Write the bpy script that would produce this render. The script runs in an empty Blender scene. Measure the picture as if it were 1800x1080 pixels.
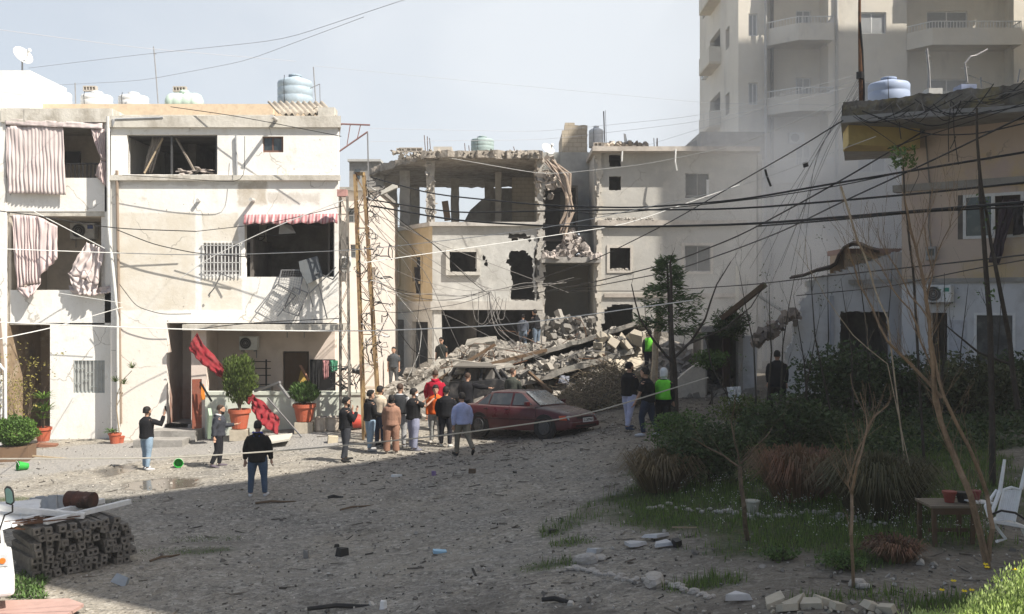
import bpy, bmesh, math, random
import numpy as np
from mathutils import Vector, Matrix, Euler, noise
R_ = math.radians
random.seed(7)
SC = bpy.context.scene
COL = SC.collection
# ---------------------------------------------------------------- camera
F = 1750.0; HZ = 535.0; CZ = 4.6
cam = bpy.data.objects.new('camera', bpy.data.cameras.new('camera')); COL.objects.link(cam)
cam.location = (0, 0, CZ); cam.rotation_euler = (R_(90), 0, 0)
cam.data.lens = 35; cam.data.sensor_width = 36; cam.data.shift_y = -5/1800
cam.data.clip_end = 2000; cam.data.clip_start = 0.1
SC.camera = cam
# ---------------------------------------------------------------- light
SD = Vector((-1, .65, -1.36)).normalized()          # the way the sunlight travels
EL = math.asin(-SD.z); AZ = math.atan2(-SD.x, -SD.y)
sun = bpy.data.objects.new('sun', bpy.data.lights.new('sun', 'SUN')); COL.objects.link(sun)
sun.data.energy = 5.0; sun.data.angle = R_(.5); sun.data.color = (1, .94, .855)
sun.rotation_euler = SD.to_track_quat('-Z', 'Y').to_euler()
W = bpy.data.worlds.new('World'); SC.world = W; W.use_nodes = True
nt = W.node_tree; nt.nodes.clear()
sky = nt.nodes.new('ShaderNodeTexSky'); sky.sky_type = 'NISHITA'; sky.sun_disc = False
sky.sun_elevation = EL; sky.sun_rotation = AZ; sky.dust_density = 2.0; sky.ozone_density = 1.2; sky.altitude = 0
bg = nt.nodes.new('ShaderNodeBackground'); bg.inputs[1].default_value = .068
out = nt.nodes.new('ShaderNodeOutputWorld')
# thin veil of drifting smoke and cirrus over the blue
tc = nt.nodes.new('ShaderNodeTexCoord')
mp = nt.nodes.new('ShaderNodeMapping'); mp.inputs['Scale'].default_value = (2.2, 2.2, 4.5)
nz = nt.nodes.new('ShaderNodeTexNoise'); nz.inputs['Scale'].default_value = 1.3; nz.inputs['Detail'].default_value = 6; nz.inputs['Distortion'].default_value = .6
sep = nt.nodes.new('ShaderNodeSeparateXYZ')
m1 = nt.nodes.new('ShaderNodeMath'); m1.operation = 'MULTIPLY_ADD'; m1.inputs[1].default_value = 1.15; m1.inputs[2].default_value = .12
m2 = nt.nodes.new('ShaderNodeMath'); m2.operation = 'ADD'
cr = nt.nodes.new('ShaderNodeMapRange'); cr.inputs[1].default_value = .18; cr.inputs[2].default_value = .72; cr.inputs[3].default_value = .62; cr.inputs[4].default_value = .96
mx = nt.nodes.new('ShaderNodeMixRGB'); mx.inputs[2].default_value = (7.0, 7.4, 7.85, 1)
L = nt.links.new
L(tc.outputs['Generated'], mp.inputs[0]); L(mp.outputs[0], nz.inputs['Vector'])
L(tc.outputs['Generated'], sep.inputs[0]); L(sep.outputs[0], m1.inputs[0])
L(m1.outputs[0], m2.inputs[0]); L(nz.outputs[0], m2.inputs[1]); L(m2.outputs[0], cr.inputs[0])
fr_ = nt.nodes.new('ShaderNodeMapRange'); fr_.inputs[1].default_value = -.1; fr_.inputs[2].default_value = .55; L(sep.outputs[1], fr_.inputs[0]); fm_ = nt.nodes.new('ShaderNodeMath'); fm_.operation = 'MULTIPLY'; L(fr_.outputs[0], fm_.inputs[0]); L(cr.outputs[0], fm_.inputs[1]); L(fm_.outputs[0], mx.inputs[0]); L(sky.outputs[0], mx.inputs[1]); L(mx.outputs[0], bg.inputs[0]); L(bg.outputs[0], out.inputs[0])
SC.view_settings.view_transform = 'Standard'; SC.view_settings.look = 'None'
SC.view_settings.exposure = .85; SC.view_settings.gamma = 1
SC.cycles.max_bounces = 6; SC.cycles.diffuse_bounces = 3; SC.cycles.volume_bounces = 1
SC.cycles.transparent_max_bounces = 12; SC.cycles.use_denoising = True
SC.cycles.volume_step_rate = 2.0; SC.cycles.volume_max_steps = 96

# ---------------------------------------------------------------- helpers
ORDN = 'first second third fourth fifth sixth seventh eighth ninth tenth eleventh twelfth thirteenth fourteenth fifteenth sixteenth seventeenth eighteenth nineteenth twentieth'.split()
def P(px, py, Y): return Vector(((px-900)/F*Y, Y, CZ-(py-HZ)/F*Y))
def X(px, Y): return (px-900)/F*Y
def Z(py, Y): return CZ-(py-HZ)/F*Y
def rnd(a, b): return random.uniform(a, b)
def S(r, g, b):
    f = lambda c: (c/255/12.92 if c/255 <= .04045 else ((c/255+.055)/1.055)**2.4)
    return (f(r), f(g), f(b))
ORG = {}
def org(o):
    while o is not None and o.parent is not None: o = o.parent
    return ORG.get(o.name, Vector((0, 0, 0))) if o is not None else Vector((0, 0, 0))
def tag(o, label=None, cat=None, group=None, kind=None):
    if label: o['label'] = label
    if cat: o['category'] = cat
    if group: o['group'] = group
    if kind: o['kind'] = kind
    return o
def thing(name, label, cat, loc=(0, 0, 0), group=None, rz=0):
    o = bpy.data.objects.new(name, None); COL.objects.link(o)
    o.location = loc; o.empty_display_size = .1
    ORG[o.name] = Vector(loc); o.rotation_euler = (0, 0, rz)
    return tag(o, label, cat, group)
def copy_tree(o, parent=None):
    c = o.copy(); COL.objects.link(c); c.parent = parent
    for ch in list(o.children): copy_tree(ch, c)
    return c

class MB:
    def __init__(s): s.v = []; s.f = []; s.m = []; s.cur = 0
    def add(s, vs, fs):
        b = len(s.v); s.v += [tuple(p) for p in vs]
        for f in fs: s.f.append(tuple(b+i for i in f)); s.m.append(s.cur)
        return s
    def box(s, x0, x1, y0, y1, z0, z1):
        return s.add([(x, y, z) for x in (x0, x1) for y in (y0, y1) for z in (z0, z1)],
                     [(0, 1, 3, 2), (4, 6, 7, 5), (0, 4, 5, 1), (2, 3, 7, 6), (0, 2, 6, 4), (1, 5, 7, 3)])
    def obox(s, c, size, rot=(0, 0, 0), jit=0, mat=None):
        M3 = mat if mat is not None else Euler(rot).to_matrix()
        c = Vector(c); vs = []
        for x in (-.5, .5):
            for y in (-.5, .5):
                for z in (-.5, .5):
                    p = Vector((x*size[0], y*size[1], z*size[2]))
                    if jit: p += Vector((rnd(-jit, jit), rnd(-jit, jit), rnd(-jit, jit)))
                    vs.append(c + M3 @ p)
        return s.add(vs, [(0, 1, 3, 2), (4, 6, 7, 5), (0, 4, 5, 1), (2, 3, 7, 6), (0, 2, 6, 4), (1, 5, 7, 3)])
    def bar(s, a, b, w, h=None, up=(0, 0, 1)):
        a = Vector(a); b = Vector(b); h = h or w; d = (b-a)
        if d.length < 1e-6: return s
        z = d.normalized(); u = Vector(up)
        if abs(z.dot(u)) > .98: u = Vector((0, 1, 0))
        x = u.cross(z).normalized(); y = z.cross(x)
        vs = [q + x*i*w/2 + y*j*h/2 for q in (a, b) for i, j in ((-1, -1), (1, -1), (1, 1), (-1, 1))]
        return s.add(vs, [(3, 2, 1, 0), (4, 5, 6, 7), (0, 1, 5, 4), (1, 2, 6, 5), (2, 3, 7, 6), (3, 0, 4, 7)])
    def tube(s, pts, r, n=6, caps=True):
        pts = [Vector(p) for p in pts]
        rs = r if isinstance(r, (list, tuple)) else [r]*len(pts)
        rings = []; prev = None
        for i, p in enumerate(pts):
            d = (pts[min(i+1, len(pts)-1)] - pts[max(i-1, 0)])
            d = d.normalized() if d.length > 1e-9 else Vector((0, 0, 1))
            if prev is None:
                u = Vector((0, 0, 1)) if abs(d.z) < .9 else Vector((1, 0, 0))
                x = u.cross(d).normalized()
            else:
                x = (prev - d*prev.dot(d))
                x = x.normalized() if x.length > 1e-6 else prev
            prev = x; y = d.cross(x)
            rings.append([p + (x*math.cos(2*math.pi*k/n) + y*math.sin(2*math.pi*k/n))*rs[i] for k in range(n)])
        return s.loft(rings, caps)
    def loft(s, rings, caps=True):
        n = len(rings[0]); vs = [q for r in rings for q in r]; fs = []
        for i in range(len(rings)-1):
            for k in range(n):
                a = i*n+k; b = i*n+(k+1) % n
                fs.append((a, b, b+n, a+n))
        if caps:
            fs.append(tuple(range(n-1, -1, -1))); fs.append(tuple((len(rings)-1)*n+k for k in range(n)))
        return s.add(vs, fs)
    def rings(s, c, prof, n=20, ax=None, caps=True, squash=(1, 1)):
        # lathe: prof = [(z, r)], about vertical axis through c (or rotated by matrix ax)
        c = Vector(c); A = ax or Matrix.Identity(3)
        rr = [[c + A @ Vector((r*math.cos(2*math.pi*k/n)*squash[0], r*math.sin(2*math.pi*k/n)*squash[1], z)) for k in range(n)] for z, r in prof]
        return s.loft(rr, caps)
    def prism(s, pts, vec):
        n = len(pts); pts = [Vector(p) for p in pts]; vec = Vector(vec)
        return s.add(pts + [p+vec for p in pts], [tuple(range(n-1, -1, -1)), tuple(range(n, 2*n))] + [(i, (i+1) % n, (i+1) % n+n, i+n) for i in range(n)])
    def chunk(s, c, size, rot=None):
        # broken piece: angular wedge of a slab with jittered corners
        rot = rot or (rnd(-.7, .7)+random.choice((0, 0, 1.5)), rnd(-.7, .7), rnd(-3, 3)); M3 = Euler(rot).to_matrix(); c = Vector(c); n = random.choice((4, 4, 5, 3)); a0 = rnd(0, 6)
        base = [(math.cos(a0+(i+rnd(-.25, .25))*2*math.pi/n)*rnd(.75, 1.15), math.sin(a0+(i+rnd(-.25, .25))*2*math.pi/n)*rnd(.75, 1.15)) for i in range(n)]
        k = rnd(.75, 1.0); sx, sy = rnd(-.12, .12), rnd(-.12, .12)
        return s.loft([[c + M3 @ Vector((size[0]*.55*(x*q+o_*sx), size[1]*.55*(y*q+o_*sy), size[2]*z)) for x, y in base] for z, q, o_ in ((-.5, 1, 0), (.5, k, 1))])
    def leaf(s, p, size, asp=.5, d=None):
        d = d or Vector((rnd(-1, 1), rnd(-1, 1), rnd(-.6, 1))).normalized()
        u = d.cross(Vector((rnd(-1, 1), rnd(-1, 1), rnd(-1, 1)))); u = u.normalized() if u.length > 1e-5 else Vector((1, 0, 0))
        p = Vector(p); d = d*size; u = u*size*asp*.5
        return s.add([p, p+d*.45+u, p+d, p+d*.45-u], [(0, 1, 2, 3)])
    def grid(s, pts):
        n = len(pts); m = len(pts[0])
        return s.add([q for r in pts for q in r], [(i*m+j, i*m+j+1, (i+1)*m+j+1, (i+1)*m+j) for i in range(n-1) for j in range(m-1)])
    def build(s, name, mats, parent=None, smooth=False, solid=0, bevel=0):
        o_ = org(parent)
        me = bpy.data.meshes.new(name)
        me.from_pydata([(a-o_.x, b-o_.y, c-o_.z) for a, b, c in s.v], [], s.f)
        if not isinstance(mats, (list, tuple)): mats = [mats]
        for m in mats: me.materials.append(m)
        if len(mats) > 1: me.polygons.foreach_set('material_index', s.m)
        if smooth: me.polygons.foreach_set('use_smooth', [True]*len(s.f))
        me.update()
        ob = bpy.data.objects.new(name, me); COL.objects.link(ob)
        if parent is not None: ob.parent = parent
        if solid:
            m = ob.modifiers.new('solid', 'SOLIDIFY'); m.thickness = solid; m.offset = 0
        if bevel:
            m = ob.modifiers.new('bevel', 'BEVEL'); m.width = bevel; m.segments = 2; m.limit_method = 'ANGLE'
        return ob

def gridwall(mb, o, ux, us, zs, solid, t, jit=0, inward=None):
    """Wall of cells with real thickness; solid(i,j) -> bool."""
    o = Vector(o); ux = Vector(ux).normalized(); n = inward or Vector((-ux.y, ux.x, 0)); up = Vector((0, 0, 1))
    nu, nz_ = len(us)-1, len(zs)-1
    sol = [[bool(solid(i, j)) for j in range(nz_)] for i in range(nu)]
    def S_(i, j): return 0 <= i < nu and 0 <= j < nz_ and sol[i][j]
    idx = {}; vs = []; fs = []
    def V(i, j, k):
        key = (i, j, k)
        if key not in idx:
            edge = not (S_(i-1, j-1) and S_(i, j-1) and S_(i-1, j) and S_(i, j))
            rr = random.Random(i*7919+j*104729)
            du = (rr.uniform(-jit, jit) if edge and 0 < i < nu else 0); dz = (rr.uniform(-jit, jit) if edge and 0 < j < nz_ else 0)
            idx[key] = len(vs); vs.append(o + ux*(us[i]+du) + up*(zs[j]+dz) + n*(t*k))
        return idx[key]
    for i in range(nu):
        for j in range(nz_):
            if not sol[i][j]: continue
            fs.append((V(i, j, 0), V(i+1, j, 0), V(i+1, j+1, 0), V(i, j+1, 0)))
            fs.append((V(i, j, 1), V(i, j+1, 1), V(i+1, j+1, 1), V(i+1, j, 1)))
            if not S_(i-1, j): fs.append((V(i, j, 0), V(i, j+1, 0), V(i, j+1, 1), V(i, j, 1)))
            if not S_(i+1, j): fs.append((V(i+1, j, 0), V(i+1, j, 1), V(i+1, j+1, 1), V(i+1, j+1, 0)))
            if not S_(i, j-1): fs.append((V(i, j, 0), V(i, j, 1), V(i+1, j, 1), V(i+1, j, 0)))
            if not S_(i, j+1): fs.append((V(i, j+1, 0), V(i+1, j+1, 0), V(i+1, j+1, 1), V(i, j+1, 1)))
    mb.add(vs, fs); return mb
def wall(mb, a, b, z0, z1, t, holes=()):
    """Wall from plan point a to b; holes = (u0,u1,z0,z1), z absolute."""
    a = Vector((a[0], a[1], 0)); b = Vector((b[0], b[1], 0)); w = (b-a).length
    us = sorted({0, w} | {min(max(h[k], 0), w) for h in holes for k in (0, 1)})
    zs = sorted({z0, z1} | {min(max(h[k], z0), z1) for h in holes for k in (2, 3)})
    def solid(i, j):
        u = (us[i]+us[i+1])/2; z = (zs[j]+zs[j+1])/2
        return not any(h[0] < u < h[1] and h[2] < z < h[3] for h in holes)
    return gridwall(mb, a, b-a, us, zs, solid, t)
def wallpx(mb, px0, px1, py0, py1, Y, t, holes=(), zbot=None):
    """Frontal wall on plane Y from picture measurements."""
    x0 = X(px0, Y)
    return wall(mb, (x0, Y), (X(px1, Y), Y), Z(py1, Y) if zbot is None else zbot, Z(py0, Y), t,
                [(X(h[0], Y)-x0, X(h[2], Y)-x0, Z(h[3], Y), Z(h[1], Y)) for h in holes])
def ragged(mb, px0, px1, py0, py1, Y, t, inside, cell=.12, jit=.05):
    x0, x1, z0, z1 = X(px0, Y), X(px1, Y), Z(py1, Y), Z(py0, Y)
    nu = max(1, round((x1-x0)/cell)); nz_ = max(1, round((z1-z0)/cell))
    us = [(x1-x0)*i/nu for i in range(nu+1)]; zs = [z0+(z1-z0)*j/nz_ for j in range(nz_+1)]
    def solid(i, j):
        px = 900+(x0+(us[i]+us[i+1])/2)*F/Y; py = HZ-((zs[j]+zs[j+1])/2-CZ)*F/Y
        return inside(px, py)
    return gridwall(mb, (x0, Y, 0), (1, 0, 0), us, zs, solid, t, jit)
def inpoly(x, y, poly):
    c = False; j = len(poly)-1
    for i in range(len(poly)):
        xi, yi = poly[i]; xj, yj = poly[j]
        if (yi > y) != (yj > y) and x < (xj-xi)*(y-yi)/(yj-yi)+xi: c = not c
        j = i
    return c
def room(mb, px0, py0, px1, py1, Y, depth, side=.0):
    """Inside of a room behind an opening: floor, ceiling, back and side walls (thick)."""
    x0, x1, z0, z1 = X(px0, Y)-side, X(px1, Y)+side, Z(py1, Y), Z(py0, Y); t = .1
    mb.box(x0-t, x1+t, Y, Y+depth, z1, z1+t); mb.box(x0-t, x1+t, Y, Y+depth, z0-t, z0)
    mb.box(x0-t, x0, Y, Y+depth, z0, z1); mb.box(x1, x1+t, Y, Y+depth, z0, z1)
    mb.box(x0-t, x1+t, Y+depth, Y+depth+t, z0-t, z1+t)
    return mb

# ---------------------------------------------------------------- materials
def node(nt, t, **kw):
    n = nt.nodes.new(t)
    for k, v in kw.items(): setattr(n, k, v)
    return n
class Mat:
    """small procedural material builder"""
    def __init__(s, name, base, rough=.85, metal=0.0, spec=.3):
        s.m = bpy.data.materials.new(name); s.m.use_nodes = True; s.nt = s.m.node_tree; s.L = s.nt.links.new
        s.b = s.nt.nodes['Principled BSDF']; s.b.inputs['Roughness'].default_value = rough; s.b.inputs['Metallic'].default_value = metal
        s.b.inputs['Specular IOR Level'].default_value = spec
        s.tc = node(s.nt, 'ShaderNodeTexCoord'); s.co = s.tc.outputs['Object']
        rgb = node(s.nt, 'ShaderNodeRGB'); rgb.outputs[0].default_value = (*base, 1); s.col = rgb.outputs[0]
        s.L(s.col, s.b.inputs['Base Color'])
    def noise(s, scale, detail=5, rough=.6, stretch=(1, 1, 1), dist=0, off=0):
        mp = node(s.nt, 'ShaderNodeMapping'); mp.inputs['Scale'].default_value = stretch; mp.inputs['Location'].default_value = (off, off*1.7, off*.3)
        n = node(s.nt, 'ShaderNodeTexNoise'); n.inputs['Scale'].default_value = scale; n.inputs['Detail'].default_value = detail
        n.inputs['Roughness'].default_value = rough; n.inputs['Distortion'].default_value = dist
        s.L(s.co, mp.inputs[0]); s.L(mp.outputs[0], n.inputs['Vector']); return n.outputs[0]
    def ramp(s, v, lo, hi, a=0., b=1.):
        r = node(s.nt, 'ShaderNodeMapRange'); r.inputs[1].default_value = lo; r.inputs[2].default_value = hi; r.inputs[3].default_value = a; r.inputs[4].default_value = b
        s.L(v, r.inputs[0]); return r.outputs[0]
    def math(s, op, a, b=None, c=None):
        n = node(s.nt, 'ShaderNodeMath', operation=op)
        for i, v in enumerate((a, b, c)):
            if v is None: continue
            if isinstance(v, (int, float)): n.inputs[i].default_value = v
            else: s.L(v, n.inputs[i])
        return n.outputs[0]
    def mix(s, fac, col, mode='MIX'):
        n = node(s.nt, 'ShaderNodeMixRGB', blend_type=mode)
        if isinstance(fac, (int, float)): n.inputs[0].default_value = fac
        else: s.L(fac, n.inputs[0])
        s.L(s.col, n.inputs[1])
        if isinstance(col, tuple): n.inputs[2].default_value = (*col, 1)
        else: s.L(col, n.inputs[2])
        s.col = n.outputs[0]; s.L(s.col, s.b.inputs['Base Color']); return s
    def stain(s, col, scale, lo, hi, amt=1., stretch=(1, 1, 1), detail=6, off=0, dist=0):
        return s.mix(s.ramp(s.noise(scale, detail, .65, stretch, dist, off), lo, hi, 0, amt), col)
    def xyz(s):
        n = node(s.nt, 'ShaderNodeSeparateXYZ'); s.L(s.co, n.inputs[0]); return n.outputs
    def rect(s, x0, x1, z0, z1, col, amt=.9, edge=.08, wob=.25, off=3):
        """paint patch with a worn outline, in object space"""
        o = s.xyz(); w = s.math('MULTIPLY_ADD', s.noise(2.2, 6, .7, off=off), wob, -wob/2)
        def side(v, lim, sgn):
            d = s.math('MULTIPLY', s.math('SUBTRACT', v, lim), sgn); return s.ramp(s.math('ADD', d, w), -edge/2, edge/2)
        a = s.math('MULTIPLY', side(o[0], x0, 1), side(o[0], x1, -1)); b = s.math('MULTIPLY', side(o[2], z0, 1), side(o[2], z1, -1))
        tex = s.ramp(s.noise(1.1, 7, .75, off=off+5), .3, .6, .35, 1)
        return s.mix(s.math('MULTIPLY', s.math('MULTIPLY', a, b), s.math('MULTIPLY', tex, amt)), col)
    def bump(s, scale, strength=.3, dist=.02, detail=6, v=None):
        n = node(s.nt, 'ShaderNodeBump'); n.inputs['Strength'].default_value = strength; n.inputs['Distance'].default_value = dist
        s.L(v or s.noise(scale, detail, .7), n.inputs['Height']); s.L(n.outputs[0], s.b.inputs['Normal']); return s
    def worn(s, col=(.2, .18, .15), scale=1.6, crack=.35, amt=.8):
        """chips knocked out of the plaster and hairline cracks"""
        v = node(s.nt, 'ShaderNodeTexVoronoi'); v.inputs['Scale'].default_value = scale*2.2; s.L(s.co, v.inputs['Vector']); c = node(s.nt, 'ShaderNodeSeparateColor'); s.L(v.outputs['Color'], c.inputs[0])
        d = s.math('ADD', v.outputs['Distance'], s.math('MULTIPLY', s.noise(9, 4), .22)); r = s.math('MULTIPLY', s.ramp(d, .17, .20, 1, 0), s.ramp(c.outputs[0], .72, .74)); s.mix(s.math('MULTIPLY', r, amt), col)
        e = node(s.nt, 'ShaderNodeTexVoronoi'); e.feature = 'DISTANCE_TO_EDGE'; e.inputs['Scale'].default_value = scale*.28; mp = node(s.nt, 'ShaderNodeVectorMath', operation='ADD'); n = node(s.nt, 'ShaderNodeTexNoise'); n.inputs['Scale'].default_value = 1.2; n.inputs['Detail'].default_value = 5
        s.L(s.co, n.inputs['Vector']); s.L(s.co, mp.inputs[0]); s.L(n.outputs['Color'], mp.inputs[1]); s.L(mp.outputs[0], e.inputs['Vector'])
        return s.mix(s.math('MULTIPLY', s.math('MULTIPLY', s.ramp(e.outputs['Distance'], .004, .010, 1, 0), s.ramp(s.noise(.5, 2, off=40), .48, .56)), crack*1.6), col)
    def island(s, lo=.6, hi=1.4):
        g = node(s.nt, 'ShaderNodeNewGeometry'); r = s.ramp(g.outputs['Random Per Island'], 0, 1, lo, hi)
        n = node(s.nt, 'ShaderNodeHueSaturation'); s.L(r, n.inputs['Value']); s.L(s.col, n.inputs['Color'])
        s.col = n.outputs[0]; s.L(s.col, s.b.inputs['Base Color']); return s
def plain(name, col, rough=.7, metal=0., dirt=.25, scale=4, dcol=(.12, .1, .08), bump=.15):
    m = Mat(name, col, rough, metal).stain(dcol, scale, .42, .75, dirt).stain(tuple(min(1, c*1.25) for c in col), scale*2.7, .45, .7, .35, off=9)
    if bump: m.bump(scale*9, bump, .01)
    return m.m
def foliage(name, col, col2, trans=.25):
    m = Mat(name, col, .6).island(.45, 1.5); m.stain(col2, 1.7, .4, .65, .8, off=2)
    m.b.inputs['Subsurface Weight'].default_value = 0
    t = node(m.nt, 'ShaderNodeBsdfTranslucent'); a = node(m.nt, 'ShaderNodeMixShader'); a.inputs[0].default_value = trans
    m.L(m.col, t.inputs[0]); o = [n for n in m.nt.nodes if n.type == 'OUTPUT_MATERIAL'][0]
    m.L(m.b.outputs[0], a.inputs[1]); m.L(t.outputs[0], a.inputs[2]); m.L(a.outputs[0], o.inputs[0]); return m.m
def glass(name, col=(.03, .04, .045), rough=.08):
    m = Mat(name, col, rough, 0, .8).stain((.25, .23, .2), 3, .5, .8, .35); return m.m

GREYC = S(150, 146, 138)
concrete = Mat('concrete', (.30, .285, .26)).stain((.16, .15, .135), 1.3, .42, .7, .7).stain((.45, .43, .39), 4, .5, .75, .6, off=4).bump(14, .5, .03).m
dust_conc = Mat('dusty_concrete', (.40, .375, .335)).island(.62, 1.25).stain((.22, .2, .18), 2.4, .45, .75, .7).stain((.52, .49, .44), 6, .5, .8, .5, off=4).bump(22, .6, .03).m
dark_room = Mat('dark_interior', (.16, .145, .13)).stain((.05, .045, .04), .9, .35, .65, .9).bump(9, .3).m  # dark plaster for rooms and recesses behind the openings
room_beige = Mat('room_plaster', (.42, .36, .29)).stain((.15, .12, .09), 1.1, .4, .7, .8).bump(9, .3).m
black_m = plain('black_plastic', (.012, .012, .013), .5, dirt=.1)
cable_m = plain('cable_black', (.010, .010, .011), .5, dirt=0, bump=0)
cable_w = plain('cable_white', (.66, .66, .63), .6, dirt=.2, bump=0)
cable_g = plain('cable_grey', (.20, .19, .18), .6, dirt=.2, bump=0)
rope_m = plain('rope_grey', (.36, .34, .29), .8, dirt=.3, bump=0)
white_p = plain('white_paint', (.72, .72, .70), .5, dirt=.3)
white_pl = plain('white_plastic', (.70, .71, .70), .4, dirt=.25)
terra = plain('terracotta_plastic', (.42, .10, .05), .55, dirt=.25, dcol=(.3, .2, .15))
rust = Mat('rust', (.11, .05, .025), .8).stain((.03, .018, .012), 6, .4, .65, .8).stain((.22, .1, .04), 14, .5, .7, .6, off=4).bump(40, .4, .01).m
wood_d = plain('wood_dark', (.09, .055, .03), .8, dirt=.5, scale=6)
wood_l = plain('wood_pale', (.38, .30, .20), .8, dirt=.5, scale=5)
steel = plain('grey_steel', (.28, .28, .28), .5, .5, dirt=.4)
alu = plain('aluminium', (.50, .50, .50), .4, .6, dirt=.3)
win_glass = glass('window_glass')
curtain_dark = plain('dark_cloth', (.03, .027, .03), .9, dirt=.2)
# ================================================================ terrain
CTRL = [(-6, 23.3, .1), (-10.2, 27.8, 0), (-8.3, 28.3, .0), (-4.6, 27.6, .22), (-3.4, 28.3, .36), (-2.8, 28, .42), (-1.4, 28, .40), (.3, 29, .6), (3.4, 29, 1.15),
        (3.3, 26, 1.5), (-16, 33, .05), (-12, 33, .1), (-6.2, 33, .62), (-2, 34, .8), (6, 46, 1.6), (0, 46, 1.2), (-6, 46, 1.0), (7, 33, 1.5), (5.6, 12, 1.5),
        (5, 8, 1.55), (2.9, 10.4, 1.35), (0, 15, .4), (.9, 14.2, .7), (-4, 15, .02), (-7.3, 17.9, 0), (-10, 17, 0), (-3, 11, .05), (0, 11, .45), (4.2, 14.3, 1.3),
        (3.9, 11.5, 1.4), (6, 14.5, 1.5), (3, 18, 1.05), (1.2, 18.5, .65), (6, 20, 1.35), (9, 16, 1.6), (12, 30, 1.6), (8, 26, 1.45), (5, 22, 1.2), (0, 22, .35), (-3, 20, .08),
        (14, 20, 1.7), (-14, 25, 0), (-20, 30, 0), (20, 40, 1.8), (-20, 15, 0), (16, 10, 1.8)]
_c = np.array(CTRL)
def gz_arr(x, y):
    x = np.asarray(x, float); y = np.asarray(y, float)
    num = np.zeros_like(x); den = np.zeros_like(x)
    for cx, cy, cz in _c:
        w = np.exp(-((x-cx)**2+(y-cy)**2)/(2*2.3**2)) + 1e-3/(1+((x-cx)**2+(y-cy)**2)**2)
        num += w*cz; den += w
    return num/den
def gz(x, y): return float(gz_arr(x, y))
def onground(px, py, z=0.):
    a, b = 5., 90.
    for Y in np.arange(5, 90, .5):
        p = P(px, py, Y)
        if p.z <= gz(p.x, p.y)+z: b = Y; break
        a = Y
    for _ in range(18):
        m = (a+b)/2; p = P(px, py, m)
        if p.z <= gz(p.x, p.y)+z: b = m
        else: a = m
    p = P(px, py, b); p.z = gz(p.x, p.y); return p
def at(px, py, Y, dz=0.):   # point at column px and depth Y, standing on the terrain
    x = X(px, Y); return Vector((x, Y, gz(x, Y)+dz))

def wpoly(pts): return [tuple(onground(*p).xy) for p in pts]
GRASS = [wpoly(q) for q in (
    [(965, 940), (1000, 905), (1080, 870), (1150, 815), (1220, 770), (1400, 730), (1640, 728), (1799, 735), (1799, 830), (1799, 960), (1640, 965), (1560, 1000), (1440, 1010), (1330, 985), (1240, 975), (1180, 945), (1040, 925)],)]
GRASS2 = [(-11, 22.9, 2.6, .35), (-12.5, 23.4, 1.5, .3), (-6.1, 18.4, .9, .3), (-5.9, 19.3, .7, .25), (.55, 14.9, .5, .3), (1.0, 16.2, .4, .3), (3.9, 11.2, .8, .3), (2.4, 12.5, .5, .3), (5.2, 10.6, 1.0, .4)]
ROAD = wpoly([(0, 845), (120, 826), (330, 800), (560, 790), (600, 775), (560, 752), (200, 778), (0, 800)])
PUDDLE = [wpoly([(215, 860), (225, 848), (290, 840), (345, 842), (340, 856), (280, 862)]), wpoly([(170, 828), (230, 815), (240, 826), (190, 838)]), wpoly([(60, 876), (100, 868), (105, 880), (70, 886)])]
def dist_in(x, y, poly):
    """signed distance-ish: positive inside"""
    d = 1e9; n = len(poly)
    for i in range(n):
        ax, ay = poly[i]; bx, by = poly[(i+1) % n]; vx, vy = bx-ax, by-ay; l = vx*vx+vy*vy
        t = max(0, min(1, ((x-ax)*vx+(y-ay)*vy)/l)) if l else 0
        d = min(d, math.hypot(x-ax-t*vx, y-ay-t*vy))
    return d if inpoly(x, y, poly) else -d
def grassy(x, y):
    g = max(dist_in(x, y, q) for q in GRASS)
    n = noise.noise(Vector((x*.9, y*.9, 1)))*.8 + noise.noise(Vector((x*2.7, y*2.7, 5)))*.35
    v = (g+n+.1)/.7
    for cx, cy, rx, ry in GRASS2:
        v = max(v, (1-math.hypot((x-cx)/rx, (y-cy)/ry)+n*.9)/.5*.6)
    return max(0., min(1., v))
def bare(x, y):   # bare earth areas inside the garden
    n = noise.noise(Vector((x*.55+3, y*.55, 9)))
    return n > .18
def coords(lo, hi, a, b, fine, far):
    c = list(np.arange(a, b+1e-6, fine)); k = a; s_ = fine
    while k > lo: s_ *= 1.35; k -= s_; c.insert(0, k)
    k = b; s_ = fine
    while k < hi: s_ *= 1.35; k += s_; c.append(k)
    return c
xs = coords(-900, 900, -15, 14, .16, 0); ys = coords(-150, 1500, 8, 36, .16, 0)
XX, YY = np.meshgrid(xs, ys, indexing='ij')
ZZ = gz_arr(XX, YY)
pud = np.zeros_like(ZZ); gr = np.zeros_like(ZZ); rd = np.zeros_like(ZZ)
for i, x in enumerate(xs):
    for j, y in enumerate(ys):
        if -18 < x < 18 and 5 < y < 40:
            b = noise.noise(Vector((x*1.1, y*1.1, 0)))*.025 + noise.noise(Vector((x*4, y*4, 3)))*.008
            p_ = max(dist_in(x, y, q) for q in PUDDLE) if -15 < x < -6 and 19 < y < 32 else -1
            pv = max(0, min(1, (p_+.12+noise.noise(Vector((x*3, y*3, 8)))*.12)/.12)); pud[i, j] = pv
            rv = max(0, min(1, (dist_in(x, y, ROAD)+.25+noise.noise(Vector((x*1.4, y*1.4, 4)))*.6)/.35)) if x < -3 and y > 20 else 0; rd[i, j] = rv
            gr[i, j] = grassy(x, y)
            ZZ[i, j] += b*(1-pv)*(1-.7*rv) - .012*pv
mb = MB(); ny = len(ys)
mb.grid([[(XX[i, j], YY[i, j], ZZ[i, j]) for j in range(ny)] for i in range(len(xs))])
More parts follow.
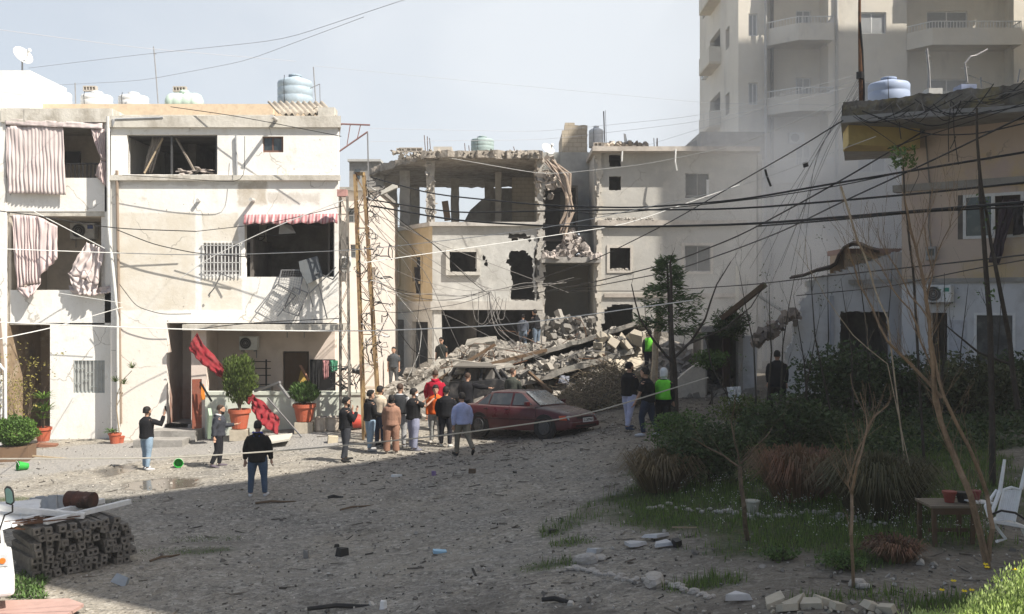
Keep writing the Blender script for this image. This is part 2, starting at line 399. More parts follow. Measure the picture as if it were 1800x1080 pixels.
g = Mat('gravel_ground', (.225, .208, .178), .95, spec=.15)
at_ = node(g.nt, 'ShaderNodeVertexColor'); at_.layer_name = 'mask'; sp = node(g.nt, 'ShaderNodeSeparateColor'); g.L(at_.outputs[0], sp.inputs[0])
g.stain((.33, .29, .225), .22, .42, .62, .8, detail=4)
g.stain((.14, .135, .125), .5, .5, .72, .7, off=7)
vor = node(g.nt, 'ShaderNodeTexVoronoi'); vor.inputs['Scale'].default_value = 13; vor.inputs['Randomness'].default_value = 1; g.L(g.co, vor.inputs['Vector'])
vs_ = node(g.nt, 'ShaderNodeSeparateColor'); g.L(vor.outputs['Color'], vs_.inputs[0])
g.mix(g.math('MULTIPLY', g.ramp(vs_.outputs[0], .62, .98), .55), (.50, .47, .41))
g.mix(g.math('MULTIPLY', g.ramp(vs_.outputs[1], .7, .98), .65), (.06, .056, .05))
v2 = node(g.nt, 'ShaderNodeTexVoronoi'); v2.inputs['Scale'].default_value = 42; g.L(g.co, v2.inputs['Vector']); v2s = node(g.nt, 'ShaderNodeSeparateColor'); g.L(v2.outputs['Color'], v2s.inputs[0])
g.mix(g.math('MULTIPLY', g.ramp(v2s.outputs[0], .4, 1), .45), (.42, .40, .36)); g.mix(g.math('MULTIPLY', g.ramp(v2s.outputs[2], .55, 1), .5), (.09, .085, .075))
g.stain((.29, .265, .22), 1.1, .5, .68, .6, stretch=(.22, 1.3, 1), off=51).stain((.12, .105, .09), 1.3, .56, .7, .5, stretch=(.2, 1.2, 1), off=57)
g.stain((.10, .085, .065), .8, .58, .72, .6, stretch=(1, .45, 1), off=21)
o_ = g.xyz(); g.mix(g.math('MULTIPLY', g.math('MULTIPLY', g.ramp(o_[1], 22, 32, 0, 1), g.ramp(g.noise(.7, 6, .7, off=61), .4, .62)), g.ramp(o_[0], -5, 0, 0, .7)), (.115, .11, .10))  # ground colour darkened to deepen the shaded area around the car
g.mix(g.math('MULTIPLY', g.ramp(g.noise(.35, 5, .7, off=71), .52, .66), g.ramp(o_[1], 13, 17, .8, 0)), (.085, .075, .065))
g.mix(g.math('MULTIPLY', sp.outputs[1], .75), (.27, .26, .245))                # worn asphalt lane
g.mix(g.math('MULTIPLY', g.ramp(g.xyz()[0], 1., 3.5), .55), (.085, .07, .052))                # darker garden earth
g.mix(g.math('MULTIPLY', sp.outputs[0], g.ramp(g.noise(1.2, 6, .7, off=31), .3, .55, .5, .95)), (.035, .055, .016))   # green ground cover
g.mix(g.math('MULTIPLY', sp.outputs[0], g.ramp(g.noise(9, 4, .7, off=36), .52, .62, 0, .7)), (.10, .08, .05))
g.mix(g.math('MULTIPLY', sp.outputs[2], .85), (.10, .085, .065))
g.L(g.ramp(sp.outputs[2], .3, .9, .95, .12), g.b.inputs['Roughness'])
bh = g.math('MULTIPLY', g.math('ADD', vor.outputs['Distance'], g.noise(3, 8, .75)), g.ramp(sp.outputs[2], .2, .8, 1, 0))
g.bump(1, .55, .05, v=bh)
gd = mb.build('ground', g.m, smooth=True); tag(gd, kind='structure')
ca = gd.data.color_attributes.new('mask', 'FLOAT_COLOR', 'POINT')
ca.data.foreach_set('color', np.stack([gr, rd, pud, np.ones_like(gr)], -1).reshape(-1).astype(np.float32))

# small grit and stones strewn over the yard
mb = MB()
def skip(x, y): return -14 < x < 1 and 31.5 < y
for k in range(7200):
    Y = 8.5+27*random.random()**1.3; x = rnd(-.56, .56)*Y
    if skip(x, Y) or (grassy(x, Y) > .4 and random.random() < .7): continue
    s = rnd(.012, .035)*(1+(random.random() < .05)*1.2)
    mb.chunk((x, Y, gz(x, Y)+s*.25), (s*rnd(1, 2), s*rnd(.8, 1.4), s*rnd(.5, 1)))
grit = Mat('grit', (.27, .25, .22), .95).island(.25, 1.9).m
tag(mb.build('gravel', grit), 'loose grit and small stones strewn over the yard', 'gravel', kind='stuff')
mb = MB()
for k in range(2700):
    Y = 10+24*random.random(); x = rnd(-.54, .5)*Y
    if k > 1300: Y = 24+10*random.random()**.7; x = rnd(-4.5, 6.5)
    if skip(x, Y) or grassy(x, Y) > .3: continue
    if x < -5 and random.random() < .5: continue
    c = Vector((x, Y, gz(x, Y)+.012)); a = rnd(0, 6.3); l = .03+.3*random.random()**3
    mb.obox(c, (l, rnd(.008, .03), rnd(.006, .02)), (rnd(-.2, .2), rnd(-.2, .2), a), jit=.004)
deb = Mat('debris_dark', (.075, .066, .055), .9).island(.3, 2.4).m
tag(mb.build('litter', deb), 'dark splinters and scraps of blast litter over the gravel', 'litter', kind='stuff')
# ================================================================ left apartment building
def cloth(mb, top, bot, nu=40, nv=16, amp=.06, freq=9, side=None, noise_amp=.02, seed=0, taper=0.3):
    top = [Vector(p) for p in top]; bot = [Vector(p) for p in bot]
    def along(pl, t):
        L_ = [(pl[i+1]-pl[i]).length for i in range(len(pl)-1)]; T = sum(L_)*t
        for i, l in enumerate(L_):
            if T <= l or i == len(L_)-1: return pl[i].lerp(pl[i+1], min(1, T/l if l else 0))
            T -= l
    rows = []
    for i in range(nu+1):
        u = i/nu; a, b = along(top, u), along(bot, u); col = []
        for j in range(nv+1):
            v = j/nv; p = a.lerp(b, v)
            ph = u*freq*2*math.pi + noise.noise(Vector((u*3, v*1.5, seed)))*2.5
            d = math.sin(ph)*amp*(taper+(1-taper)*v) + noise.noise(Vector((u*5, v*4, seed+4)))*noise_amp*3
            p = p + Vector((noise.noise(Vector((u*4, v*5, seed+9)))*noise_amp, d, 0)); col.append(p)
        rows.append(col)
    return mb.grid(rows)
def stripes(name, c1, c2, freq, axis=0, c3=None, rough=.9, dirt=.2):
    m = Mat(name, c1, rough); o = m.xyz(); v = o[axis]
    v = m.math('ADD', v, m.math('MULTIPLY', m.noise(1.5, 3), .06))
    fr = m.math('FRACT', m.math('MULTIPLY', v, freq)); m.mix(m.ramp(fr, .48, .54), c2)
    f2 = m.math('FRACT', m.math('MULTIPLY', v, freq*.5)); m.mix(m.math('MULTIPLY', m.ramp(f2, .75, .78), .6), c3 or c2)
    m.stain((.35, .3, .26), 2.2, .5, .75, dirt)
    t = node(m.nt, 'ShaderNodeBsdfTranslucent'); a = node(m.nt, 'ShaderNodeMixShader'); a.inputs[0].default_value = .2
    m.L(m.col, t.inputs[0]); oo = [n for n in m.nt.nodes if n.type == 'OUTPUT_MATERIAL'][0]
    m.L(m.b.outputs[0], a.inputs[1]); m.L(t.outputs[0], a.inputs[2]); m.L(a.outputs[0], oo.inputs[0]); return m.m

YL = 33.0; YB = 33.45
def boxpx(mb, px0, py0, px1, py1, Y, d, zb=None):
    return mb.box(X(px0, Y), X(px1, Y), Y, Y+d, Z(py1, Y) if zb is None else zb, Z(py0, Y))
def rz(y): return Z(y, YL)
bl = thing('apartment_building', 'white three-storey apartment block with blown-out openings, stained plaster and striped curtains', 'building', (X(400, YL), YL+4, .3))
oX, oZ = X(400, YL), .3
def rct(m, px0, py0, px1, py1, col, amt=.9, edge=.06, wob=.2, off=3):
    return m.rect(X(px0, YL)-oX, X(px1, YL)-oX, Z(py1, YL)-oZ, Z(py0, YL)-oZ, col, amt, edge, wob, off)
w = Mat('white_plaster', (.84, .82, .77), .9)
w.stain((.70, .66, .58), .5, .45, .7, .5).stain((.48, .42, .33), 1.6, .60, .74, .55, off=5).stain((.62, .57, .48), 3.2, .5, .75, .35, stretch=(1, 1, .25), off=9)
rct(w, 208, 375, 343, 545, (.62, .56, .45), .85, off=3); rct(w, 355, 375, 418, 424, (.62, .56, .45), .8, off=6); rct(w, 355, 490, 425, 545, (.64, .58, .47), .8, off=8)
rct(w, 418, 320, 470, 362, (.44, .38, .29), .9, .1, .5, off=11); rct(w, 470, 340, 560, 358, (.50, .45, .38), .7, .1, .5, off=14)
rct(w, 195, 318, 420, 326, (.5, .46, .4), .6, .05, .3, off=17)
rct(w, 195, 570, 700, 800, (.80, .72, .63), .75, .3, .1, off=19)
w.stain((.22, .19, .15), 7, .64, .72, .5, off=12).worn((.30, .27, .22)).bump(7, .35, .03)
wm = w.m
wb = MB()
# right half: facade 195..600
wallpx(wb, 195, 594, 222, 568, YL, .28, holes=[(223, 237, 382, 307), (461, 240, 498, 268), (430, 385, 588, 487), (356, 427, 424, 485)])
wallpx(wb, 195, 330, 568, 790, YL, .28, holes=[(293, 500, 336, 746)], zbot=-.3)
for o in ():
    pass
# door opening continues above 568 a little
bl_wall = wb.build('wall', wm, bl)
# side walls and back, left half facade
wb = MB()
xl, xr = X(5, YL), X(594, YL); yb = YL+11
XE = xr-2.1        # the east side runs back slightly inwards
wb.prism([(xr-.28, YL+.28, rz(568)), (xr, YL+.28, rz(568)), (XE, yb, rz(568)), (XE-.28, yb, rz(568))], (0, 0, rz(205)-rz(568))); wb.box(xl, XE, yb, yb+.25, -.3, rz(205))
wb.prism([(xr-.8, YL+2.6, -.3), (xr-.49, YL+2.6, -.3), (XE-.02, yb, -.3), (XE-.3, yb, -.3)], (0, 0, rz(568)+.3))
boxpx(wb, 178, 205, 198, 790, YB+.1, .6, -.3)
wb.box(X(195, YL), X(195, YL)+.28, YL+.28, yb, -.3, rz(205))
wallpx(wb, 4, 195, 372, 372.1, YB, .2) if 0 else None
# parapets of the left balconies
boxpx(wb, 8, 313, 190, 372, YB, .15); boxpx(wb, 18, 510, 198, 568, YB, .15)
boxpx(wb, 0, 190, 10, 790, YB-.05, 2, -.3); boxpx(wb, 184, 205, 196, 790, YB, .4, -.3)
wallpx(wb, 88, 184, 568, 790, YB+.02, .25, holes=[(129, 634, 187, 691)], zbot=-.3)
wb.build('side_wall', wm, bl)
# slabs and cornices
sl = Mat('stained_concrete', (.60, .57, .50)).stain((.27, .24, .19), 1.4, .42, .68, .8, stretch=(1, 1, .4)).stain((.66, .63, .57), 2.5, .5, .7, .7, off=5).bump(10, .5, .03).m
sb = MB()
sb.prism([(X(190, YL), YL-.12, rz(225)), (xr+.12, YL-.12, rz(225)), (XE+.05, yb, rz(225)), (X(190, YL), yb, rz(225))], (0, 0, rz(205)-rz(225))); sb.box(X(4, YB), X(190, YL), YB-.12, yb, Z(216, YB), Z(192, YB))
sb.box(X(192, YL), xr+.08, YL-.13, YL+.02, rz(318), rz(309))
sb.box(xl, X(195, YL), YB+.02, yb, Z(380, YB), Z(371, YB)); sb.box(xl, X(195, YL), YB+.02, yb, Z(571, YB), Z(563, YB))
sb.box(X(196, YL)+.28, XE-.3, YL+.3, yb, rz(385)+.0, rz(378)); sb.box(X(196, YL)+.28, XE-.3, YL+.3, yb, rz(566), rz(560))
sb.box(X(205, YL), XE-.1, YL+.4, yb-.1, rz(205), rz(198))
sb.box(X(560, YL), X(594, YL)-.1, YL-.1, YL+.5, rz(205), rz(190)); sb.build('roof', sl, bl)
pk = plain('peach_parapet', (.58, .46, .33), .9, dirt=.3)
sb = MB(); sb.box(X(62, 37), X(480, 37), 37, 37.25, Z(206, 37), Z(183, 37)); sb.box(X(470, 37), X(582, 37), 37.3, 37.5, Z(206, 37), Z(188, 37)); sb.build('parapet', pk, bl)
sb = MB(); sb.box(X(-40, 36), X(52, 36), 36, 39, Z(200, 36), Z(124, 36)); sb.build('stair_head', plain('whitewash', (.74, .74, .72), .9, dirt=.15, scale=1.5), bl)
# rooms
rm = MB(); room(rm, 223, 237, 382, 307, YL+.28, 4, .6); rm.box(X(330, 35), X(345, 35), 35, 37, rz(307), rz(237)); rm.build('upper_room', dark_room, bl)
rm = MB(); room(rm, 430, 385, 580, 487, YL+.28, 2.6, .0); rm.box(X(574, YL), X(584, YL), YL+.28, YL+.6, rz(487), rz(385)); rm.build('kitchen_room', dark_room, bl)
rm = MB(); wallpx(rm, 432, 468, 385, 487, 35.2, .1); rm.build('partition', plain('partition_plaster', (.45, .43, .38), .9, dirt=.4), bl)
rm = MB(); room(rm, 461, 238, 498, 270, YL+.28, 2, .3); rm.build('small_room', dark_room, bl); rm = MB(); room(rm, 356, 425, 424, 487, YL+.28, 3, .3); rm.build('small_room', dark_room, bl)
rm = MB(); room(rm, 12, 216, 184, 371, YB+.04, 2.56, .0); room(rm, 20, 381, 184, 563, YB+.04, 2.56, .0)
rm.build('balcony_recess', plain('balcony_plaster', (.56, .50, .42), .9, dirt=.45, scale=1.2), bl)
rm = MB(); Yr = YB+2.45
rm.box(X(104, Yr), X(140, Yr), Yr, Yr+.12, Z(288, Yr), Z(266, Yr)); rm.build('balcony_window', black_m, bl); rm = MB(); rm.box(X(178, Yr), X(200, Yr), Yr, Yr+.12, Z(515, Yr), Z(445, Yr)); rm.build('balcony_window', black_m, bl)
# balcony grille top left
rl = MB(); Y_ = YB+.05
for k in range(9): x = X(118+k*7, Y_); rl.bar((x, Y_, Z(313, Y_)), (x, Y_, Z(288, Y_)), .03)
rl.bar((X(112, Y_), Y_, Z(288, Y_)), (X(182, Y_), Y_, Z(288, Y_)), .045); rl.build('balcony_rail', black_m, bl)
# ground floor recesses
rm = MB(); room(rm, 18, 572, 88, 770, YB+.04, 2.16, 0); rm.build('entrance_recess', Mat('peeling_brown', (.30, .22, .14)).stain((.46, .38, .28), 2, .5, .62, .8).stain((.10, .07, .05), 1.2, .5, .7, .7, off=4).m, bl)
rm = MB(); Y_ = YB+1.7; boxpx(rm, 28, 600, 44, 762, Y_, .1); rm.build('entrance_door', steel, bl)
rm = MB(); x0, x1 = X(293, YL), X(336, YL)
rm.box(x0-.12, x0, YL+.28, YL+1.6, -.2, rz(552)); rm.box(x1, x1+.12, YL+.28, YL+1.6, -.2, rz(552)); rm.box(x0-.1, x1+.1, YL+1.6, YL+1.7, -.2, rz(552)); rm.box(x0-.1, x1+.1, YL+.28, YL+1.7, rz(552), rz(549))
rm.build('doorway', Mat('doorway_plaster', (.46, .38, .32)).rect(-20, 20, -2, 1.6, (.26, .10, .06), .8, .8, .5).stain((.25, .2, .17), 1, .5, .7, .6).m, bl)
# porch: canopy slab, recessed wall, low wall
pc = Mat('porch_plaster', (.68, .58, .51)).stain((.42, .34, .28), .9, .45, .7, .5).stain((.72, .64, .56), 2, .5, .7, .5, off=4).bump(9, .25).m
rm = MB(); rm.box(X(330, YL), xr+.25, YL-.55, YL+.35, rz(580), rz(570)); rm.box(X(330, YL)+.02, xr-.5, YL+.3, YL+2.8, rz(577), rz(571)); rm.build('porch_slab', sl, bl)
Yp = YL+2.5
rm = MB(); wall(rm, (X(336, YL), Yp), (xr-.55, Yp), -.3, rz(571), .2, [(X(497, Yp)-X(336, YL), X(543, Yp)-X(336, YL), .3, Z(618, Yp))]); rm.box(X(336, YL), X(336, YL)+.5, YL+.01, YL+.3, -.3, rz(580)); rm.box(X(336, YL), X(336, YL)+.15, YL+.3, Yp, -.3, rz(571)); rm.build('porch_wall', pc, bl)
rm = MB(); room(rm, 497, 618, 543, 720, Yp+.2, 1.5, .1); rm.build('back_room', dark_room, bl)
rm = MB(); boxpx(rm, 500, 620, 541, 720, Yp+.08, .05); rm.build('porch_door', wood_d, bl)
rm = MB(); rm.box(X(545, Yp), X(590, Yp), Yp-.06, Yp-.005, .6, Z(632, Yp)); rm.build('dark_cabinet', black_m, bl)
gw = Mat('pale_green_paint', (.60, .63, .54)).stain((.38, .36, .3), 1.2, .5, .72, .6).stain((.7, .72, .66), 3, .5, .7, .5, off=4).bump(8, .2).m
rm = MB(); rm.box(X(362, YL), X(634, YL)+.1, YL-.1, YL+.12, -.3, rz(694)); rm.box(X(360, YL), X(636, YL)+.1, YL-.14, YL+.16, rz(694), rz(688)); rm.box(X(362, YL), X(368, YL), YL+.12, YL+1.6, -.3, rz(694)); lowwall = rm.build('porch_wall_low', gw, bl)
rm = MB(); rm.box(X(278, YL), X(358, YL), YL-.9, YL, -.3, rz(752)); rm.box(X(268, YL), X(350, YL), YL-1.7, YL-.9, -.3, rz(762)); rm.box(X(290, YL), X(340, YL), YL, YL+1.6, -.3, rz(746)); rm.build('doorstep', concrete, bl)
# window with grille in middle floor
def window(px0, py0, px1, py1, Y, parent, mf=white_p, mg=win_glass, fw=.06, bars=(1, 0), name='window', pane=True):
    m = MB(); x0, x1, z0, z1 = X(px0, Y), X(px1, Y), Z(py1, Y), Z(py0, Y); d = .06
    m.box(x0, x1, Y, Y+d, z0, z0+fw); m.box(x0, x1, Y, Y+d, z1-fw, z1); m.box(x0, x0+fw, Y, Y+d, z0+fw, z1-fw); m.box(x1-fw, x1, Y, Y+d, z0+fw, z1-fw)
    for k in range(bars[0]): x = x0+(x1-x0)*(k+1)/(bars[0]+1); m.box(x-fw*.4, x+fw*.4, Y+.005, Y+d-.005, z0+fw, z1-fw)
    for k in range(bars[1]): z = z0+(z1-z0)*(k+1)/(bars[1]+1); m.box(x0+fw, x1-fw, Y+.008, Y+d-.008, z-fw*.4, z+fw*.4)
    o = m.build(name, mf, parent)
    if pane: m = MB(); m.box(x0+fw, x1-fw, Y+.025, Y+.035, z0+fw, z1-fw); m.build('pane', mg, o)
    return o
window(461, 240, 498, 268, YL+.12, bl, plain('brown_frame', (.14, .07, .05), .6), bars=(1, 0))
wg = window(356, 427, 424, 485, YL+.12, bl, white_p, glass('dusty_glass', (.10, .09, .09), .2), bars=(1, 0))
gm = MB()
for k in range(11): x = X(358+k*6.4, YL); gm.bar((x, YL-.05, rz(487)), (x, YL-.05, rz(427)), .025)
for y in (432, 447, 462, 477): gm.bar((X(354, YL), YL-.05, rz(y)), (X(425, YL), YL-.05, rz(y)), .025, .02)
gm.build('window_grille', white_p, wg)
gw_ = window(129, 634, 187, 691, YB+.06, bl, plain('grey_frame', (.38, .41, .40), .5), plain('curtain_pale', (.45, .45, .42), .8), bars=(0, 0))
gm = MB(); Y_ = YB+.03
for k in range(9): x = X(131+k*6.8, Y_); gm.bar((x, Y_, Z(691, Y_)), (x, Y_, Z(634, Y_)), .022)
for y, a, b in ((648, 0, 3), (655, 3, 5), (648, 5, 8), (674, 0, 2), (668, 2, 4), (680, 4, 6), (672, 6, 8)): gm.bar((X(131+a*6.8, Y_), Y_, Z(y, Y_)), (X(131+b*6.8, Y_), Y_, Z(y, Y_)), .022)
gm.build('window_grille', plain('grey_bars', (.42, .44, .43), .5), gw_)
gm = MB(); Y_ = YL+.14; x0, x1 = X(223, Y_), X(382, Y_)
for x in (x0, X(300, Y_), x1-.05): gm.box(x, x+.06, Y_, Y_+.06, rz(307), rz(237))
gm.box(x0, x1, Y_+.005, Y_+.055, rz(239.5), rz(237.2)); gm.build('window_frame', plain('dark_alu', (.10, .10, .10), .4, .5), bl)
# stones / stubs of pipe in the wall, drain pipes
pm = MB()
for px, py, l in ((487, 212, .75), (446, 353, .4), (350, 353, .15)): pm = MB(); pm.tube([(X(px, YL), YL, rz(py)), (X(px, YL), YL-l, rz(py)+.0)], .06, 10); pm.build('spout', plain('spout_grey', (.5, .49, .46), .6), bl)
pm = MB(); Y_ = YL-.1
pm.tube([(X(190, Y_), Y_, Z(205, Y_)), (X(191, Y_), Y_, Z(400, Y_)), (X(207, Y_), Y_, Z(560, Y_)), (X(208, Y_), Y_, Z(770, Y_))], .06, 8); pm.build('drain_pipe', plain('pipe_white', (.6, .6, .57), .5), bl)
pm = MB(); pm.tube([(X(199, Y_), Y_-.02, Z(210, Y_)), (X(199, Y_), Y_-.02, Z(222, Y_)), (X(203, Y_), Y_-.02, Z(210, Y_)), (X(287, Y_), Y_-.02, Z(207, Y_))], .035, 8)
pm.tube([(X(414, Y_), Y_+.04, Z(238, Y_)), (X(416, Y_), Y_+.04, Z(310, Y_))], .035, 8); pm.build('conduit', plain('conduit_grey', (.34, .35, .36), .6), bl)
pm = MB(); pm.tube([(X(205, Y_), Y_+.02, Z(300, Y_)), (X(212, Y_), Y_+.02, Z(745, Y_))], .05, 8); pm.tube([(X(3, YB), YB-.2, Z(560, YB)), (X(14, YB), YB-.2, Z(700, YB)), (X(22, YB), YB-.2, Z(780, YB))], .07, 8); pm.build('drain_pipe', plain('pipe_brown', (.26, .20, .15), .6), bl)
# cupboard and shelves inside kitchen
pm = MB()
pm.box(X(545, 36.5), X(582, 36.5), 36, 36.4, Z(487, 36.5), Z(448, 36.5)); pm.box(X(548, 36.5), X(585, 36.5), 36, 36.3, Z(428, 36.5), Z(414, 36.5)); pm.build('kitchen_cupboard', plain('tan_cupboard', (.36, .29, .20), .6), bl)
# ---- things on / at the left building
red_w = stripes('red_white_stripe', (.48, .20, .21), (.58, .37, .37), 9, c3=(.7, .6, .58))
pink_s = stripes('pink_stripe', (.70, .62, .59), (.66, .565, .545), 6.6, c3=(.68, .60, .57))
pink_s2 = stripes('rose_stripe', (.68, .57, .545), (.63, .49, .475), 7, c3=(.68, .60, .57))
def clothing(name, label, cat, mats, fn, group=None):
    m = MB(); fn(m); o = m.build(name, mats, None, smooth=True, solid=.012); return tag(o, label, cat, group)
Y_ = YL-.2
def _aw(m):
    a = P(430, 378, Y_); b = P(594, 376, Y_); t = [P(428, 380, YL-.02), P(596, 378, YL-.02)]
    m.grid([[a.lerp(b, i/70)+Vector((0, math.sin(i*1.1)*.03*j-.05*j, -.105*j - (.03*math.sin(i*.55) if j == 3 else 0))) for j in range(4)] for i in range(71)])
    m.grid([[t[0].lerp(t[1], i/20), a.lerp(b, i/20)] for i in range(21)])
clothing('awning', 'red and white striped awning valance above the wrecked kitchen opening', 'awning', red_w, _aw)
Y_ = YB-.08
pxl = lambda L_, Y: [P(x, y, Y) for x, y in L_]
clothing('curtain', 'pale pink striped curtain hanging full width over the top left balcony', 'curtain', pink_s,
         lambda m: cloth(m, pxl([(10, 222), (60, 222), (111, 224)], Y_), pxl([(13, 340), (60, 341), (116, 343)], Y_-.1), 90, 20, .028, 15, noise_amp=.02), 'balcony curtains')
clothing('curtain', 'pink curtain gathered and knotted at the right post of the top balcony', 'curtain', pink_s2,
         lambda m: (cloth(m, pxl([(159, 227), (184, 227)], Y_), pxl([(177, 282), (186, 284)], Y_-.05), 30, 12, .05, 5), cloth(m, pxl([(177, 282), (186, 284)], Y_-.05), pxl([(166, 307), (190, 333)], Y_-.12), 30, 8, .06, 6)), 'balcony curtains')
clothing('pelmet', 'narrow striped cloth pelmet along the top edge of the upper left balcony', 'pelmet', pink_s,
         lambda m: cloth(m, pxl([(9, 209), (180, 217)], Y_-.03), pxl([(9, 220), (180, 227)], Y_-.05), 60, 4, .01, 10))
clothing('curtain', 'long rose striped curtain torn and blown over the middle left balcony edge', 'curtain', pink_s2,
         lambda m: (cloth(m, pxl([(21, 378), (45, 379), (66, 380)], Y_), pxl([(29, 508), (48, 500), (72, 498)], Y_-.15), 60, 20, .045, 8),
                    cloth(m, pxl([(64, 379), (101, 398)], Y_-.02), pxl([(66, 490), (101, 456)], Y_-.2), 30, 16, .07, 3),
                    cloth(m, pxl([(29, 507), (72, 498)], Y_-.15), pxl([(48, 526), (60, 516)], Y_-.3), 20, 8, .04, 3)), 'balcony curtains')
clothing('curtain', 'torn pink curtain swinging loose from a rope across the middle balcony', 'curtain', pink_s,
         lambda m: (cloth(m, pxl([(152, 426), (184, 438)], Y_), pxl([(119, 480), (172, 502)], Y_-.2), 40, 14, .08, 4, noise_amp=.05),
                    cloth(m, pxl([(119, 480), (172, 502)], Y_-.2), pxl([(133, 518), (168, 521)], Y_-.22), 30, 8, .06, 4, noise_amp=.05)), 'balcony curtains')
clothing('blanket', 'crumpled white and red cloth lying over the middle balcony parapet', 'blanket', pink_s,
         lambda m: (cloth(m, pxl([(120, 502), (160, 508), (200, 501)], Y_-.03), pxl([(126, 517), (160, 521), (199, 514)], Y_-.12), 40, 6, .04, 5, noise_amp=.05)))
clothing('curtain', 'dusty grey curtain remnant behind the broken top floor window', 'curtain', plain('grey_cloth', (.22, .20, .18), .9),
         lambda m: cloth(m, pxl([(268, 240), (288, 240)], YL+.6), pxl([(250, 304), (268, 306)], YL+.6), 24, 8, .05, 4))
def tth(name, label, cat, m, mat, group=None, smooth=False, bevel=0):
    return tag(m.build(name, mat, None, smooth=smooth, bevel=bevel), label, cat, group)
# leaning planks in the top opening
m = MB(); m.bar(P(254, 305, YL+.2), P(286, 244, YL+.35), .12, .05); tth('plank', 'wooden plank leaning in the left half of the top floor opening', 'plank', m, wood_l, 'planks in the top opening')
m = MB(); m.bar(P(310, 243, YL+.35), P(342, 301, YL+.2), .1, .05); tth('plank', 'darker plank leaning in the right half of the top floor opening', 'plank', m, plain('plank_grey', (.2, .17, .14), .8), 'planks in the top opening')
m = MB()
for k in range(16): m.obox(P(rnd(310, 378), rnd(299, 306), YL+.1+rnd(0, .3)), (rnd(.1, .6), rnd(.05, .2), .03), (rnd(-.3, .3), rnd(-.3, .3), rnd(0, 3)), .02)
tth('debris_pile', 'splintered boards and glass lying on the sill of the top floor opening', 'debris', m, plain('splinters', (.34, .30, .27), .8), None)
# kitchen bits: fan ring, sheet
m = MB(); c = P(457, 415, YL+.5)
m.tube([c+Vector((math.cos(a)*.16, 0, math.sin(a)*.16)) for a in np.linspace(0, 2*math.pi, 20)], .012, 6); m.bar(P(436, 417, YL+.5), P(520, 412, YL+.5), .03)
tth('drying_rack', 'thin metal rack with a round hoop hanging across the kitchen opening', 'rack', m, black_m)
m = MB(); m.add([P(492, 393, YL+.4), P(512, 396, YL+.45), P(520, 410, YL+.3), P(490, 412, YL+.35)], [(0, 1, 2, 3)]); o = m.build('plastic_sheet', plain('sheet_grey', (.30, .31, .31), .4), None, solid=.01); tag(o, 'torn grey plastic sheet hanging under the striped awning', 'sheet')
# blown-out window screens hanging over the parapet
def screen(label, pts, Y):
    t = thing('window_screen', label, 'window screen', P(*pts[0][:2], Y), 'blown-out window screens')
    q = [P(x, y, Y-d) for x, y, d in pts]; m = MB()
    for i in range(4): m.bar(q[i], q[(i+1) % 4], .035)
    m.build('frame', steel, t); m = MB(); m.add(q, [(0, 1, 2, 3)])
    for k in range(1, 9):
        m.bar(q[0].lerp(q[1], k/9), q[3].lerp(q[2], k/9), .006); m.bar(q[0].lerp(q[3], k/9), q[1].lerp(q[2], k/9), .006)
    m.f = m.f[1:]; m.m = m.m[1:]; m.build('mesh', steel, t)
screen('square metal window screen tilted over the kitchen parapet', [(495, 475, .1), (534, 475, .1), (526, 518, .35), (489, 500, .3)], YL)
screen('long window screen dangling lowest below the kitchen parapet', [(487, 500, .12), (520, 520, .14), (480, 565, .4), (448, 548, .4)], YL)
screen('narrow window screen dangling by the right end of the kitchen parapet', [(516, 505, .12), (541, 515, .12), (524, 556, .4), (497, 546, .4)], YL)
m = MB(); m.add([P(525, 460, YL-.2), P(558, 450, YL-.1), P(568, 486, YL-.25), P(540, 500, YL-.35), P(528, 478, YL-.3)], [(0, 1, 2, 3, 4)]); o = m.build('crumpled_sheet', plain('sheet_dark', (.10, .11, .115), .45), None, solid=.015); tag(o, 'crumpled dark metal sheet hanging out of the kitchen opening', 'metal sheet')
m = MB()
for a, b in (((536, 490), (560, 480)), ((560, 480), (585, 492)), ((545, 515), (590, 470)), ((534, 478), (550, 540)), ((585, 492), (600, 472)), ((560, 500), (575, 560)), ((385, 480), (410, 490)), ((378, 505), (388, 482)), ((366, 520), (378, 505))):
    m.bar(P(*a, YL-.15), P(*b, YL-.3), .03)
tth('bent_bars', 'bent aluminium window bars jutting from the kitchen parapet', 'metal bars', m, steel)
# AC units
def ac_unit(label, px0, py0, px1, py1, Y, fan=.36, dark=True, badge=None, d=.3, yaw=0, group='air conditioners on walls'):
    x0, x1, z0, z1 = X(px0, Y), X(px1, Y), Z(py1, Y), Z(py0, Y)
    t = thing('air_conditioner', label, 'air conditioner', ((x0+x1)/2, Y, z0), group)
    m = MB(); m.box(x0, x1, Y-d, Y, z0, z1); m.build('casing', white_pl, t, bevel=.02)
    m = MB(); r = (z1-z0)*.42; c = Vector((x0+(x1-x0)*fan, Y-d-.004, (z0+z1)/2)); A = Matrix.Rotation(R_(90), 3, 'X')
    m.rings(c, [(0, r), (.012, r*.98)], 24, A); f = m.build('fan_grille', plain('fan_dark', (.04, .045, .045), .5), t)
    m = MB()
    for k in (.35, .65, .95): m.tube([c+Vector((math.cos(a)*r*k, -.02, math.sin(a)*r*k)) for a in np.linspace(0, 2*math.pi, 19)], .006, 4, False)
    m.rings(c+Vector((0, -.015, 0)), [(0, r*.18), (.02, r*.15)], 12, A); m.build('guard', steel, f)
    if badge: m = MB(); m.box(x0+(x1-x0)*.72, x1-(x1-x0)*.06, Y-d-.006, Y-d, z1-(z1-z0)*.38, z1-(z1-z0)*.15); m.build('badge', plain('badge', badge, .4, dirt=0), t)
    m = MB()
    for x in (x0+.1, x1-.1): m.bar((x, Y-d-.03, z0-.03), (x, Y, z0-.03), .04); m.bar((x, Y-.01, z0), (x, Y-.01, z0-.3), .03)
    m.build('bracket', steel, t)
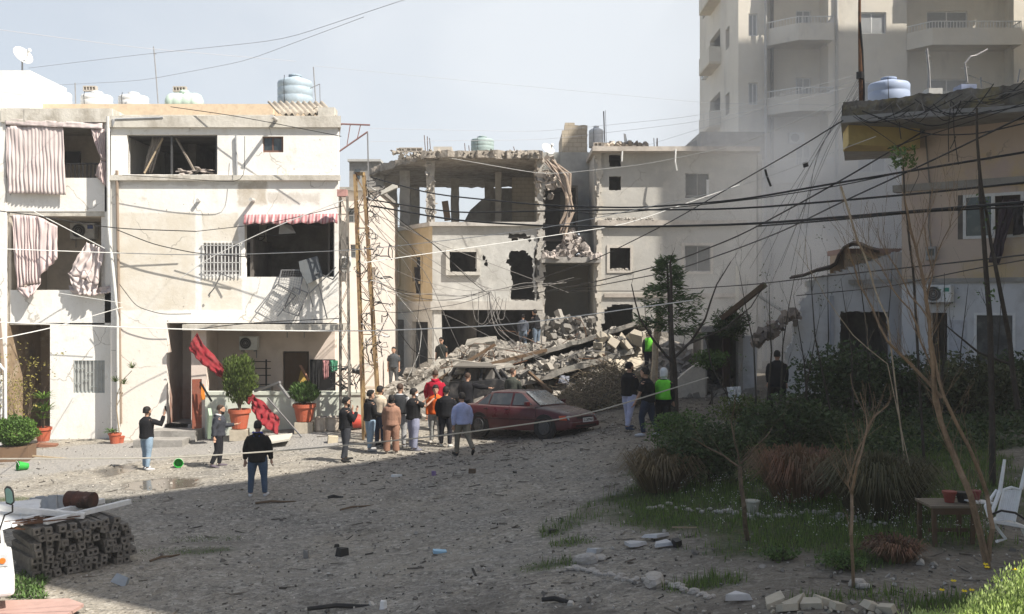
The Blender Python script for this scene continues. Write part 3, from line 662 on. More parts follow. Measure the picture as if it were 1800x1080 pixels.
ac_unit('white air conditioner with a blue badge on the middle balcony wall', 129, 393, 172, 421, YB+2.4, badge=(.05, .10, .35))
ac_unit('white air conditioner on the pink porch wall under the slab', 424, 591, 456, 615, YL+2.45)
ac_unit('air conditioner tucked right under the porch slab', 500, 570, 540, 579, YL+2.3)
ac_unit('grey air conditioner on the corner beside the lattice pylon', 603, 452, 618, 478, YL+1.2)
# roof: tanks, dish, antennas, corrugated sheet, blocks
tank_w = plain('tank_white', (.72, .73, .72), .45, dirt=.2); tank_g = plain('tank_green', (.50, .62, .53), .5, dirt=.2); tank_b = plain('tank_blue', (.36, .44, .50), .45, dirt=.25)
def vtank(name, label, px0, px1, py0, py1, Y, mat, ribs=3):
    r = (X(px1, Y)-X(px0, Y))/2; cx = (X(px0, Y)+X(px1, Y))/2; z0, z1 = Z(py1, Y), Z(py0, Y); h = z1-z0
    t = thing(name, label, 'water tank', (cx, Y+r, z0), 'water tanks on the roofs')
    m = MB(); pr = [(0, r*.96)]
    for k in range(ribs): b = h*.74*(k+.5)/ribs; pr += [(b-.03, r), (b, r*.975), (b+.03, r)]
    pr += [(h*.78, r), (h*.84, r*.93), (h*.9, r*.62), (h*.94, r*.36), (h, r*.34)]
    m.rings((cx, Y+r, z0), pr, 28); m.build('shell', mat, t, smooth=True)
    m = MB(); m.rings((cx, Y+r, z1), [(-.02, r*.38), (.03, r*.38), (.05, r*.3)], 20); m.build('lid', mat, t)
    m = MB(); m.tube([(cx-r*.4, Y+r*.05, z1-h*.08), (cx-r*.42, Y-.02, z1-h*.3), (cx-r*.38, Y-.02, z0+.05)], .012, 5); m.build('strap', cable_m, t)
    return t
def htank(label, px0, px1, py0, py1, Y, mat):
    x0, x1, z0, z1 = X(px0, Y), X(px1, Y), Z(py1, Y), Z(py0, Y); r = (z1-z0)*.72; cz = z1-r
    t = thing('water_tank', label, 'water tank', ((x0+x1)/2, Y+r, z0), 'water tanks on the roofs')
    A = Matrix.Rotation(R_(90), 3, 'Y'); L_ = x1-x0; m = MB(); pr = [(0, r*.5), (.05*L_, r*.82), (.14*L_, r*.97)]
    for k in (.25, .5, .75): pr += [(k*L_-.05, r), (k*L_, r*.95), (k*L_+.05, r)]
    pr += [(.86*L_, r*.97), (.95*L_, r*.82), (L_, r*.5)]
    m.rings((x0, Y+r, cz), pr, 24, A); m.build('shell', mat, t, smooth=True)
    m = MB(); m.rings(((x0+x1)/2, Y+r, z1-.02), [(0, r*.45), (.08, r*.45), (.12, r*.35)], 18); m.build('lid', mat, t)
    m = MB()
    for k in (.25, .75): m.box(x0+L_*k-.1, x0+L_*k+.1, Y, Y+2*r, z0-.3, cz-r*.7)
    m.build('cradle', concrete, t); return t
vtank('water_tank', 'tall blue-grey water tank standing on the white building near its right edge', 481, 543, 127, 186, 37.6, tank_b)
vtank('water_tank', 'leftmost squat white water tank beside the white stair head', 56, 112, 152, 190, 38, tank_w, 2)
vtank('water_tank', 'squat white water tank topped with a perforated block, second from left', 132, 186, 158, 192, 38, tank_w, 2)
vtank('water_tank', 'squat white water tank with a rusty lid, third from left', 199, 251, 160, 192, 38, tank_w, 2)
htank('pale green lying water tank with a perforated block on its lid', 286, 350, 160, 186, 38, tank_g)
def hollow(label, px, py, Y, w_=.5, rot=0):
    m = MB(); c = P(px, py, Y); h = .2; d = .2; x0 = c.x-w_/2
    m.box(x0, x0+w_, Y, Y+d, c.z, c.z+.04); m.box(x0, x0+w_, Y, Y+d, c.z+h-.04, c.z+h)
    for k in range(5): x = x0+k*(w_-.04)/4; m.box(x, x+.04, Y, Y+d, c.z+.04, c.z+h-.04)
    m.box(x0+.01, x0+w_-.01, Y+.1, Y+.12, c.z+.02, c.z+h-.02)
    tth('hollow_block', label, 'concrete block', m, plain('block_grey', (.42, .38, .33), .9), 'hollow blocks on roofs')
hollow('hollow block weighing down the lid of the second white tank', 157, 160, 38.6); hollow('hollow block on the lid of the green lying tank', 315, 161, 38.6)
hollow('hollow block on the roof edge of the grey beige house', 1058, 258, 47.6, .8)
def dish(name, label, px, py, Y, r, az, el, group='satellite dishes'):
    c = P(px, py, Y); t = thing(name, label, 'satellite dish', c-Vector((0, 0, r*1.6)), group)
    A = Euler((R_(90-el), 0, R_(az))).to_matrix(); m = MB()
    m.rings(c, [(r*.28*(k/6)**2, max(.01, r*k/6)) for k in range(7)], 24, A, caps=False); m.build('reflector', plain('dish_grey', (.62, .62, .60), .5), t, smooth=True, solid=.015)
    m = MB(); f_ = c+A @ Vector((0, -r*.2, r*1.1)); m.bar(c+A @ Vector((0, -r*.9, r*.2)), f_, .03); m.rings(f_, [(-.05, .05), (.1, .07)], 8, A); m.build('feed_arm', white_p, t)
    m = MB(); m.tube([c+A @ Vector((0, 0, -.05)), c+Vector((0, .05, -r*.5)), c+Vector((0, .05, -r*1.7))], .03, 6); m.build('mast', steel, t)
dish('satellite_dish', 'large white satellite dish on the stair head at the far left roof', 38, 100, 37, .38, 60, 30)
dish('satellite_dish', 'dark small satellite dish on the roof right of the wrecked frame house', 962, 264, 49, .35, 35, 35)
def antenna(label, pts, Y, bars=(), r=.02):
    t = thing('antenna', label, 'antenna', P(*pts[0], Y), 'aerials on the roofs'); m = MB(); m.tube([P(x, y, Y) for x, y in pts], r, 6); m.build('mast', steel, t)
    if bars:
        m = MB()
        for a, b in bars: m.bar(P(*a, Y), P(*b, Y), .02)
        m.build('crossbar', steel, t)
antenna('thin aerial mast on the peach roof parapet of the white building', [(278, 182), (274, 128), (270, 82)], 37.1, [((270, 95), (275, 95))])
antenna('thin aerial with a crossbar right of the blue-grey tank', [(556, 190), (554, 165), (551, 118)], 36, [((545, 156), (562, 148)), ((562, 148), (563, 192))])
antenna('short white pole at the left roof of the white building', [(133, 182), (132, 146)], 37.4)
antenna('pair of reinforcing bars rising from the block wall roof', [(1063, 250), (1061, 196)], 49, [((1066, 250), (1064, 194))], .035)
m = MB(); a = P(470, 184, 33.2)
rows = [[P(470+i*2.05, 180, 33.9)+Vector((0, 0, .05*math.sin(i*1.25))), P(490+i*2.05, 201, 33.0)+Vector((0, 0, .05*math.sin(i*1.25)))] for i in range(50)]
m.grid(rows); o = m.build('corrugated_sheet', plain('corrugated', (.42, .37, .30), .8, dirt=.5), None, smooth=True, solid=.02); tag(o, 'corrugated roofing sheet sloping on the roof below the blue-grey tank', 'roofing sheet')
m = MB()
for k in range(14): m.chunk(P(rnd(495, 560), rnd(192, 199), 33.5), (.3, .25, .15))
tth('debris_pile', 'broken blocks scattered over the corrugated roofing sheet', 'debris', m, dust_conc)
# steel awning frame to the right of the roof
t = thing('metal_canopy', 'bare curved steel awning frame sticking out past the right edge of the white building', 'steel frame', P(594, 268, YL+1))
m = MB()
for Y in (YL+.6, YL+3):
    m.tube([P(594, 218, Y), P(650, 220, Y)], .03, 5); m.tube([P(594, 268, Y), P(620, 250, Y), P(646, 232, Y)], .03, 5); m.bar(P(610, 255, Y), P(616, 218, Y), .025); m.bar(P(628, 244, Y), P(634, 219, Y), .025)
for px, py in ((650, 220), (646, 232), (620, 250), (600, 220), (625, 219)): m.bar(P(px, py, YL+.6), P(px, py, YL+3), .03)
m.build('bars', plain('frame_red', (.22, .12, .11), .7), t); m = MB(); m.tube([P(646, 232, YL+.6), P(648, 330, YL+.6)], .025, 5); m.build('post', steel, t)
# ================================================================ houses behind
# pink house glimpsed between the white block and the pylon
t = thing('house', 'pinkish plastered house glimpsed behind the yellow lattice pylon, with small barred windows', 'house', (X(630, 41), 43, .6))
pkm = Mat('pink_plaster', (.68, .61, .55)).stain((.50, .45, .40), .8, .42, .7, .6).bump(8, .3).m
m = MB(); wallpx(m, 560, 664, 336, 760, 41, .25, holes=[(612, 366, 632, 392), (616, 430, 634, 454), (645, 470, 660, 500)], zbot=-.2); m.box(X(560, 41), X(664, 41), 48, 48.2, 0, Z(336, 41)); m.box(X(640, 48), X(664, 41), 41.25, 48, 0, Z(336, 41)); m.build('wall', pkm, t)
m = MB(); m.box(X(556, 41), X(668, 41), 40.8, 48, Z(336, 41), Z(330, 41)); m.build('roof', concrete, t)
m = MB(); room(m, 612, 366, 632, 392, 41.25, 1, 0); room(m, 616, 430, 634, 454, 41.25, 1, 0); room(m, 645, 470, 660, 500, 41.25, 1, 0); m.build('rooms', dark_room, t)
for a in ((612, 366, 632, 392), (616, 430, 634, 454)):
    w_ = window(*a, 41.1, t, steel, bars=(1, 1), fw=.04)
t = thing('house', 'flat-roofed grey house on the skyline left of the ruined frame storey', 'house', (X(640, 70), 74, 2))
m = MB(); m.box(X(614, 70), X(668, 70), 70, 80, 0, Z(285, 70)); m.build('wall', concrete, t); m = MB(); m.box(X(612, 70), X(670, 70), 69.7, 80.3, Z(285, 70), Z(281, 70)); m.build('roof', plain('roof_grey', (.4, .4, .38), .9), t)
m = MB(); m.box(X(625, 70), X(633, 70), 69.9, 69.97, Z(315, 70), Z(298, 70)); m.build('window', win_glass, t)

# ---------------------------------------------------------------- ruined corner building
YC = 46.0
C0 = Vector((X(760, YC), YC)); C1 = Vector((X(665, 51.6), 51.6)); CR = X(952, YC); CB = 57.0
cz = lambda y: Z(y, YC)
t = ruin = thing('damaged_building', 'bombed corner building with an open concrete frame on top and yellow left face', 'building', (X(850, YC), 50, 1))
gp = Mat('grey_beige_plaster', (.50, .495, .465)).stain((.32, .31, .28), .6, .4, .7, .7).stain((.26, .24, .21), 1.7, .6, .72, .7, off=5).stain((.66, .65, .60), 2.4, .5, .72, .5, off=9).worn((.2, .18, .16), 2).bump(6, .5, .04).m
yp = Mat('ochre_plaster', (.50, .40, .25)).stain((.36, .29, .19), .8, .4, .7, .7).stain((.60, .52, .38), 2, .5, .72, .6, off=5).bump(7, .4, .03).m
hole_door = [(893, 447), (900, 441), (925, 443), (936, 455), (938, 508), (940, 530), (900, 530), (898, 512), (901, 500), (898, 486), (896, 466), (892, 462)]
gash = [(893, 413), (905, 411), (925, 412), (934, 418), (933, 426), (925, 421), (912, 419), (903, 424), (897, 419)]
slit = [(849, 450), (853, 449), (856, 466), (853, 470)]
corner_bite = [(944, 395), (960, 395), (960, 420), (948, 430), (952, 470), (946, 500), (950, 540), (944, 520), (940, 470), (943, 430)]
def fr_in(px, py):
    if 790 < px < 838 and 443 < py < 478: return False
    return not (inpoly(px, py, hole_door) or inpoly(px, py, gash) or inpoly(px, py, slit) or inpoly(px, py, corner_bite))
m = MB(); ragged(m, 760, 952, 396, 532, YC, .22, fr_in, .1, .045); m.build('front_wall', gp, t)
m = MB(); wv = (C0-C1).length
def uon(px):  # distance along the left face from its far end, for a picture column
    d = C0-C1; k = (px-900)/F; s_ = (k*C1.y-C1.x)/(d.x-k*d.y); return s_*wv
def zon(px, py):
    p = C1+(C0-C1)*(uon(px)/wv); return Z(py, p.y)
hl = [(uon(680), uon(702), zon(690, 500), zon(690, 460)), (uon(726), uon(741), zon(733, 495), zon(733, 452))]
wall(m, C1, C0, zon(760, 540), cz(397), .22, hl); m.build('left_wall', yp, t)
m = MB(); hl2 = [(uon(684), uon(710), 1.0, zon(700, 562)), (uon(724), uon(752), 1.0, zon(740, 566))]
wall(m, C1, C0, .3, zon(760, 540), .22, [(a, b, c, d) for a, b, c, d in hl2]); m.build('left_wall', gp, t)
# slabs
def slab(mb, z0, z1, over=.25, jit=.0, x1=CR+.05):
    pts = [(C1.x-over, C1.y), (C0.x-over*.6, YC-over), (x1, YC-over), (x1, CB), (C1.x-over, CB)]
    if not jit: return mb.prism([(x, y, z0) for x, y in pts], (0, 0, z1-z0))
    # ragged slab: subdivided rim
    rim = []
    for i in range(len(pts)):
        a = Vector(pts[i]); b = Vector(pts[(i+1) % len(pts)]); n = max(1, int((b-a).length/.22))
        for k in range(n):
            p = a.lerp(b, k/n); o_ = rnd(-jit, jit); rim.append((p.x+o_*.6, p.y+o_))
    n = len(rim); v0 = [(x, y, z0+rnd(-jit*.5, jit*.35)) for x, y in rim]; v1 = [(x, y, z1+rnd(-jit*.2, jit*.3)) for x, y in rim]
    return mb.add(v0+v1, [tuple(range(n-1, -1, -1)), tuple(range(n, 2*n))]+[(i, (i+1) % n, (i+1) % n+n, i+n) for i in range(n)])
m = MB(); slab(m, cz(398), cz(391), .2); slab(m, cz(545), cz(530), .12); m.build('floor_slab', plain('slab_light', (.48, .46, .42), .9, dirt=.4, scale=2), t)
m = MB(); slab(m, cz(280), cz(268), .5, .13); m.build('roof_slab', Mat('broken_slab', (.36, .32, .27)).stain((.15, .13, .11), 2.2, .4, .65, .8).stain((.52, .48, .42), 5, .5, .7, .6, off=3).bump(12, .8, .06).m, t)
m = MB()
for k in range(300):
    x = rnd(X(690, YC), CR); y = YC-.5+rnd(-.05, .5); s = .04+.15*random.random()**2; m.chunk((x, y, cz(rnd(267, 281))), (s*1.6, s, s*.7))
m.build('crumbled_edge', Mat('crumbs', (.27, .24, .20)).island(.5, 1.35).m, t)
# columns of the open storey
cm = Mat('frame_concrete', (.38, .35, .30)).stain((.2, .18, .16), 1.5, .42, .7, .7).stain((.5, .47, .42), 3, .5, .7, .6, off=4).bump(12, .6, .04).m
def column(px, Y, w_=.32, top=283, bot=392, d=.32):
    m = MB(); x = X(px, Y); n = 9; z0, z1 = cz(bot), cz(top); rr = []
    for k in range(n+1):
        z = z0+(z1-z0)*k/n; rr.append([(x+sx*w_/2+rnd(-.02, .02), Y+sy*d/2+rnd(-.02, .02), z) for sx, sy in ((-1, -1), (1, -1), (1, 1), (-1, 1))])
    m.loft(rr); m.build('column', cm, t)
for a in ((757, YC+.2, .38), (712, 49.5, .5), (669, 51.8, .45), (800, 52.5, .42), (860, 54, .5), (876, 50, .3), (690, 56.3, .5), (728, 56.3, .6), (918, 56.2, .6)): column(*a)
m = MB()
for k in range(40): m.chunk(P(rnd(749, 765), rnd(285, 390), YC-.02), (rnd(.06, .14), .08, rnd(.1, .3)))
m.build('spalled_concrete', dust_conc, t)
# right inner wall and back wall of the open storey
bw = Mat('block_wall', (.46, .40, .31)).stain((.3, .25, .19), 1.2, .45, .7, .6); br = node(bw.nt, 'ShaderNodeTexBrick'); br.inputs['Scale'].default_value = 1
br.inputs['Brick Width'].default_value = .42; br.inputs['Row Height'].default_value = .21; br.inputs['Mortar Size'].default_value = .012
mpn = node(bw.nt, 'ShaderNodeMapping'); mpn.inputs['Rotation'].default_value = (R_(90), 0, 0); sw = node(bw.nt, 'ShaderNodeCombineXYZ'); o3 = bw.xyz(); bw.L(bw.math('ADD', o3[0], o3[1]), sw.inputs[0]); bw.L(o3[2], sw.inputs[1]); bw.L(sw.outputs[0], br.inputs['Vector'])
bw.mix(bw.math('MULTIPLY', br.outputs['Fac'], .6), (.2, .17, .13)); bw.bump(12, .4)
m = MB(); m.box(X(900, 51), CR+.02, 52, 52.2, cz(392), cz(283)); m.box(CR-.2, CR, YC+.05, 56.8, cz(392), cz(283)); m.build('block_wall', bw.m, t)
m = MB()
m.box(X(655, CB), X(668, CB), CB-.2, CB, cz(392), cz(283)); m.build('rear_pier', concrete, t); m = MB(); m.box(X(868, CB), X(925, CB), CB-.2, CB, cz(392), cz(283))
m.prism([(X(810, 53), 53, cz(392)), (X(862, 53), 53, cz(392)), (X(862, 53), 53, cz(315)), (X(848, 53), 53, cz(322)), (X(826, 53), 53, cz(345)), (X(814, 53), 53, cz(372))], (0, .2, 0)); m.build('inner_wall', concrete, t)
m = MB(); m.bar(P(787, 388, 47.2), P(782, 354, 47.2), .3, .2); m.build('leaning_board', wood_d, t)
# window surrounds, ground storey
m = MB()
for a in ((784, 437, 844, 443), (784, 478, 844, 484), (784, 443, 790, 478), (838, 443, 844, 478)): boxpx(m, *a, YC-.16, .2)
m.build('window_surround', plain('surround', (.52, .50, .45), .9, dirt=.4), t)
m = MB()
for a, b in ((0, hl[0]), (1, hl[1])):
    u0, u1, z0, z1 = b; d = (C0-C1).normalized(); n_ = Vector((-d.y, d.x)); e = .12
    for (ua, ub, za, zb) in ((u0-e, u1+e, z0-e, z0), (u0-e, u1+e, z1, z1+e), (u0-e, u0, z0, z1), (u1, u1+e, z0, z1)):
        p, q = C1+d*ua-n_*.06, C1+d*ub-n_*.06; m.prism([(p.x, p.y, za), (q.x, q.y, za), (q.x, q.y, zb), (p.x, p.y, zb)], (n_.x*.1, n_.y*.1, 0))
m.build('window_surround', yp, t)
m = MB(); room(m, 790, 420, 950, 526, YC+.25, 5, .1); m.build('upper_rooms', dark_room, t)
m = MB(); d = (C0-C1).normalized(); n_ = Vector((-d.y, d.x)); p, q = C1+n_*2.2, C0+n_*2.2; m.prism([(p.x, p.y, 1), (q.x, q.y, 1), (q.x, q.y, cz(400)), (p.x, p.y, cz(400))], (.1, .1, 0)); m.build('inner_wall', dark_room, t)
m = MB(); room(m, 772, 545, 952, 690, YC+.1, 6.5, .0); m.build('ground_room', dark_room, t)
m = MB(); clm = plain('column_light', (.52, .51, .47), .9, dirt=.4); boxpx(m, 762, 545, 776, 700, YC-.02, .4, .5); m.build('column', clm, t); m = MB(); boxpx(m, 940, 530, 956, 700, YC-.02, .4, .5); m.build('column', clm, t)
m = MB(); m.box(CR-.22, CR, YC+.25, CB, .5, cz(398)); m.box(C1.x, CR, CB-.2, CB, .5, cz(398)); m.build('rear_wall', concrete, t)
def cloth_th(label, top, bot, Y, mat, cat='curtain', **k):
    return clothing('curtain', label, cat, mat, lambda m: cloth(m, pxl(top, Y), pxl(bot, Y-.15), 20, 10, .06, 3, **k))
cloth_th('grey curtain blown out of the left window of the ochre wall', [(685, 462), (697, 464)], [(676, 505), (692, 528)], 49.8, plain('grey_curtain', (.24, .23, .22), .9))
cloth_th('dark curtain hanging out of the narrow window of the ochre wall', [(728, 470), (738, 470)], [(731, 515), (740, 520)], 47.3, curtain_dark)
vtank('water_tank', 'grey-green water tank alone on the ruined building roof', 827, 868, 238, 265, 52, plain('tank_teal', (.30, .38, .37), .5))
m = MB(); boxpx(m, 762, 258, 794, 266, 50, 1.0); tth('block_stack', 'low stack of pale blocks on the ruined roof left of the grey-green tank', 'concrete blocks', m, plain('block_pale', (.45, .42, .37), .9))
hollow('row of hollow blocks along the broken roof edge above the open storey', 722, 267, 47, 1.1); hollow('short row of hollow blocks beside the roof edge row', 706, 268, 47, .5)
for k, (px, y0) in enumerate(((748, 238), (752, 240), (757, 243), (818, 252), (825, 256), (905, 258))):
    m = MB(); m.tube([P(px, 268, 47.5), P(px-1.5+rnd(-1, 1), y0, 47.5)], .018, 5); tth('reinforcing_bar', ['first', 'second', 'third', 'fourth', 'fifth', 'last'][k]+' thin reinforcing bar from the left on the ruined roof', 'rebar', m, rust, 'rebar on the ruined roof')

# ---------------------------------------------------------------- collapsed bay between the buildings
t = thing('collapsed_bay', 'torn open stairwell bay with hanging rubble between the ruined building and the beige house', 'building', (X(1000, 48), 49, 1))
m = MB(); boxpx(m, 952, 292, 990, 560, 50, .2); boxpx(m, 985, 268, 1048, 410, 49.2, .2); boxpx(m, 952, 268, 990, 300, 49.6, .2)
m.build('inner_wall', Mat('bay_wall', (.40, .40, .37)).stain((.22, .21, .2), .9, .45, .7, .7).bump(8, .4).m, t)
m = MB(); ragged(m, 938, 962, 275, 585, YC-.1, .35, lambda x, y: abs(x-951+math.sin(y*.13)*1.6) < 5.5+2*math.sin(y*.31), .09, .04); m.build('torn_wall_edge', Mat('torn_edge', (.43, .41, .37)).stain((.3, .27, .23), 3, .45, .65, .7).bump(14, .7, .05).m, t)
m = MB(); room(m, 958, 330, 1012, 420, YC+1.2, 2.2, .0); m.build('upper_recess', dark_room, t)
m = MB(); room(m, 957, 462, 1052, 600, YC+.3, 3.6, .0); m.build('lower_recess', Mat('recess_plaster', (.34, .32, .28)).stain((.16, .15, .13), .7, .4, .7, .6).rect(-5, 5, 2, 8, (.44, .36, .26), .4, 1, .8).m, t)
m = MB(); boxpx(m, 952, 452, 1056, 462, YC-.5, 4.5); m.build('floor_slab', concrete, t)
m = MB()
for k in range(420):
    u = random.random(); px = 955+100*u; top = 418+12*math.sin(u*9)+abs(u-.5)*50; Y = YC-.5+rnd(0, 2)
    s = rnd(.1, .42); m.chunk(P(px, rnd(top, 455), Y), (s, s*rnd(.5, 1), s*rnd(.4, .8)))
m.build('rubble_heap', Mat('rubble_pinkish', (.37, .33, .30)).island(.5, 1.4).stain((.46, .3, .24), 1, .6, .7, .4).m, t)
m = MB()
for k in range(90): m.chunk(P(rnd(942, 975), rnd(305, 330) if random.random() < .7 else rnd(275, 345), YC-.2+rnd(0, 1)), (rnd(.15, .4), .3, rnd(.1, .25)))
m.build('broken_masonry', Mat('rubble_brown', (.32, .28, .24)).island(.5, 1.4).m, t)
for i in range(16):
    m = MB(); x0 = 956+i*1.6+rnd(-2, 2); pts = [(x0, 283+rnd(-3, 8)), (x0+20+rnd(-4, 4), 308+rnd(-4, 4)), (1002+rnd(-7, 4), 345+rnd(-5, 5)), (1005+rnd(-12, 3), 375+rnd(-8, 8)), (994+rnd(-10, 6), 398+rnd(-8, 18))]
    m.tube([P(a, b, YC-.3-rnd(0, .4)) for a, b in pts], [.04, .05, .08, .09, .04] if i % 3 == 0 else .025, 6)
    m.build('hanging_strip', plain('strip_%d' % (i % 3), [(.34, .27, .21), (.26, .23, .21), (.42, .33, .27)][i % 3], .9, dirt=.5), t)

# ---------------------------------------------------------------- grey-beige house right of it
YR = 46.0
t = thing('beige_house', 'grey beige three-storey house with square dark windows partly in shadow', 'house', (X(1180, YR), 50, 1.5))
bp = Mat('beige_plaster', (.49, .475, .435)).stain((.34, .325, .29), .5, .42, .7, .6).stain((.32, .29, .25), 1.8, .62, .74, .6, off=5).stain((.66, .62, .54), 2, .5, .72, .4, off=8).worn((.26, .23, .19), 1.8).bump(6, .4, .03).m
xr0 = X(1045, YR)
m = MB(); HB = [(1072, 274, 1092, 294), (1072, 311, 1092, 334), (1204, 305, 1247, 346), (1072, 436, 1108, 476), (1203, 432, 1249, 478)]
low = [(1062, 548), (1075, 536), (1112, 534), (1112, 600), (1058, 600)]
def rin(px, py):
    if any(a < px < c and b < py < d for a, b, c, d in HB): return False
    return not inpoly(px, py, low) and not (px < 1050 and 470 < py < 560 and (px+py*.3) % 7 < 3) and not (px < 1062 and py > 560 and px < 1052+math.sin(py*.2)*5)
ragged(m, 1050, 1330, 268, 640, YR, .25, rin, .11, .02); m.build('wall', bp, t)
m = MB(); m.box(xr0-.15, X(1330, YR), YR-.75, 56, cz(270), cz(262)); m.box(X(1050, YR), X(1312, YR), YR-.22, YR, cz(398), cz(388)); m.box(X(1062, YR), X(1312, YR), YR-.1, YR, cz(523), cz(516)); m.build('cornice', Mat('cornice', (.52, .47, .41)).stain((.26, .23, .2), 1.8, .4, .66, .7).bump(10, .5).m, t)
m = MB(); m.box(xr0, xr0+.2, YR+.25, 56, .5, cz(270)); m.box(xr0, X(1300, YR), 55.8, 56, .5, cz(270)); m.box(X(1300, 50), X(1300, 50)+.2, YR+.3, 56, .5, cz(270)); m.build('side_wall', bp, t)
m = MB(); ragged(m, 1046, 1060, 268, 595, YR-.12, .3, lambda x, y: abs(x-1053+math.sin(y*.1)) < 4+1.5*math.sin(y*.23+1), .08, .03); m.build('corner_pillar', plain('pillar', (.56, .52, .45), .9, dirt=.4), t)
for i, a in enumerate(HB):
    m = MB(); room(m, *a, YR+.25, 1.6, .05); m.build('recess', dark_room, t)
for i, a in enumerate(HB[2:]):
    m = MB(); e = 5
    for q in ((a[0]-e, a[1]-e, a[2]+e, a[1]), (a[0]-e, a[3], a[2]+e, a[3]+4), (a[0]-e, a[1], a[0], a[3]), (a[2], a[1], a[2]+e, a[3])): boxpx(m, *q, YR-.05, .08)
    if i: m.build('window_frame', plain('frame_beige', (.56, .52, .46), .9), t)
m = MB(); boxpx(m, 1242, 316, 1248, 346, YR+.05, .05); m.build('shutter', white_p, t)
window(1204, 305, 1247, 346, YR+.15, t, steel, bars=(1, 0), fw=.05); window(1203, 432, 1249, 478, YR+.15, t, steel, bars=(1, 0), fw=.05)
m = MB()
for k in range(60): m.chunk(P(rnd(1060, 1150), rnd(384, 388), YR-.15), (rnd(.05, .22), .12, rnd(.05, .15)))
for k in range(50): m.chunk(P(rnd(1074, 1106), rnd(473, 478), YR+.05), (rnd(.05, .2), .1, rnd(.04, .1)))
m.build('ledge_rubble', dust_conc, t)
m = MB(); m.box(X(1225, 50), X(1335, 50), 49, 53, cz(262), Z(238, 50)); m.prism([(X(1160, 50), 50, cz(262)), (X(1225, 50), 50, cz(262)), (X(1225, 50), 50, Z(244, 50))], (0, 1, 0)); m.build('roof_room', concrete, t)
m = MB(); ragged(m, 988, 1037, 216, 270, 49.5, .25, lambda x, y: y > 229-12*(x > 994)+4*(x > 1022) and not (x > 1012 and y < 222) and not (x > 1034), .13, .02); m.box(X(988, 49.5), X(988, 49.5)+.25, 49.75, 53, cz(262), Z(232, 49.5)); m.build('roof_block_wall', bw.m, t)
vtank('water_tank', 'white water tank right behind the block wall on the beige house roof', 1036, 1062, 221, 258, 50, tank_w)
m = MB()
for k in range(70): m.chunk(P(rnd(1060, 1135), rnd(252, 262), 47+rnd(0, 1)), (rnd(.1, .4), .2, rnd(.08, .3)))
tth('rubble_pile', 'broken blocks strewn along the roof edge of the beige house', 'rubble', m, Mat('rubble_roof', (.44, .38, .31)).island(.5, 1.4).m)
for k, px in enumerate((1150, 1154, 1156)):
    m = MB(); m.tube([P(px, 260, 48), P(px+rnd(-1, 1), 243, 48)], .018, 5); tth('reinforcing_bar', ['left', 'middle', 'right'][k]+' one of three thin bars sticking up from the beige house roof', 'rebar', m, rust, 'rebar on the beige house')
m = MB(); m.tube([P(1188, 262, 45.2), P(1187, 285, 45.15), P(1190, 300, 45.2)], .04, 5); m.tube([P(1094, 266, 45.2), P(1093, 284, 45.2)], .04, 5); tth('cable_scrap', 'torn cable scraps dangling from the eaves of the beige house', 'cable', m, cable_w)
m = MB(); m.add([P(1096, 235, 47.5), P(1100, 236, 47.5), P(1104, 255, 47.5), P(1098, 256, 47.5)], [(0, 1, 2, 3)]); o = m.build('panel', white_p, None, solid=.03); tag(o, 'narrow white panel standing in the roof rubble of the beige house', 'panel')

# ---------------------------------------------------------------- tower block
YT = 58.0
tz = lambda y: Z(y, YT)
t = tower = thing('tower_block', 'tall cream apartment tower with chamfered balconies rising behind the drifting smoke', 'apartment tower', (X(1560, YT), 64, 1.5))
tp = Mat('tower_cream', (.72, .67, .57)).stain((.50, .46, .38), .22, .42, .66, .6).stain((.34, .31, .27), .7, .55, .75, .6, stretch=(1, 1, .35), off=5).stain((.66, .64, .58), .5, .5, .7, .5, off=8).bump(3, .3, .05).m
tp2 = Mat('tower_ochre', (.68, .60, .46)).stain((.38, .33, .26), .4, .42, .66, .6).m
FL = 122/F*YT   # storey height
top_z = Z(-330, YT); zF = [tz(70)+k*FL for k in range(-5, 4)]     # balcony floor levels
X0, X1, X2, X3, X4, X5 = X(1348, YT), X(1456, YT), X(1594, YT), X(1782, YT), X(1900, YT), X(2250, YT)
XS = X(1300, YT)
m = MB(); holes = []
for z in zF:
    holes += [(X(1508, YT)-X1, X(1558, YT)-X1, z+.35+.0, z+1.6)]
wall(m, (X1, YT), (X2, YT), 1, top_z, .3, holes)
hb = []
for z in zF: hb += [(X(1643, YT)-X2, X(1716, YT)-X2, z+.25, z+2.0)]
wall(m, (X2, YT+1.1), (X3, YT+1.1), 1, top_z, .3, hb)
ha = []
for z in zF: ha += [(X(1413, YT)-X0, X(1440, YT)-X0, z+.1, z+2.2)]
wall(m, (X0, YT+1.6), (X1, YT+1.6), 1, top_z, .3, ha)
hs = []
for z in zF: hs += [(X(1318, YT)-XS, X(1334, YT)-XS, z+.3, z+1.6)]
wall(m, (XS, YT+.3), (X0, YT+.3), 1, top_z, .3, hs)
wall(m, (X3, YT), (X5, YT), 1, top_z, .3, [])
m.box(X2-.3, X2, YT+.3, YT+1.4, 1, top_z); m.box(X3, X3+.3, YT+.3, YT+1.4, 1, top_z); m.box(X1, X1+.3, YT+.3, YT+1.9, 1, top_z); m.box(X0-.3, X0, YT+.6, YT+1.9, 1, top_z)
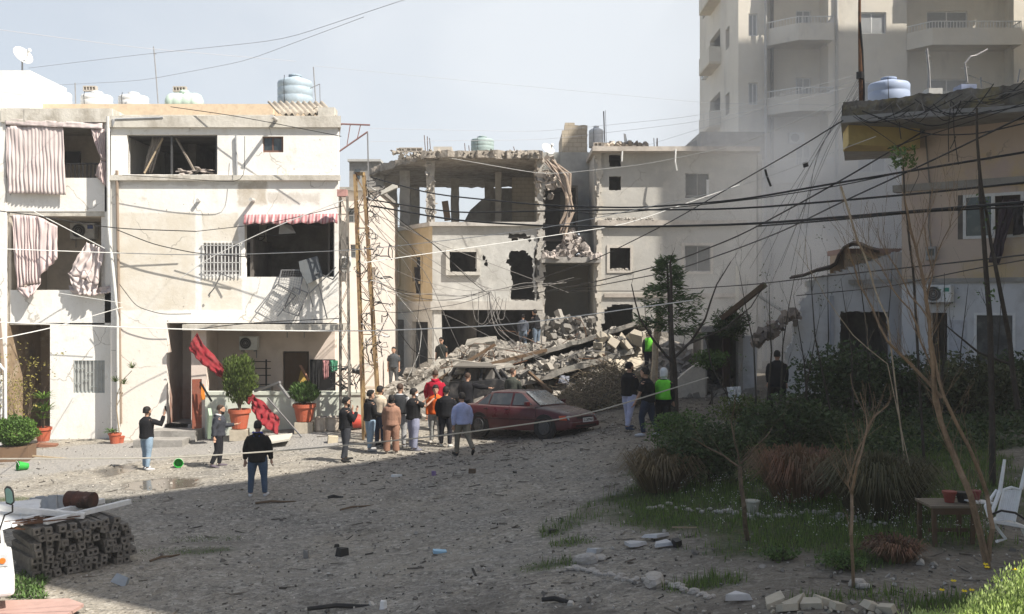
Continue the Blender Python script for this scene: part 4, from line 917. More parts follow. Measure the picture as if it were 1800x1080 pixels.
# left return: windows and loggias
hL = []
for z in zF: hL += [(.6, 2.6, z+.15, z+2.1)]
wall(m, (XS, 70), (XS, YT+.6), 1, top_z, .3, [(8.2, 9.3, a[2], a[3]) for a in hs]+[(3.3, 6.6, z-.1, z+2.2) for z in zF]+[(.8, 1.8, z+.3, z+1.6) for z in zF])
m.box(XS, X5, 70, 70.3, 1, top_z); m.box(X5-.3, X5, YT+.3, 70, 1, top_z); m.box(XS, X5, YT+.3, 70, top_z, top_z+.3); m.build('wall', tp, t)
m = MB(); m.box(XS+.3, X5-.4, YT+3.5, YT+3.7, 1, top_z)
m.box(XS+2.2, XS+2.3, YT+1.2, 69.8, 1, top_z)
for z in zF: m.box(XS+.3, X5-.4, YT+1.75, 69.9, z-.12, z+.06)
m.build('inner_wall', dark_room, t)
mw = plain('white_frame', (.66, .66, .64), .5, dirt=.1); sh_ = plain('shutter_grey', (.30, .31, .31), .5, dirt=.2)
for z in zF[1:]:
    for (wx0, wx1, wy, dz0, dz1) in ((X(1508, YT), X(1558, YT), YT+.12, .35, 1.6), (X(1643, YT), X(1716, YT), YT+1.2, .25, 2.0), (X(1318, YT), X(1334, YT), YT+.4, .3, 1.6), (X(1413, YT), X(1440, YT), YT+1.7, .1, 2.2)):
        mm = MB(); f = .07; z0, z1 = z+dz0, z+dz1; mm.box(wx0, wx1, wy, wy+.06, z0, z0+f); mm.box(wx0, wx1, wy, wy+.06, z1-f, z1); mm.box(wx0, wx0+f, wy, wy+.06, z0+f, z1-f); mm.box(wx1-f, wx1, wy, wy+.06, z0+f, z1-f); mm.box((wx0+wx1)/2-f/2, (wx0+wx1)/2+f/2, wy+.004, wy+.056, z0+f, z1-f)
        fo = mm.build('window', mw, t); mm = MB(); mm.box(wx0+f, wx1-f, wy+.02, wy+.03, z0+f, z1-f); mm.build('pane', sh_, fo)
# balconies
def balcony(z, xa, xb, out, ch, chr_, side=True):
    """chamfered balcony: plan polygon with parapet and rail"""
    yb_ = YT+(1.6 if xa < X1 else 1.1); pl = [(xa, YT+.05), (xa+ch, YT-out), (xb-chr_, YT-out), (xb, YT+.05)]
    m = MB(); pi_ = [(xa+.04, YT+.05), (xa+ch+.02, YT-out+.04), (xb-chr_-.02, YT-out+.04), (xb-.04, YT+.05)]; m.prism([(x, y, z-.15) for x, y in pi_+[(xb-.04, yb_), (xa+.04, yb_)]], (0, 0, .15)); s = m.build('balcony', tp2, t)
    m = MB()
    for a, b in zip(pl[:-1], pl[1:]):
        a3, b3 = Vector((*a, 0)), Vector((*b, 0))
        if (a3-b3).length < .1: continue
        d = (b3-a3).normalized(); n_ = Vector((-d.y, d.x, 0)); m.prism([a3+Vector((0, 0, z-.35)), b3+Vector((0, 0, z-.35)), b3+Vector((0, 0, z+.62)), a3+Vector((0, 0, z+.62))], n_*.12)
    m.build('parapet', tp, s); m = MB()
    for a, b in zip(pl[:-1], pl[1:]):
        a3, b3 = Vector((a[0], a[1]+.06, z+.62)), Vector((b[0], b[1]+.06, z+.62)); n = max(2, int((b3-a3).length/.17))
        if (a3-b3).length < .1: continue
        for k in range(n): p = a3.lerp(b3, k/n); m.bar(p, p+Vector((0, 0, .38)), .035)
        m.bar(a3+Vector((0, 0, .38)), b3+Vector((0, 0, .38)), .05)
    m.build('rail', white_p, s)
for k, z in enumerate(zF):
    balcony(z, X0, X1-.05, 1.3, 1.5, .05); balcony(z-.35 if 0 else z-.25, X2, X3-.1, 1.2, 1.0, .05)
# side balconies of the left return
for z in zF:
    m = MB(); y0, y1 = 63.2, 66.6; m.box(XS-.75, XS, y0, y1, z-.15, z); s = m.build('balcony', tp2, t); m = MB(); m.box(XS-.75, XS-.65, y0, y1, z, z+.95); m.box(XS-.65, XS, y0, y0+.1, z, z+.95); m.box(XS-.65, XS, y1-.1, y1, z, z+.95); m.build('parapet', tp, s)
m = MB()
for a in ((X(1470, YT), 30), (X(1345, YT), 25)): m.tube([(a[0], YT-.1, 1), (a[0], YT-.1, top_z)], .09, 6); 
m.build('drain_pipe', plain('pipe_grey', (.45, .44, .41), .6), t)
def small_ac(x, y, z, label, sideways=False):
    tt = thing('air_conditioner', label, 'air conditioner', (x, y, z), 'air conditioners on the tower'); m = MB()
    if sideways: m.box(x-.3, x, y-.45, y+.45, z, z+.65)
    else: m.box(x-.45, x+.45, y-.35, y, z, z+.65)
    m.build('casing', white_pl, tt, bevel=.02); m = MB()
    if sideways: m.rings((x-.31, y, z+.33), [(0, .25), (.02, .24)], 16, Matrix.Rotation(R_(90), 3, 'Y'))
    else: m.rings((x-.12, y-.352, z+.33), [(0, .25), (.02, .24)], 16, Matrix.Rotation(R_(90), 3, 'X'))
    m.build('fan_grille', black_m, tt)
small_ac(XS, 67.8, Z(140, 68), 'air conditioner high on the left flank of the cream tower', True); small_ac(XS, 67.8, Z(238, 68), 'air conditioner on the left flank of the cream tower just above the beige roof', True)
small_ac(X(1412, YT), YT+1.6, tz(246), 'air conditioner on the back wall of a tower balcony above the smoke')

# ---------------------------------------------------------------- tall blocks beyond the right edge of the picture that shade the yard
def shade_block(label, pts, h, z0=0):
    t = thing('apartment_block', label, 'apartment block', (sum(p[0] for p in pts)/4, sum(p[1] for p in pts)/4, z0))
    m = MB(); m.prism([(x, y, z0) for x, y in pts], (0, 0, h)); m.build('wall', tp, t)
    m = MB(); m.prism([(x, y, z0+h) for x, y in pts], (0, 0, .3)); m.build('roof', concrete, t)
    for i in range(4):
        a, b = Vector((*pts[i], 0)), Vector((*pts[(i+1) % 4], 0)); d = (b-a).normalized(); n_ = Vector((d.y, -d.x, 0)); m = MB()
        L_ = (b-a).length; k = 2.
        while k < L_-1.5:
            for f in range(int(h/3.3)): p = a+d*k+n_*.02; q = p+d*1.4; z = z0+1.2+f*3.3; m.prism([(p.x, p.y, z), (q.x, q.y, z), (q.x, q.y, z+1.3), (p.x, p.y, z+1.3)], n_*-.05)
            k += 3.4
        if m.v: o = m.build('window', win_glass, t); o['kind'] = 'stuff'
    return t
HS = 32.0; dsun = SD/-SD.z
def above(px, py_z, h):  # where a roof point must stand to throw its shadow on this ground point
    return Vector(py_z) - dsun*h
def top_for(x, y, z, h): k = h-z; return (x - dsun.x*k, y - dsun.y*k)
e1 = onground(0, 905); e2 = onground(640, 812); nr = onground(1420, 1058)
d_edge = Vector((e2.x-e1.x, e2.y-e1.y)).normalized(); d_s = Vector((-dsun.x, -dsun.y)).normalized()
# roof corner = where the roof-edge shadow line meets the corner-edge shadow line
A = Vector((e1.x, e1.y)); B = Vector((nr.x, nr.y)); M2 = Matrix(((d_edge.x, -d_s.x), (d_edge.y, -d_s.y))); sol = M2.inverted() @ (B-A); cs = A+d_edge*sol[0]
rc = top_for(cs.x, cs.y, 0, HS)
far = (rc[0]+d_edge.x*19, rc[1]+d_edge.y*19); nn = Vector((d_edge.y, -d_edge.x))

shade_block('tall apartment block beyond the right edge that throws the big yard shadow', [rc, (rc[0]+d_s.x*14+.4, rc[1]+d_s.y*14+.6), (far[0]+d_s.x*14, far[1]+d_s.y*14), far], HS)
bk1 = [o for o in COL.objects if o.get('label', '').startswith('tall apartment block beyond')][0]; pn = Vector((-d_s.y, d_s.x)); pn = pn if pn.y < 0 else -pn; q0 = Vector((rc[0], rc[1]))
m = MB(); m.prism([(p.x, p.y, 12.5) for p in (q0+pn*1.75, q0+pn*1.75+d_s*1.3, q0+d_s*1.3, q0)], (0, 0, HS-12.4)); m.build('shadow_fin', tp, bk1)  # unseen fin, added only to widen the block's shadow over the near yard
px_ = X(1158, YR); kk = 25; c2 = (px_-dsun.x*kk, YR-dsun.y*kk)
shade_block('second tall block further right whose corner shadow falls across the beige house', [(c2[0], c2[1]), (c2[0]+40, c2[1]), (c2[0]+40, 47.2), (c2[0], 47.2)], 43)

g1, g2, g3 = (top_for(*q, 0.9, 32.4) for q in ((-.75, 30.2), (.0, 34.6), (7.2, 37.0)))
shade_block('taller wing joined to the block beyond the right edge that shades the red car', [(g1[0], g1[1]), (g3[0]+2, g3[1]-9), (g3[0], g3[1]), (g2[0], g2[1])], 32.4)
# ================================================================ ochre house on the right
Wa = Vector((X(1585, 32), 32)); Wb = Vector((X(1860, 29.2), 29.2)); wd = (Wb-Wa).normalized(); wn = Vector((-wd.y, wd.x)); WL = (Wb-Wa).length
def wu(px): k = (px-900)/F; return (k*Wa.y-Wa.x)/(wd.x-k*wd.y)     # distance along the wall for a picture column
def wz(px, py): return Z(py, (Wa+wd*wu(px)).y)
def wp(px, py, out=0.): p = Wa+wd*wu(px)-wn*out; return Vector((p.x, p.y, wz(px, py)))
def wpz(u, z, out=0.): p = Wa+wd*u-wn*out; return Vector((p.x, p.y, z))
t = yh = thing('ochre_house', 'weathered ochre and pink plastered house on the right with a mossy overhanging roof edge', 'house', (14.5, 35, 1.6))
om = Mat('ochre_pink', (.53, .43, .35)).stain((.52, .40, .22), .45, .48, .6, .8).stain((.46, .36, .33), .9, .5, .62, .7, off=4).stain((.20, .17, .14), .8, .57, .72, .8, stretch=(1, 1, .35), off=8).stain((.56, .42, .36), 2.1, .55, .7, .5, off=15).worn((.22, .18, .15), 1.8).bump(7, .4, .03).m
gl = Mat('bluish_whitewash', (.60, .60, .60)).stain((.34, .32, .30), .9, .5, .7, .7).stain((.68, .68, .68), 2, .5, .7, .5, off=4).bump(8, .3, .03).m
zl1 = wz(1700, 325); zl0 = wz(1700, 496); zrf = wz(1700, 212)
m = MB(); wall(m, Wa, Wb, zl0, zrf+.3, .28, [(wu(1693), wu(1800), wz(1745, 419), wz(1745, 340))]); m.build('wall', om, t)
m = MB(); wall(m, Wa-wd*.0, Wb, .8, zl0, .28, [(wu(1712), wu(1785), 1.9, wz(1745, 550)), (wu(1635), wu(1665), 1.7, wz(1650, 550))]); m.build('ground_wall', gl, t)
m = MB()
def wbox(mb, u0, u1, o0, o1, z0, z1):
    a, b, c, d = wpz(u0, z0, o0), wpz(u1, z0, o0), wpz(u1, z0, o1), wpz(u0, z0, o1); return mb.prism([a, b, c, d], (0, 0, z1-z0))
wbox(m, -.25, WL, 0.12, -.3, zl1-.09, zl1+.13); wbox(m, -1.9, WL, .08, 0.0, zl0-.02, zl0+.12); m.build('ledge', concrete, t)
m = MB(); wbox(m, 0, .28, -.28, -8, .8, zrf+.2); m.build('side_wall', om, t)
moss = Mat('mossy_concrete', (.17, .16, .135)).stain((.24, .20, .08), .8, .5, .62, .8).stain((.055, .05, .045), 1.6, .45, .62, .85, off=3).stain((.30, .29, .25), 3, .55, .7, .6, off=7).bump(9, .9, .06).m
# overhanging roof: yellow soffit beam, thin slab, mossy parapet
m = MB(); zz = wz(1600, 228)
corner = P(1478, 215, 30.2); zc = corner.z
pts = [Vector((corner.x, corner.y, 0)), Vector((*(Wb-wn*1.3), 0)), Vector((*(Wb+wn*7), 0)), Vector((corner.x*1.28, corner.y+8, 0))]
m.prism([(p.x, p.y, zc-.02) for p in pts], (0, 0, .2)); m.build('roof_slab', plain('slab_grey', (.30, .30, .29), .9, dirt=.5, scale=2), t)
m = MB(); inn = [Vector((corner.x+.35, corner.y+.35, 0)), Vector((*(Wb-wn*.9), 0)), Vector((*(Wb+wn*6.6), 0)), Vector((corner.x*1.3, corner.y+7.6, 0))]
m.prism([(inn[0].x, inn[0].y, zc-.62), (X(1622, 31), 31.2, zc-.62), (X(1622, 31), 31.9, zc-.62), (inn[0].x+.3, inn[0].y+1.4, zc-.62)], (0, 0, .6)); m.build('soffit_beam', plain('yellow_beam', (.50, .39, .16), .8, dirt=.25, scale=1.5), t)
m = MB(); n = 60; A0, A1 = Vector((corner.x+.1, corner.y+.1)), Wb-wn*1.15; top = []
for i in range(n+1):
    u = i/n; p = A0.lerp(A1, u); hgt = .42+.25*u+noise.noise(Vector((u*9, 0, 3)))*.12+rnd(-.02, .03); q = p+Vector((-.35*wn.x*-1, .3)); top.append([(p.x+rnd(-.01, .01), p.y-.02*math.sin(i), zc+.18), (p.x+rnd(-.02, .02), p.y+rnd(-.05, .03), zc+.18+hgt*.55), (p.x+.03, p.y+.06, zc+.18+hgt), (p.x+.1, p.y+.4, zc+.18+hgt*.9), (p.x+.1, p.y+.45, zc+.18)])
m.grid(top); m.prism([(A0.x, A0.y, zc+.18), (A0.x*1.27, A0.y+7.5, zc+.18), (A0.x*1.27+.3, A0.y+7.5, zc+.18), (A0.x+.3, A0.y, zc+.18)], (0, 0, .45)); m.build('parapet', moss, t)
# window upstairs with broken panes and a cloth hanging out
wf = MB(); u0, u1, z0, z1 = wu(1693), wu(1800), wz(1745, 419), wz(1745, 340); f = .09
for (a, b, c, d) in ((u0, u1, z0, z0+f), (u0, u1, z1-f, z1), (u0, u0+f, z0+f, z1-f), (u1-f, u1, z0+f, z1-f), ((u0+u1)/2-.05, (u0+u1)/2+.05, z0+f, z1-f)): wbox(wf, a, b, .03, -.05, c, d)
wo = wf.build('window', plain('window_white', (.62, .62, .60), .5), t)
m = MB(); wbox(m, u0+f, (u0+u1)/2-.05, -.01, -.02, z0+f, z1-f); m.build('pane', win_glass, wo)
m = MB()
for u in (u0+.3, u0+.7, u0+1.1): wbox(m, u, u+.02, -.06, -.075, z0+f, z1-f)
for z in (z0+.4, z0+.75): wbox(m, u0+f, (u0+u1)/2, -.06, -.078, z, z+.02)
m.build('window_grille', black_m, wo)
m = MB(); wbox(m, u0-.15, u0, .02, -.3, z0, z1); wbox(m, u0-.1, u1+.3, -.3, -3, z0-.4, z0-.3); wbox(m, u0-.1, u1+.3, -3, -3.1, z0-.4, z1+.4); wbox(m, u0-.5, u1+.3, -.3, -3, z1+.4, z1+.5); wbox(m, u0-.5, u0-.4, -.3, -3, z0-.4, z1+.5); m.build('upper_room', dark_room, t)
m = MB()
for (a, b, z1_) in ((wu(1712), wu(1785), wz(1745, 550)), (wu(1635), wu(1665), wz(1650, 550))): wbox(m, a-.1, b+.1, -1.2, -1.3, .8, z1_+.2); wbox(m, a-.1, b+.1, -.29, -1.2, z1_+.1, z1_+.2); wbox(m, a-.15, a-.05, -.29, -1.2, .8, z1_+.2)
m.build('lower_room', dark_room, t)
m = MB(); a, b, zt = wu(1712), wu(1785), wz(1745, 550)
for (p, q, c, d) in ((a, b, zt-.08, zt), (a, a+.08, 1.9, zt-.08), (b-.08, b, 1.9, zt-.08)): wbox(m, p, q, .02, -.05, c, d)
m.build('door_frame', white_p, t); m = MB(); wbox(m, a+.08, b-.08, -.03, -.05, 1.9, zt-.08); m.build('mesh_door', Mat('mesh_dark', (.06, .06, .055), .5).stain((.14, .14, .13), 3, .45, .6, .8).m, t)
m = MB(); wbox(m, wu(1668), wu(1698), .03, 0.0, wz(1680, 640), wz(1680, 563)); m.build('shutter', plain('shutter_white', (.5, .51, .54), .6, dirt=.4), t)
def cloth_w(label, top, bot, mat, folds=3, o=.12): clothing('curtain', label, 'curtain', mat, lambda mm: cloth(mm, [wp(*p, o) for p in top], [wp(*p, o+.15) for p in bot], 24, 16, .09, folds, noise_amp=.05))
cloth_w('dark purple cloth hanging out of the broken upper window of the ochre house', [(1764, 352), (1790, 350)], [(1744, 462), (1758, 465)], plain('cloth_purple', (.045, .032, .04), .9, dirt=.2))
cloth_w('bundled dark cloth caught on the right sill of the upper window', [(1780, 356), (1800, 354)], [(1788, 415), (1801, 412)], curtain_dark, 2)
# meter box, ac, tank and aerials on the ochre house
t2 = thing('meter_box', 'small grey electricity meter box on the ochre wall left of the upper window', 'meter box', wp(1638, 460, .2)); m = MB(); wbox(m, wu(1630), wu(1648), .2, 0, wz(1640, 458), wz(1640, 434)); m.build('case', steel, t2, bevel=.02)
m = MB(); wbox(m, wu(1633), wu(1645), .21, .2, wz(1640, 450), wz(1640, 438)); m.build('window', win_glass, t2); m = MB(); m.tube([wp(1638, 434, .1), wp(1633, 400, .06), wp(1636, 340, .05), wp(1628, 240, .06)], .025, 5); m.tube([wp(1640, 458, .1), wp(1642, 496, .1)], .03, 5); m.build('conduit', cable_g, t2)
pa, pb = wp(1632, 532, .3), wp(1678, 500, .3)
t2 = thing('air_conditioner', 'white air conditioner with a green badge on the ledge of the ochre house', 'air conditioner', pa, 'air conditioners on walls')
ua, ub, za, zb = wu(1632), wu(1678), wz(1655, 532), wz(1655, 502); m = MB(); wbox(m, ua, ub, .38, .05, za, zb); m.build('casing', white_pl, t2, bevel=.02)
ang = math.atan2(wd.y, wd.x); A = Matrix.Rotation(ang, 3, 'Z') @ Matrix.Rotation(R_(90), 3, 'X'); cc = wpz(ua+(ub-ua)*.33, (za+zb)/2, .39); r = (zb-za)*.43
m = MB(); m.rings(cc, [(0, r), (.01, r)], 24, A); fo = m.build('fan_grille', plain('fan_dark2', (.04, .045, .045), .5), t2); m = MB()
for k in (.35, .65, .95): m.tube([cc+A @ Vector((math.cos(a)*r*k, math.sin(a)*r*k, .02)) for a in np.linspace(0, 6.283, 19)], .007, 4, False)
m.rings(cc, [(0.01, r*.2), (.03, r*.15)], 12, A); m.build('guard', steel, fo)
m = MB(); wbox(m, ua+(ub-ua)*.72, ub-.06, .39, .38, zb-.2, zb-.08); m.build('badge', plain('badge_green', (.04, .25, .18), .4, dirt=0), t2)
m = MB(); wbox(m, ua+.1, ua+.15, .4, 0, za-.05, za); wbox(m, ub-.15, ub-.1, .4, 0, za-.05, za); m.build('bracket', steel, t2)
vtank('water_tank', 'big blue water tank with a white top on the mossy roof of the ochre house', 1540, 1612, 131, 186, 33.5, Mat('tank_two_tone', (.30, .36, .48), .5).m, 2)
m = MB(); boxpx(m, 1633, 155, 1657, 168, 33, .5); tth('crate', 'small pale crate on the mossy roof right of the blue tank', 'crate', m, plain('crate_pale', (.4, .4, .38), .8)); m = MB(); boxpx(m, 1690, 148, 1717, 160, 32, .6); tth('crate', 'blue-grey plastic crate on the mossy roof edge', 'crate', m, plain('crate_blue', (.22, .26, .38), .6))
t2 = thing('utility_pole', 'tall thin steel pole on the left corner of the mossy roof carrying cable strands', 'pole', P(1513, 195, 30.9)); m = MB(); m.tube([P(1511, -60, 30.9), P(1511, 60, 30.9), P(1513, 120, 30.9), P(1514, 192, 30.9)], [.04, .05, .075, .07], 8); m.build('shaft', rust, t2)
m = MB(); m.tube([P(1517, 200, 30.85), P(1519, 165, 30.85), P(1516, 90, 30.85), P(1512, 40, 30.85)], .03, 6); m.rings(P(1512, 133, 30.8), [(-.1, .12), (.1, .12)], 8); m.build('insulator', cable_m, t2)
antenna('twisted pale aerial mast on the mossy roof behind the blue tank', [(1634, 155), (1633, 125), (1630, 98), (1629, 86)], 32.8, [((1626, 92), (1636, 100)), ((1627, 110), (1637, 108))], .04)
antenna('bent rusty aerial arm above the blue-grey crate on the mossy roof', [(1700, 145), (1698, 128), (1696, 112), (1706, 100), (1716, 98), (1736, 87)], 32, [((1690, 120), (1704, 118))], .035)
antenna('short bent pipe on the right end of the mossy roof', [(1725, 155), (1724, 136)], 31, [((1702, 132), (1746, 150))]); antenna('slanted rod at the far right of the mossy roof', [(1789, 145), (1793, 122)], 30)

# ---------------------------------------------------------------- low bluish shed between the houses
t = thing('shed', 'low bluish-white shed wall with a curled rusty sheet roof leaning against the ochre house', 'shed', (X(1490, 33), 34, 1.5))
m = MB(); Ys = 33
def sh_in(px, py):
    topy = 507-(px-1385)*.30; 
    if px > 1395: topy = 504-(px-1395)*.33
    if py < topy: return False
    if px < 1420 and py < 640 and px < 1380+ (640-py)*.28+math.sin(py*.15)*4: return False
    if 1478 < px < 1562 and 548 < py < 660: return False
    return True
ragged(m, 1365, 1600, 440, 720, Ys, .22, sh_in, .07, .03); m.build('wall', gl, t)
m = MB(); room(m, 1478, 548, 1562, 720, Ys+.23, 1.6, .0); m.build('recess', dark_room, t)
m = MB(); boxpx(m, 1460, 520, 1466, 720, Ys-.08, .08, 1.2); m.build('drain_pipe', plain('pipe_bluish', (.4, .41, .44), .6), t)
m = MB(); boxpx(m, 1484, 446, 1590, 500, Ys+.4, 1.5); m.build('upper_wall', plain('tan_pink', (.46, .36, .27), .9, dirt=.3), t); m = MB(); boxpx(m, 1480, 497, 1592, 502, Ys+.25, 1.8); m.build('ledge', gl, t); m = MB(); boxpx(m, 1484, 437, 1592, 446, Ys+.3, 1.8); m.build('ledge', plain('ledge_red', (.30, .20, .17), .9), t)
m = MB(); prof = [(1387, 489), (1410, 485), (1432, 476), (1455, 470), (1468, 462), (1474, 448), (1484, 434), (1496, 428), (1510, 430), (1524, 437), (1545, 442)]
m.grid([[P(x+rnd(-1, 1), y, Ys-.35), P(x+2, y+2+rnd(-2, 2), Ys+.8), P(x+4, y-3, Ys+2.2)] for x, y in prof]); o = m.build('roof_sheet', Mat('charred_sheet', (.055, .042, .035), .7).stain((.16, .09, .05), 2, .5, .7, .6).bump(8, .5).m, t, smooth=True, solid=.05)
# doorway ruin with low slanted wall
t = thing('doorway', 'concrete door frame with a dark opening standing among rubble at the foot of the smoke', 'doorway', (X(1265, 34), 34.5, 1.4))
m = MB(); Yd = 34.0; boxpx(m, 1236, 582, 1243, 720, Yd, .4, 1.0); boxpx(m, 1298, 582, 1306, 720, Yd, .4, 1.0); boxpx(m, 1232, 574, 1306, 584, Yd-.05, .55); m.build('frame', plain('door_conc', (.34, .32, .29), .9, dirt=.4), t)
m = MB(); room(m, 1243, 584, 1298, 722, Yd+.4, 2, .0); m.build('recess', dark_room, t); m = MB(); boxpx(m, 1306, 590, 1330, 720, Yd+.1, .25, 1); m.build('wall', gl, t)
m = MB(); m.obox(P(1276, 640, Yd+.3), (.5, .06, 2.6), (0, 0, .9)); m.build('door', plain('door_brown', (.07, .045, .035), .8), t)
t = thing('garden_wall', 'broken slanting plastered wall remnant left of the dark doorway', 'wall', (X(1180, 33.4), 33.5, 1)); m = MB()
m.prism([P(1134, 712, 33.4), P(1240, 716, 33.4), P(1240, 632, 33.4), P(1225, 640, 33.4), P(1208, 652, 33.4), P(1190, 668, 33.4), P(1160, 690, 33.4), P(1140, 690, 33.4)], (0, .25, 0)); m.build('wall', plain('cream_plaster', (.50, .46, .40), .9, dirt=.35), t)
# dim pipe, beams falling from the shed
t = thing('fallen_beam', 'slanting broken beam held above the doorway with a white strut', 'beam', P(1330, 540, 33)); m = MB(); m.bar(P(1270, 560, 33), P(1345, 500, 32.2), .22, .16); m.build('beam', wood_d, t); m = MB(); m.bar(P(1330, 518, 32.4), P(1380, 550, 32.8), .07); m.build('strut', white_p, t)
m = MB(); boxpx(m, 1294, 468, 1299, 570, 44.5, .1, Z(600, 44.5)); tth('pipe', 'pale vertical pipe standing against the smoke beside the beige house', 'pipe', m, plain('pipe_pale', (.55, .53, .46), .7))
m = MB()
for k in range(60): u = random.random(); m.chunk(P(1326+u*75+rnd(-8, 8), 600-u*52+rnd(-10, 12), 32.6+rnd(-.3, .3)), (rnd(.1, .45), rnd(.1, .3), rnd(.08, .3)))
tth('torn_masonry', 'torn masonry hanging along the broken left edge of the bluish shed', 'masonry', m, Mat('masonry_dark', (.24, .2, .17)).island(.5, 1.6).m)
# ================================================================ rubble mound
HX = [(-5.2, 0), (-4.4, .3), (-3.4, .75), (-2.2, 1.25), (-.8, 1.5), (.6, 1.4), (2.2, 1.25), (3.6, 1.4), (5, 1.65), (6.2, 1.5), (7.2, .9), (8.4, .25), (9, 0)]
def hx(x):
    for (a, ha), (b, hb_) in zip(HX[:-1], HX[1:]):
        if a <= x <= b: t_ = (x-a)/(b-a); return ha+(hb_-ha)*t_
    return 0.
def mound(x, y):
    f = max(0, min(1, (y-33.6-.5*math.sin(x*1.3))/6.5)); f = f*f*(3-2*f)*.75+f*.25
    b = max(0, min(1, (47.5-y)/2.5)); return gz(x, y) + hx(x)*f*(.65+.35*b) + (noise.noise(Vector((x*.8, y*.8, 2)))*.35+noise.noise(Vector((x*2.2, y*2.2, 7)))*.15)*min(1, f*3)*min(1, hx(x))
m = MB(); xs_ = np.arange(-5.4, 9.1, .18); ys_ = np.arange(33.2, 48, .2)
m.grid([[(x, y, mound(x, y)-.06) for y in ys_] for x in xs_])
rb = Mat('rubble_dust', (.25, .23, .20)).stain((.12, .145, .125), 1.8, .42, .66, .8).stain((.40, .37, .32), 4, .5, .72, .6, off=5).bump(10, 1, .12).m
n0 = len(m.v)
for k in range(5200):
    x = rnd(-4.9, 8.3); y = 33.4+11.5*random.random()
    if hx(x) < .15 and random.random() < .6: continue
    s = .05+.5*random.random()**4; m.chunk((x, y, mound(x, y)+s*.12), (s*rnd(.8, 1.9), s*rnd(.7, 1.4), s*rnd(.3, .8)))
tag(m.build('rubble', Mat('rubble_mix', (.26, .24, .21)).island(.4, 1.4).stain((.18, .16, .14), 2.5, .45, .7, .7).stain((.50, .47, .41), 7, .5, .72, .5, off=5).bump(16, .8, .05).m), 'grey dusty mound of crushed concrete and blocks from the collapsed building', 'rubble', kind='stuff')
def slab_th(name, label, pts, th, mat=None, mesh_edge=True, group='fallen concrete slabs'):
    """fallen slab: polygon in space (near-planar) with thickness and ragged rim"""
    pts = [Vector(p) for p in pts]; rim = []
    for i in range(len(pts)):
        a, b = pts[i], pts[(i+1) % len(pts)]; n = max(1, int((b-a).length/.3))
        for k in range(n): rim.append(a.lerp(b, k/n)+Vector((rnd(-.05, .05), rnd(-.05, .05), rnd(-.03, .03))))
    m = MB(); nn_ = (pts[1]-pts[0]).cross(pts[2]-pts[0]).normalized()
    if nn_.z < 0: nn_ = -nn_
    m.prism(rim, nn_*-th); return tag(m.build(name, mat or dust_conc2), label, 'concrete slab', group)
dust_conc2 = Mat('slab_dust', (.27, .25, .22)).stain((.15, .155, .135), 1.6, .42, .7, .7).stain((.42, .39, .34), 5, .5, .7, .5, off=3).bump(16, .6, .04).m
hollow_shade = Mat('shaded_hollow', (.16, .15, .135)).stain((.07, .065, .06), 1.2, .4, .65, .8).bump(14, .7, .05).m
slab_th('fallen_slab', 'long dark roof slab sloping up to the right over the rubble', [P(872, 642, 38.6), P(1128, 563, 37.6), P(1150, 568, 40.5), P(1000, 612, 42), P(880, 646, 42)], .16, dust_conc2)
slab_th('fallen_slab', 'broad dusty slab lying lit below the dark roof slab', [P(905, 672, 36.2), P(1110, 612, 36.4), P(1125, 598, 39), P(935, 640, 39)], .22)
slab_th('fallen_slab', 'dark wedge painted as the shade between the dusty slab and the long roof slab', [P(930, 642, 38.1), P(1120, 588, 37.9), P(1128, 580, 39.8), P(950, 628, 39.8)], .34, hollow_shade)  # dark colour stands in for the shadowed hollow under the roof slab
slab_th('fallen_slab', 'light triangular slab leaning at the left foot of the rubble', [P(694, 694, 36.5), P(704, 700, 35.4), P(806, 634, 38.5), P(792, 628, 39.6)], .22)
slab_th('fallen_slab', 'thin flat slab resting over the crushed vehicle', [P(788, 654, 36), P(905, 646, 35.6), P(893, 634, 38), P(800, 638, 38.4)], .1)
slab_th('fallen_slab', 'upright block-like slab at the top left of the rubble', [P(760, 640, 39), P(788, 668, 38.8), P(792, 650, 39.3), P(772, 628, 39.3)], .25)
slab_th('fallen_slab', 'pale tilted slab on the crest of the rubble near the dark tee man', [P(815, 608, 42), P(868, 600, 41.5), P(872, 590, 43), P(822, 596, 43)], .18)
slab_th('fallen_slab', 'tilted slab under the feet of the two climbers on the rubble', [P(880, 622, 42), P(958, 614, 42), P(965, 600, 44), P(890, 606, 44)], .2)
slab_th('fallen_slab', 'grey slab lying beside the man behind the red car', [P(838, 684, 35.2), P(888, 676, 35), P(884, 664, 36.2), P(835, 670, 36.4)], .16)
slab_th('fallen_slab', 'sunlit cream slab standing at the right end of the rubble', [P(1068, 640, 36.2), P(1118, 668, 36), P(1134, 640, 36.6), P(1092, 584, 37.3)], .4, plain('cream_block', (.42, .37, .29), .9, dirt=.4))
slab_th('fallen_slab', 'sloping grey slab at the foot of the collapsed bay', [P(965, 600, 45.5), P(1040, 604, 44.8), P(1030, 585, 46.5), P(975, 578, 47)], .15)
m = MB()
for k in range(110): s = .06+.5*random.random()**2; m.chunk(P(rnd(1050, 1132), rnd(592, 655), 36.9+rnd(-.3, .6)), (s*1.3, s, s*.8))
tth('broken_blocks', 'cream coloured broken blocks heaped at the right end of the rubble', 'rubble', m, Mat('cream_rubble', (.36, .32, .255)).island(.35, 1.3).bump(12, .6).m)
m = MB()
for k in range(260): s = .05+.3*random.random()**2; m.chunk(P(rnd(960, 1040), rnd(560, 600), 46+rnd(-.6, .3)), (s*1.3, s, s*.8))
m.bar(P(996, 592, 45.6), P(980, 546, 46), .22, .3); m.bar(P(1010, 594, 45.6), P(1006, 574, 45.8), .2, .25)
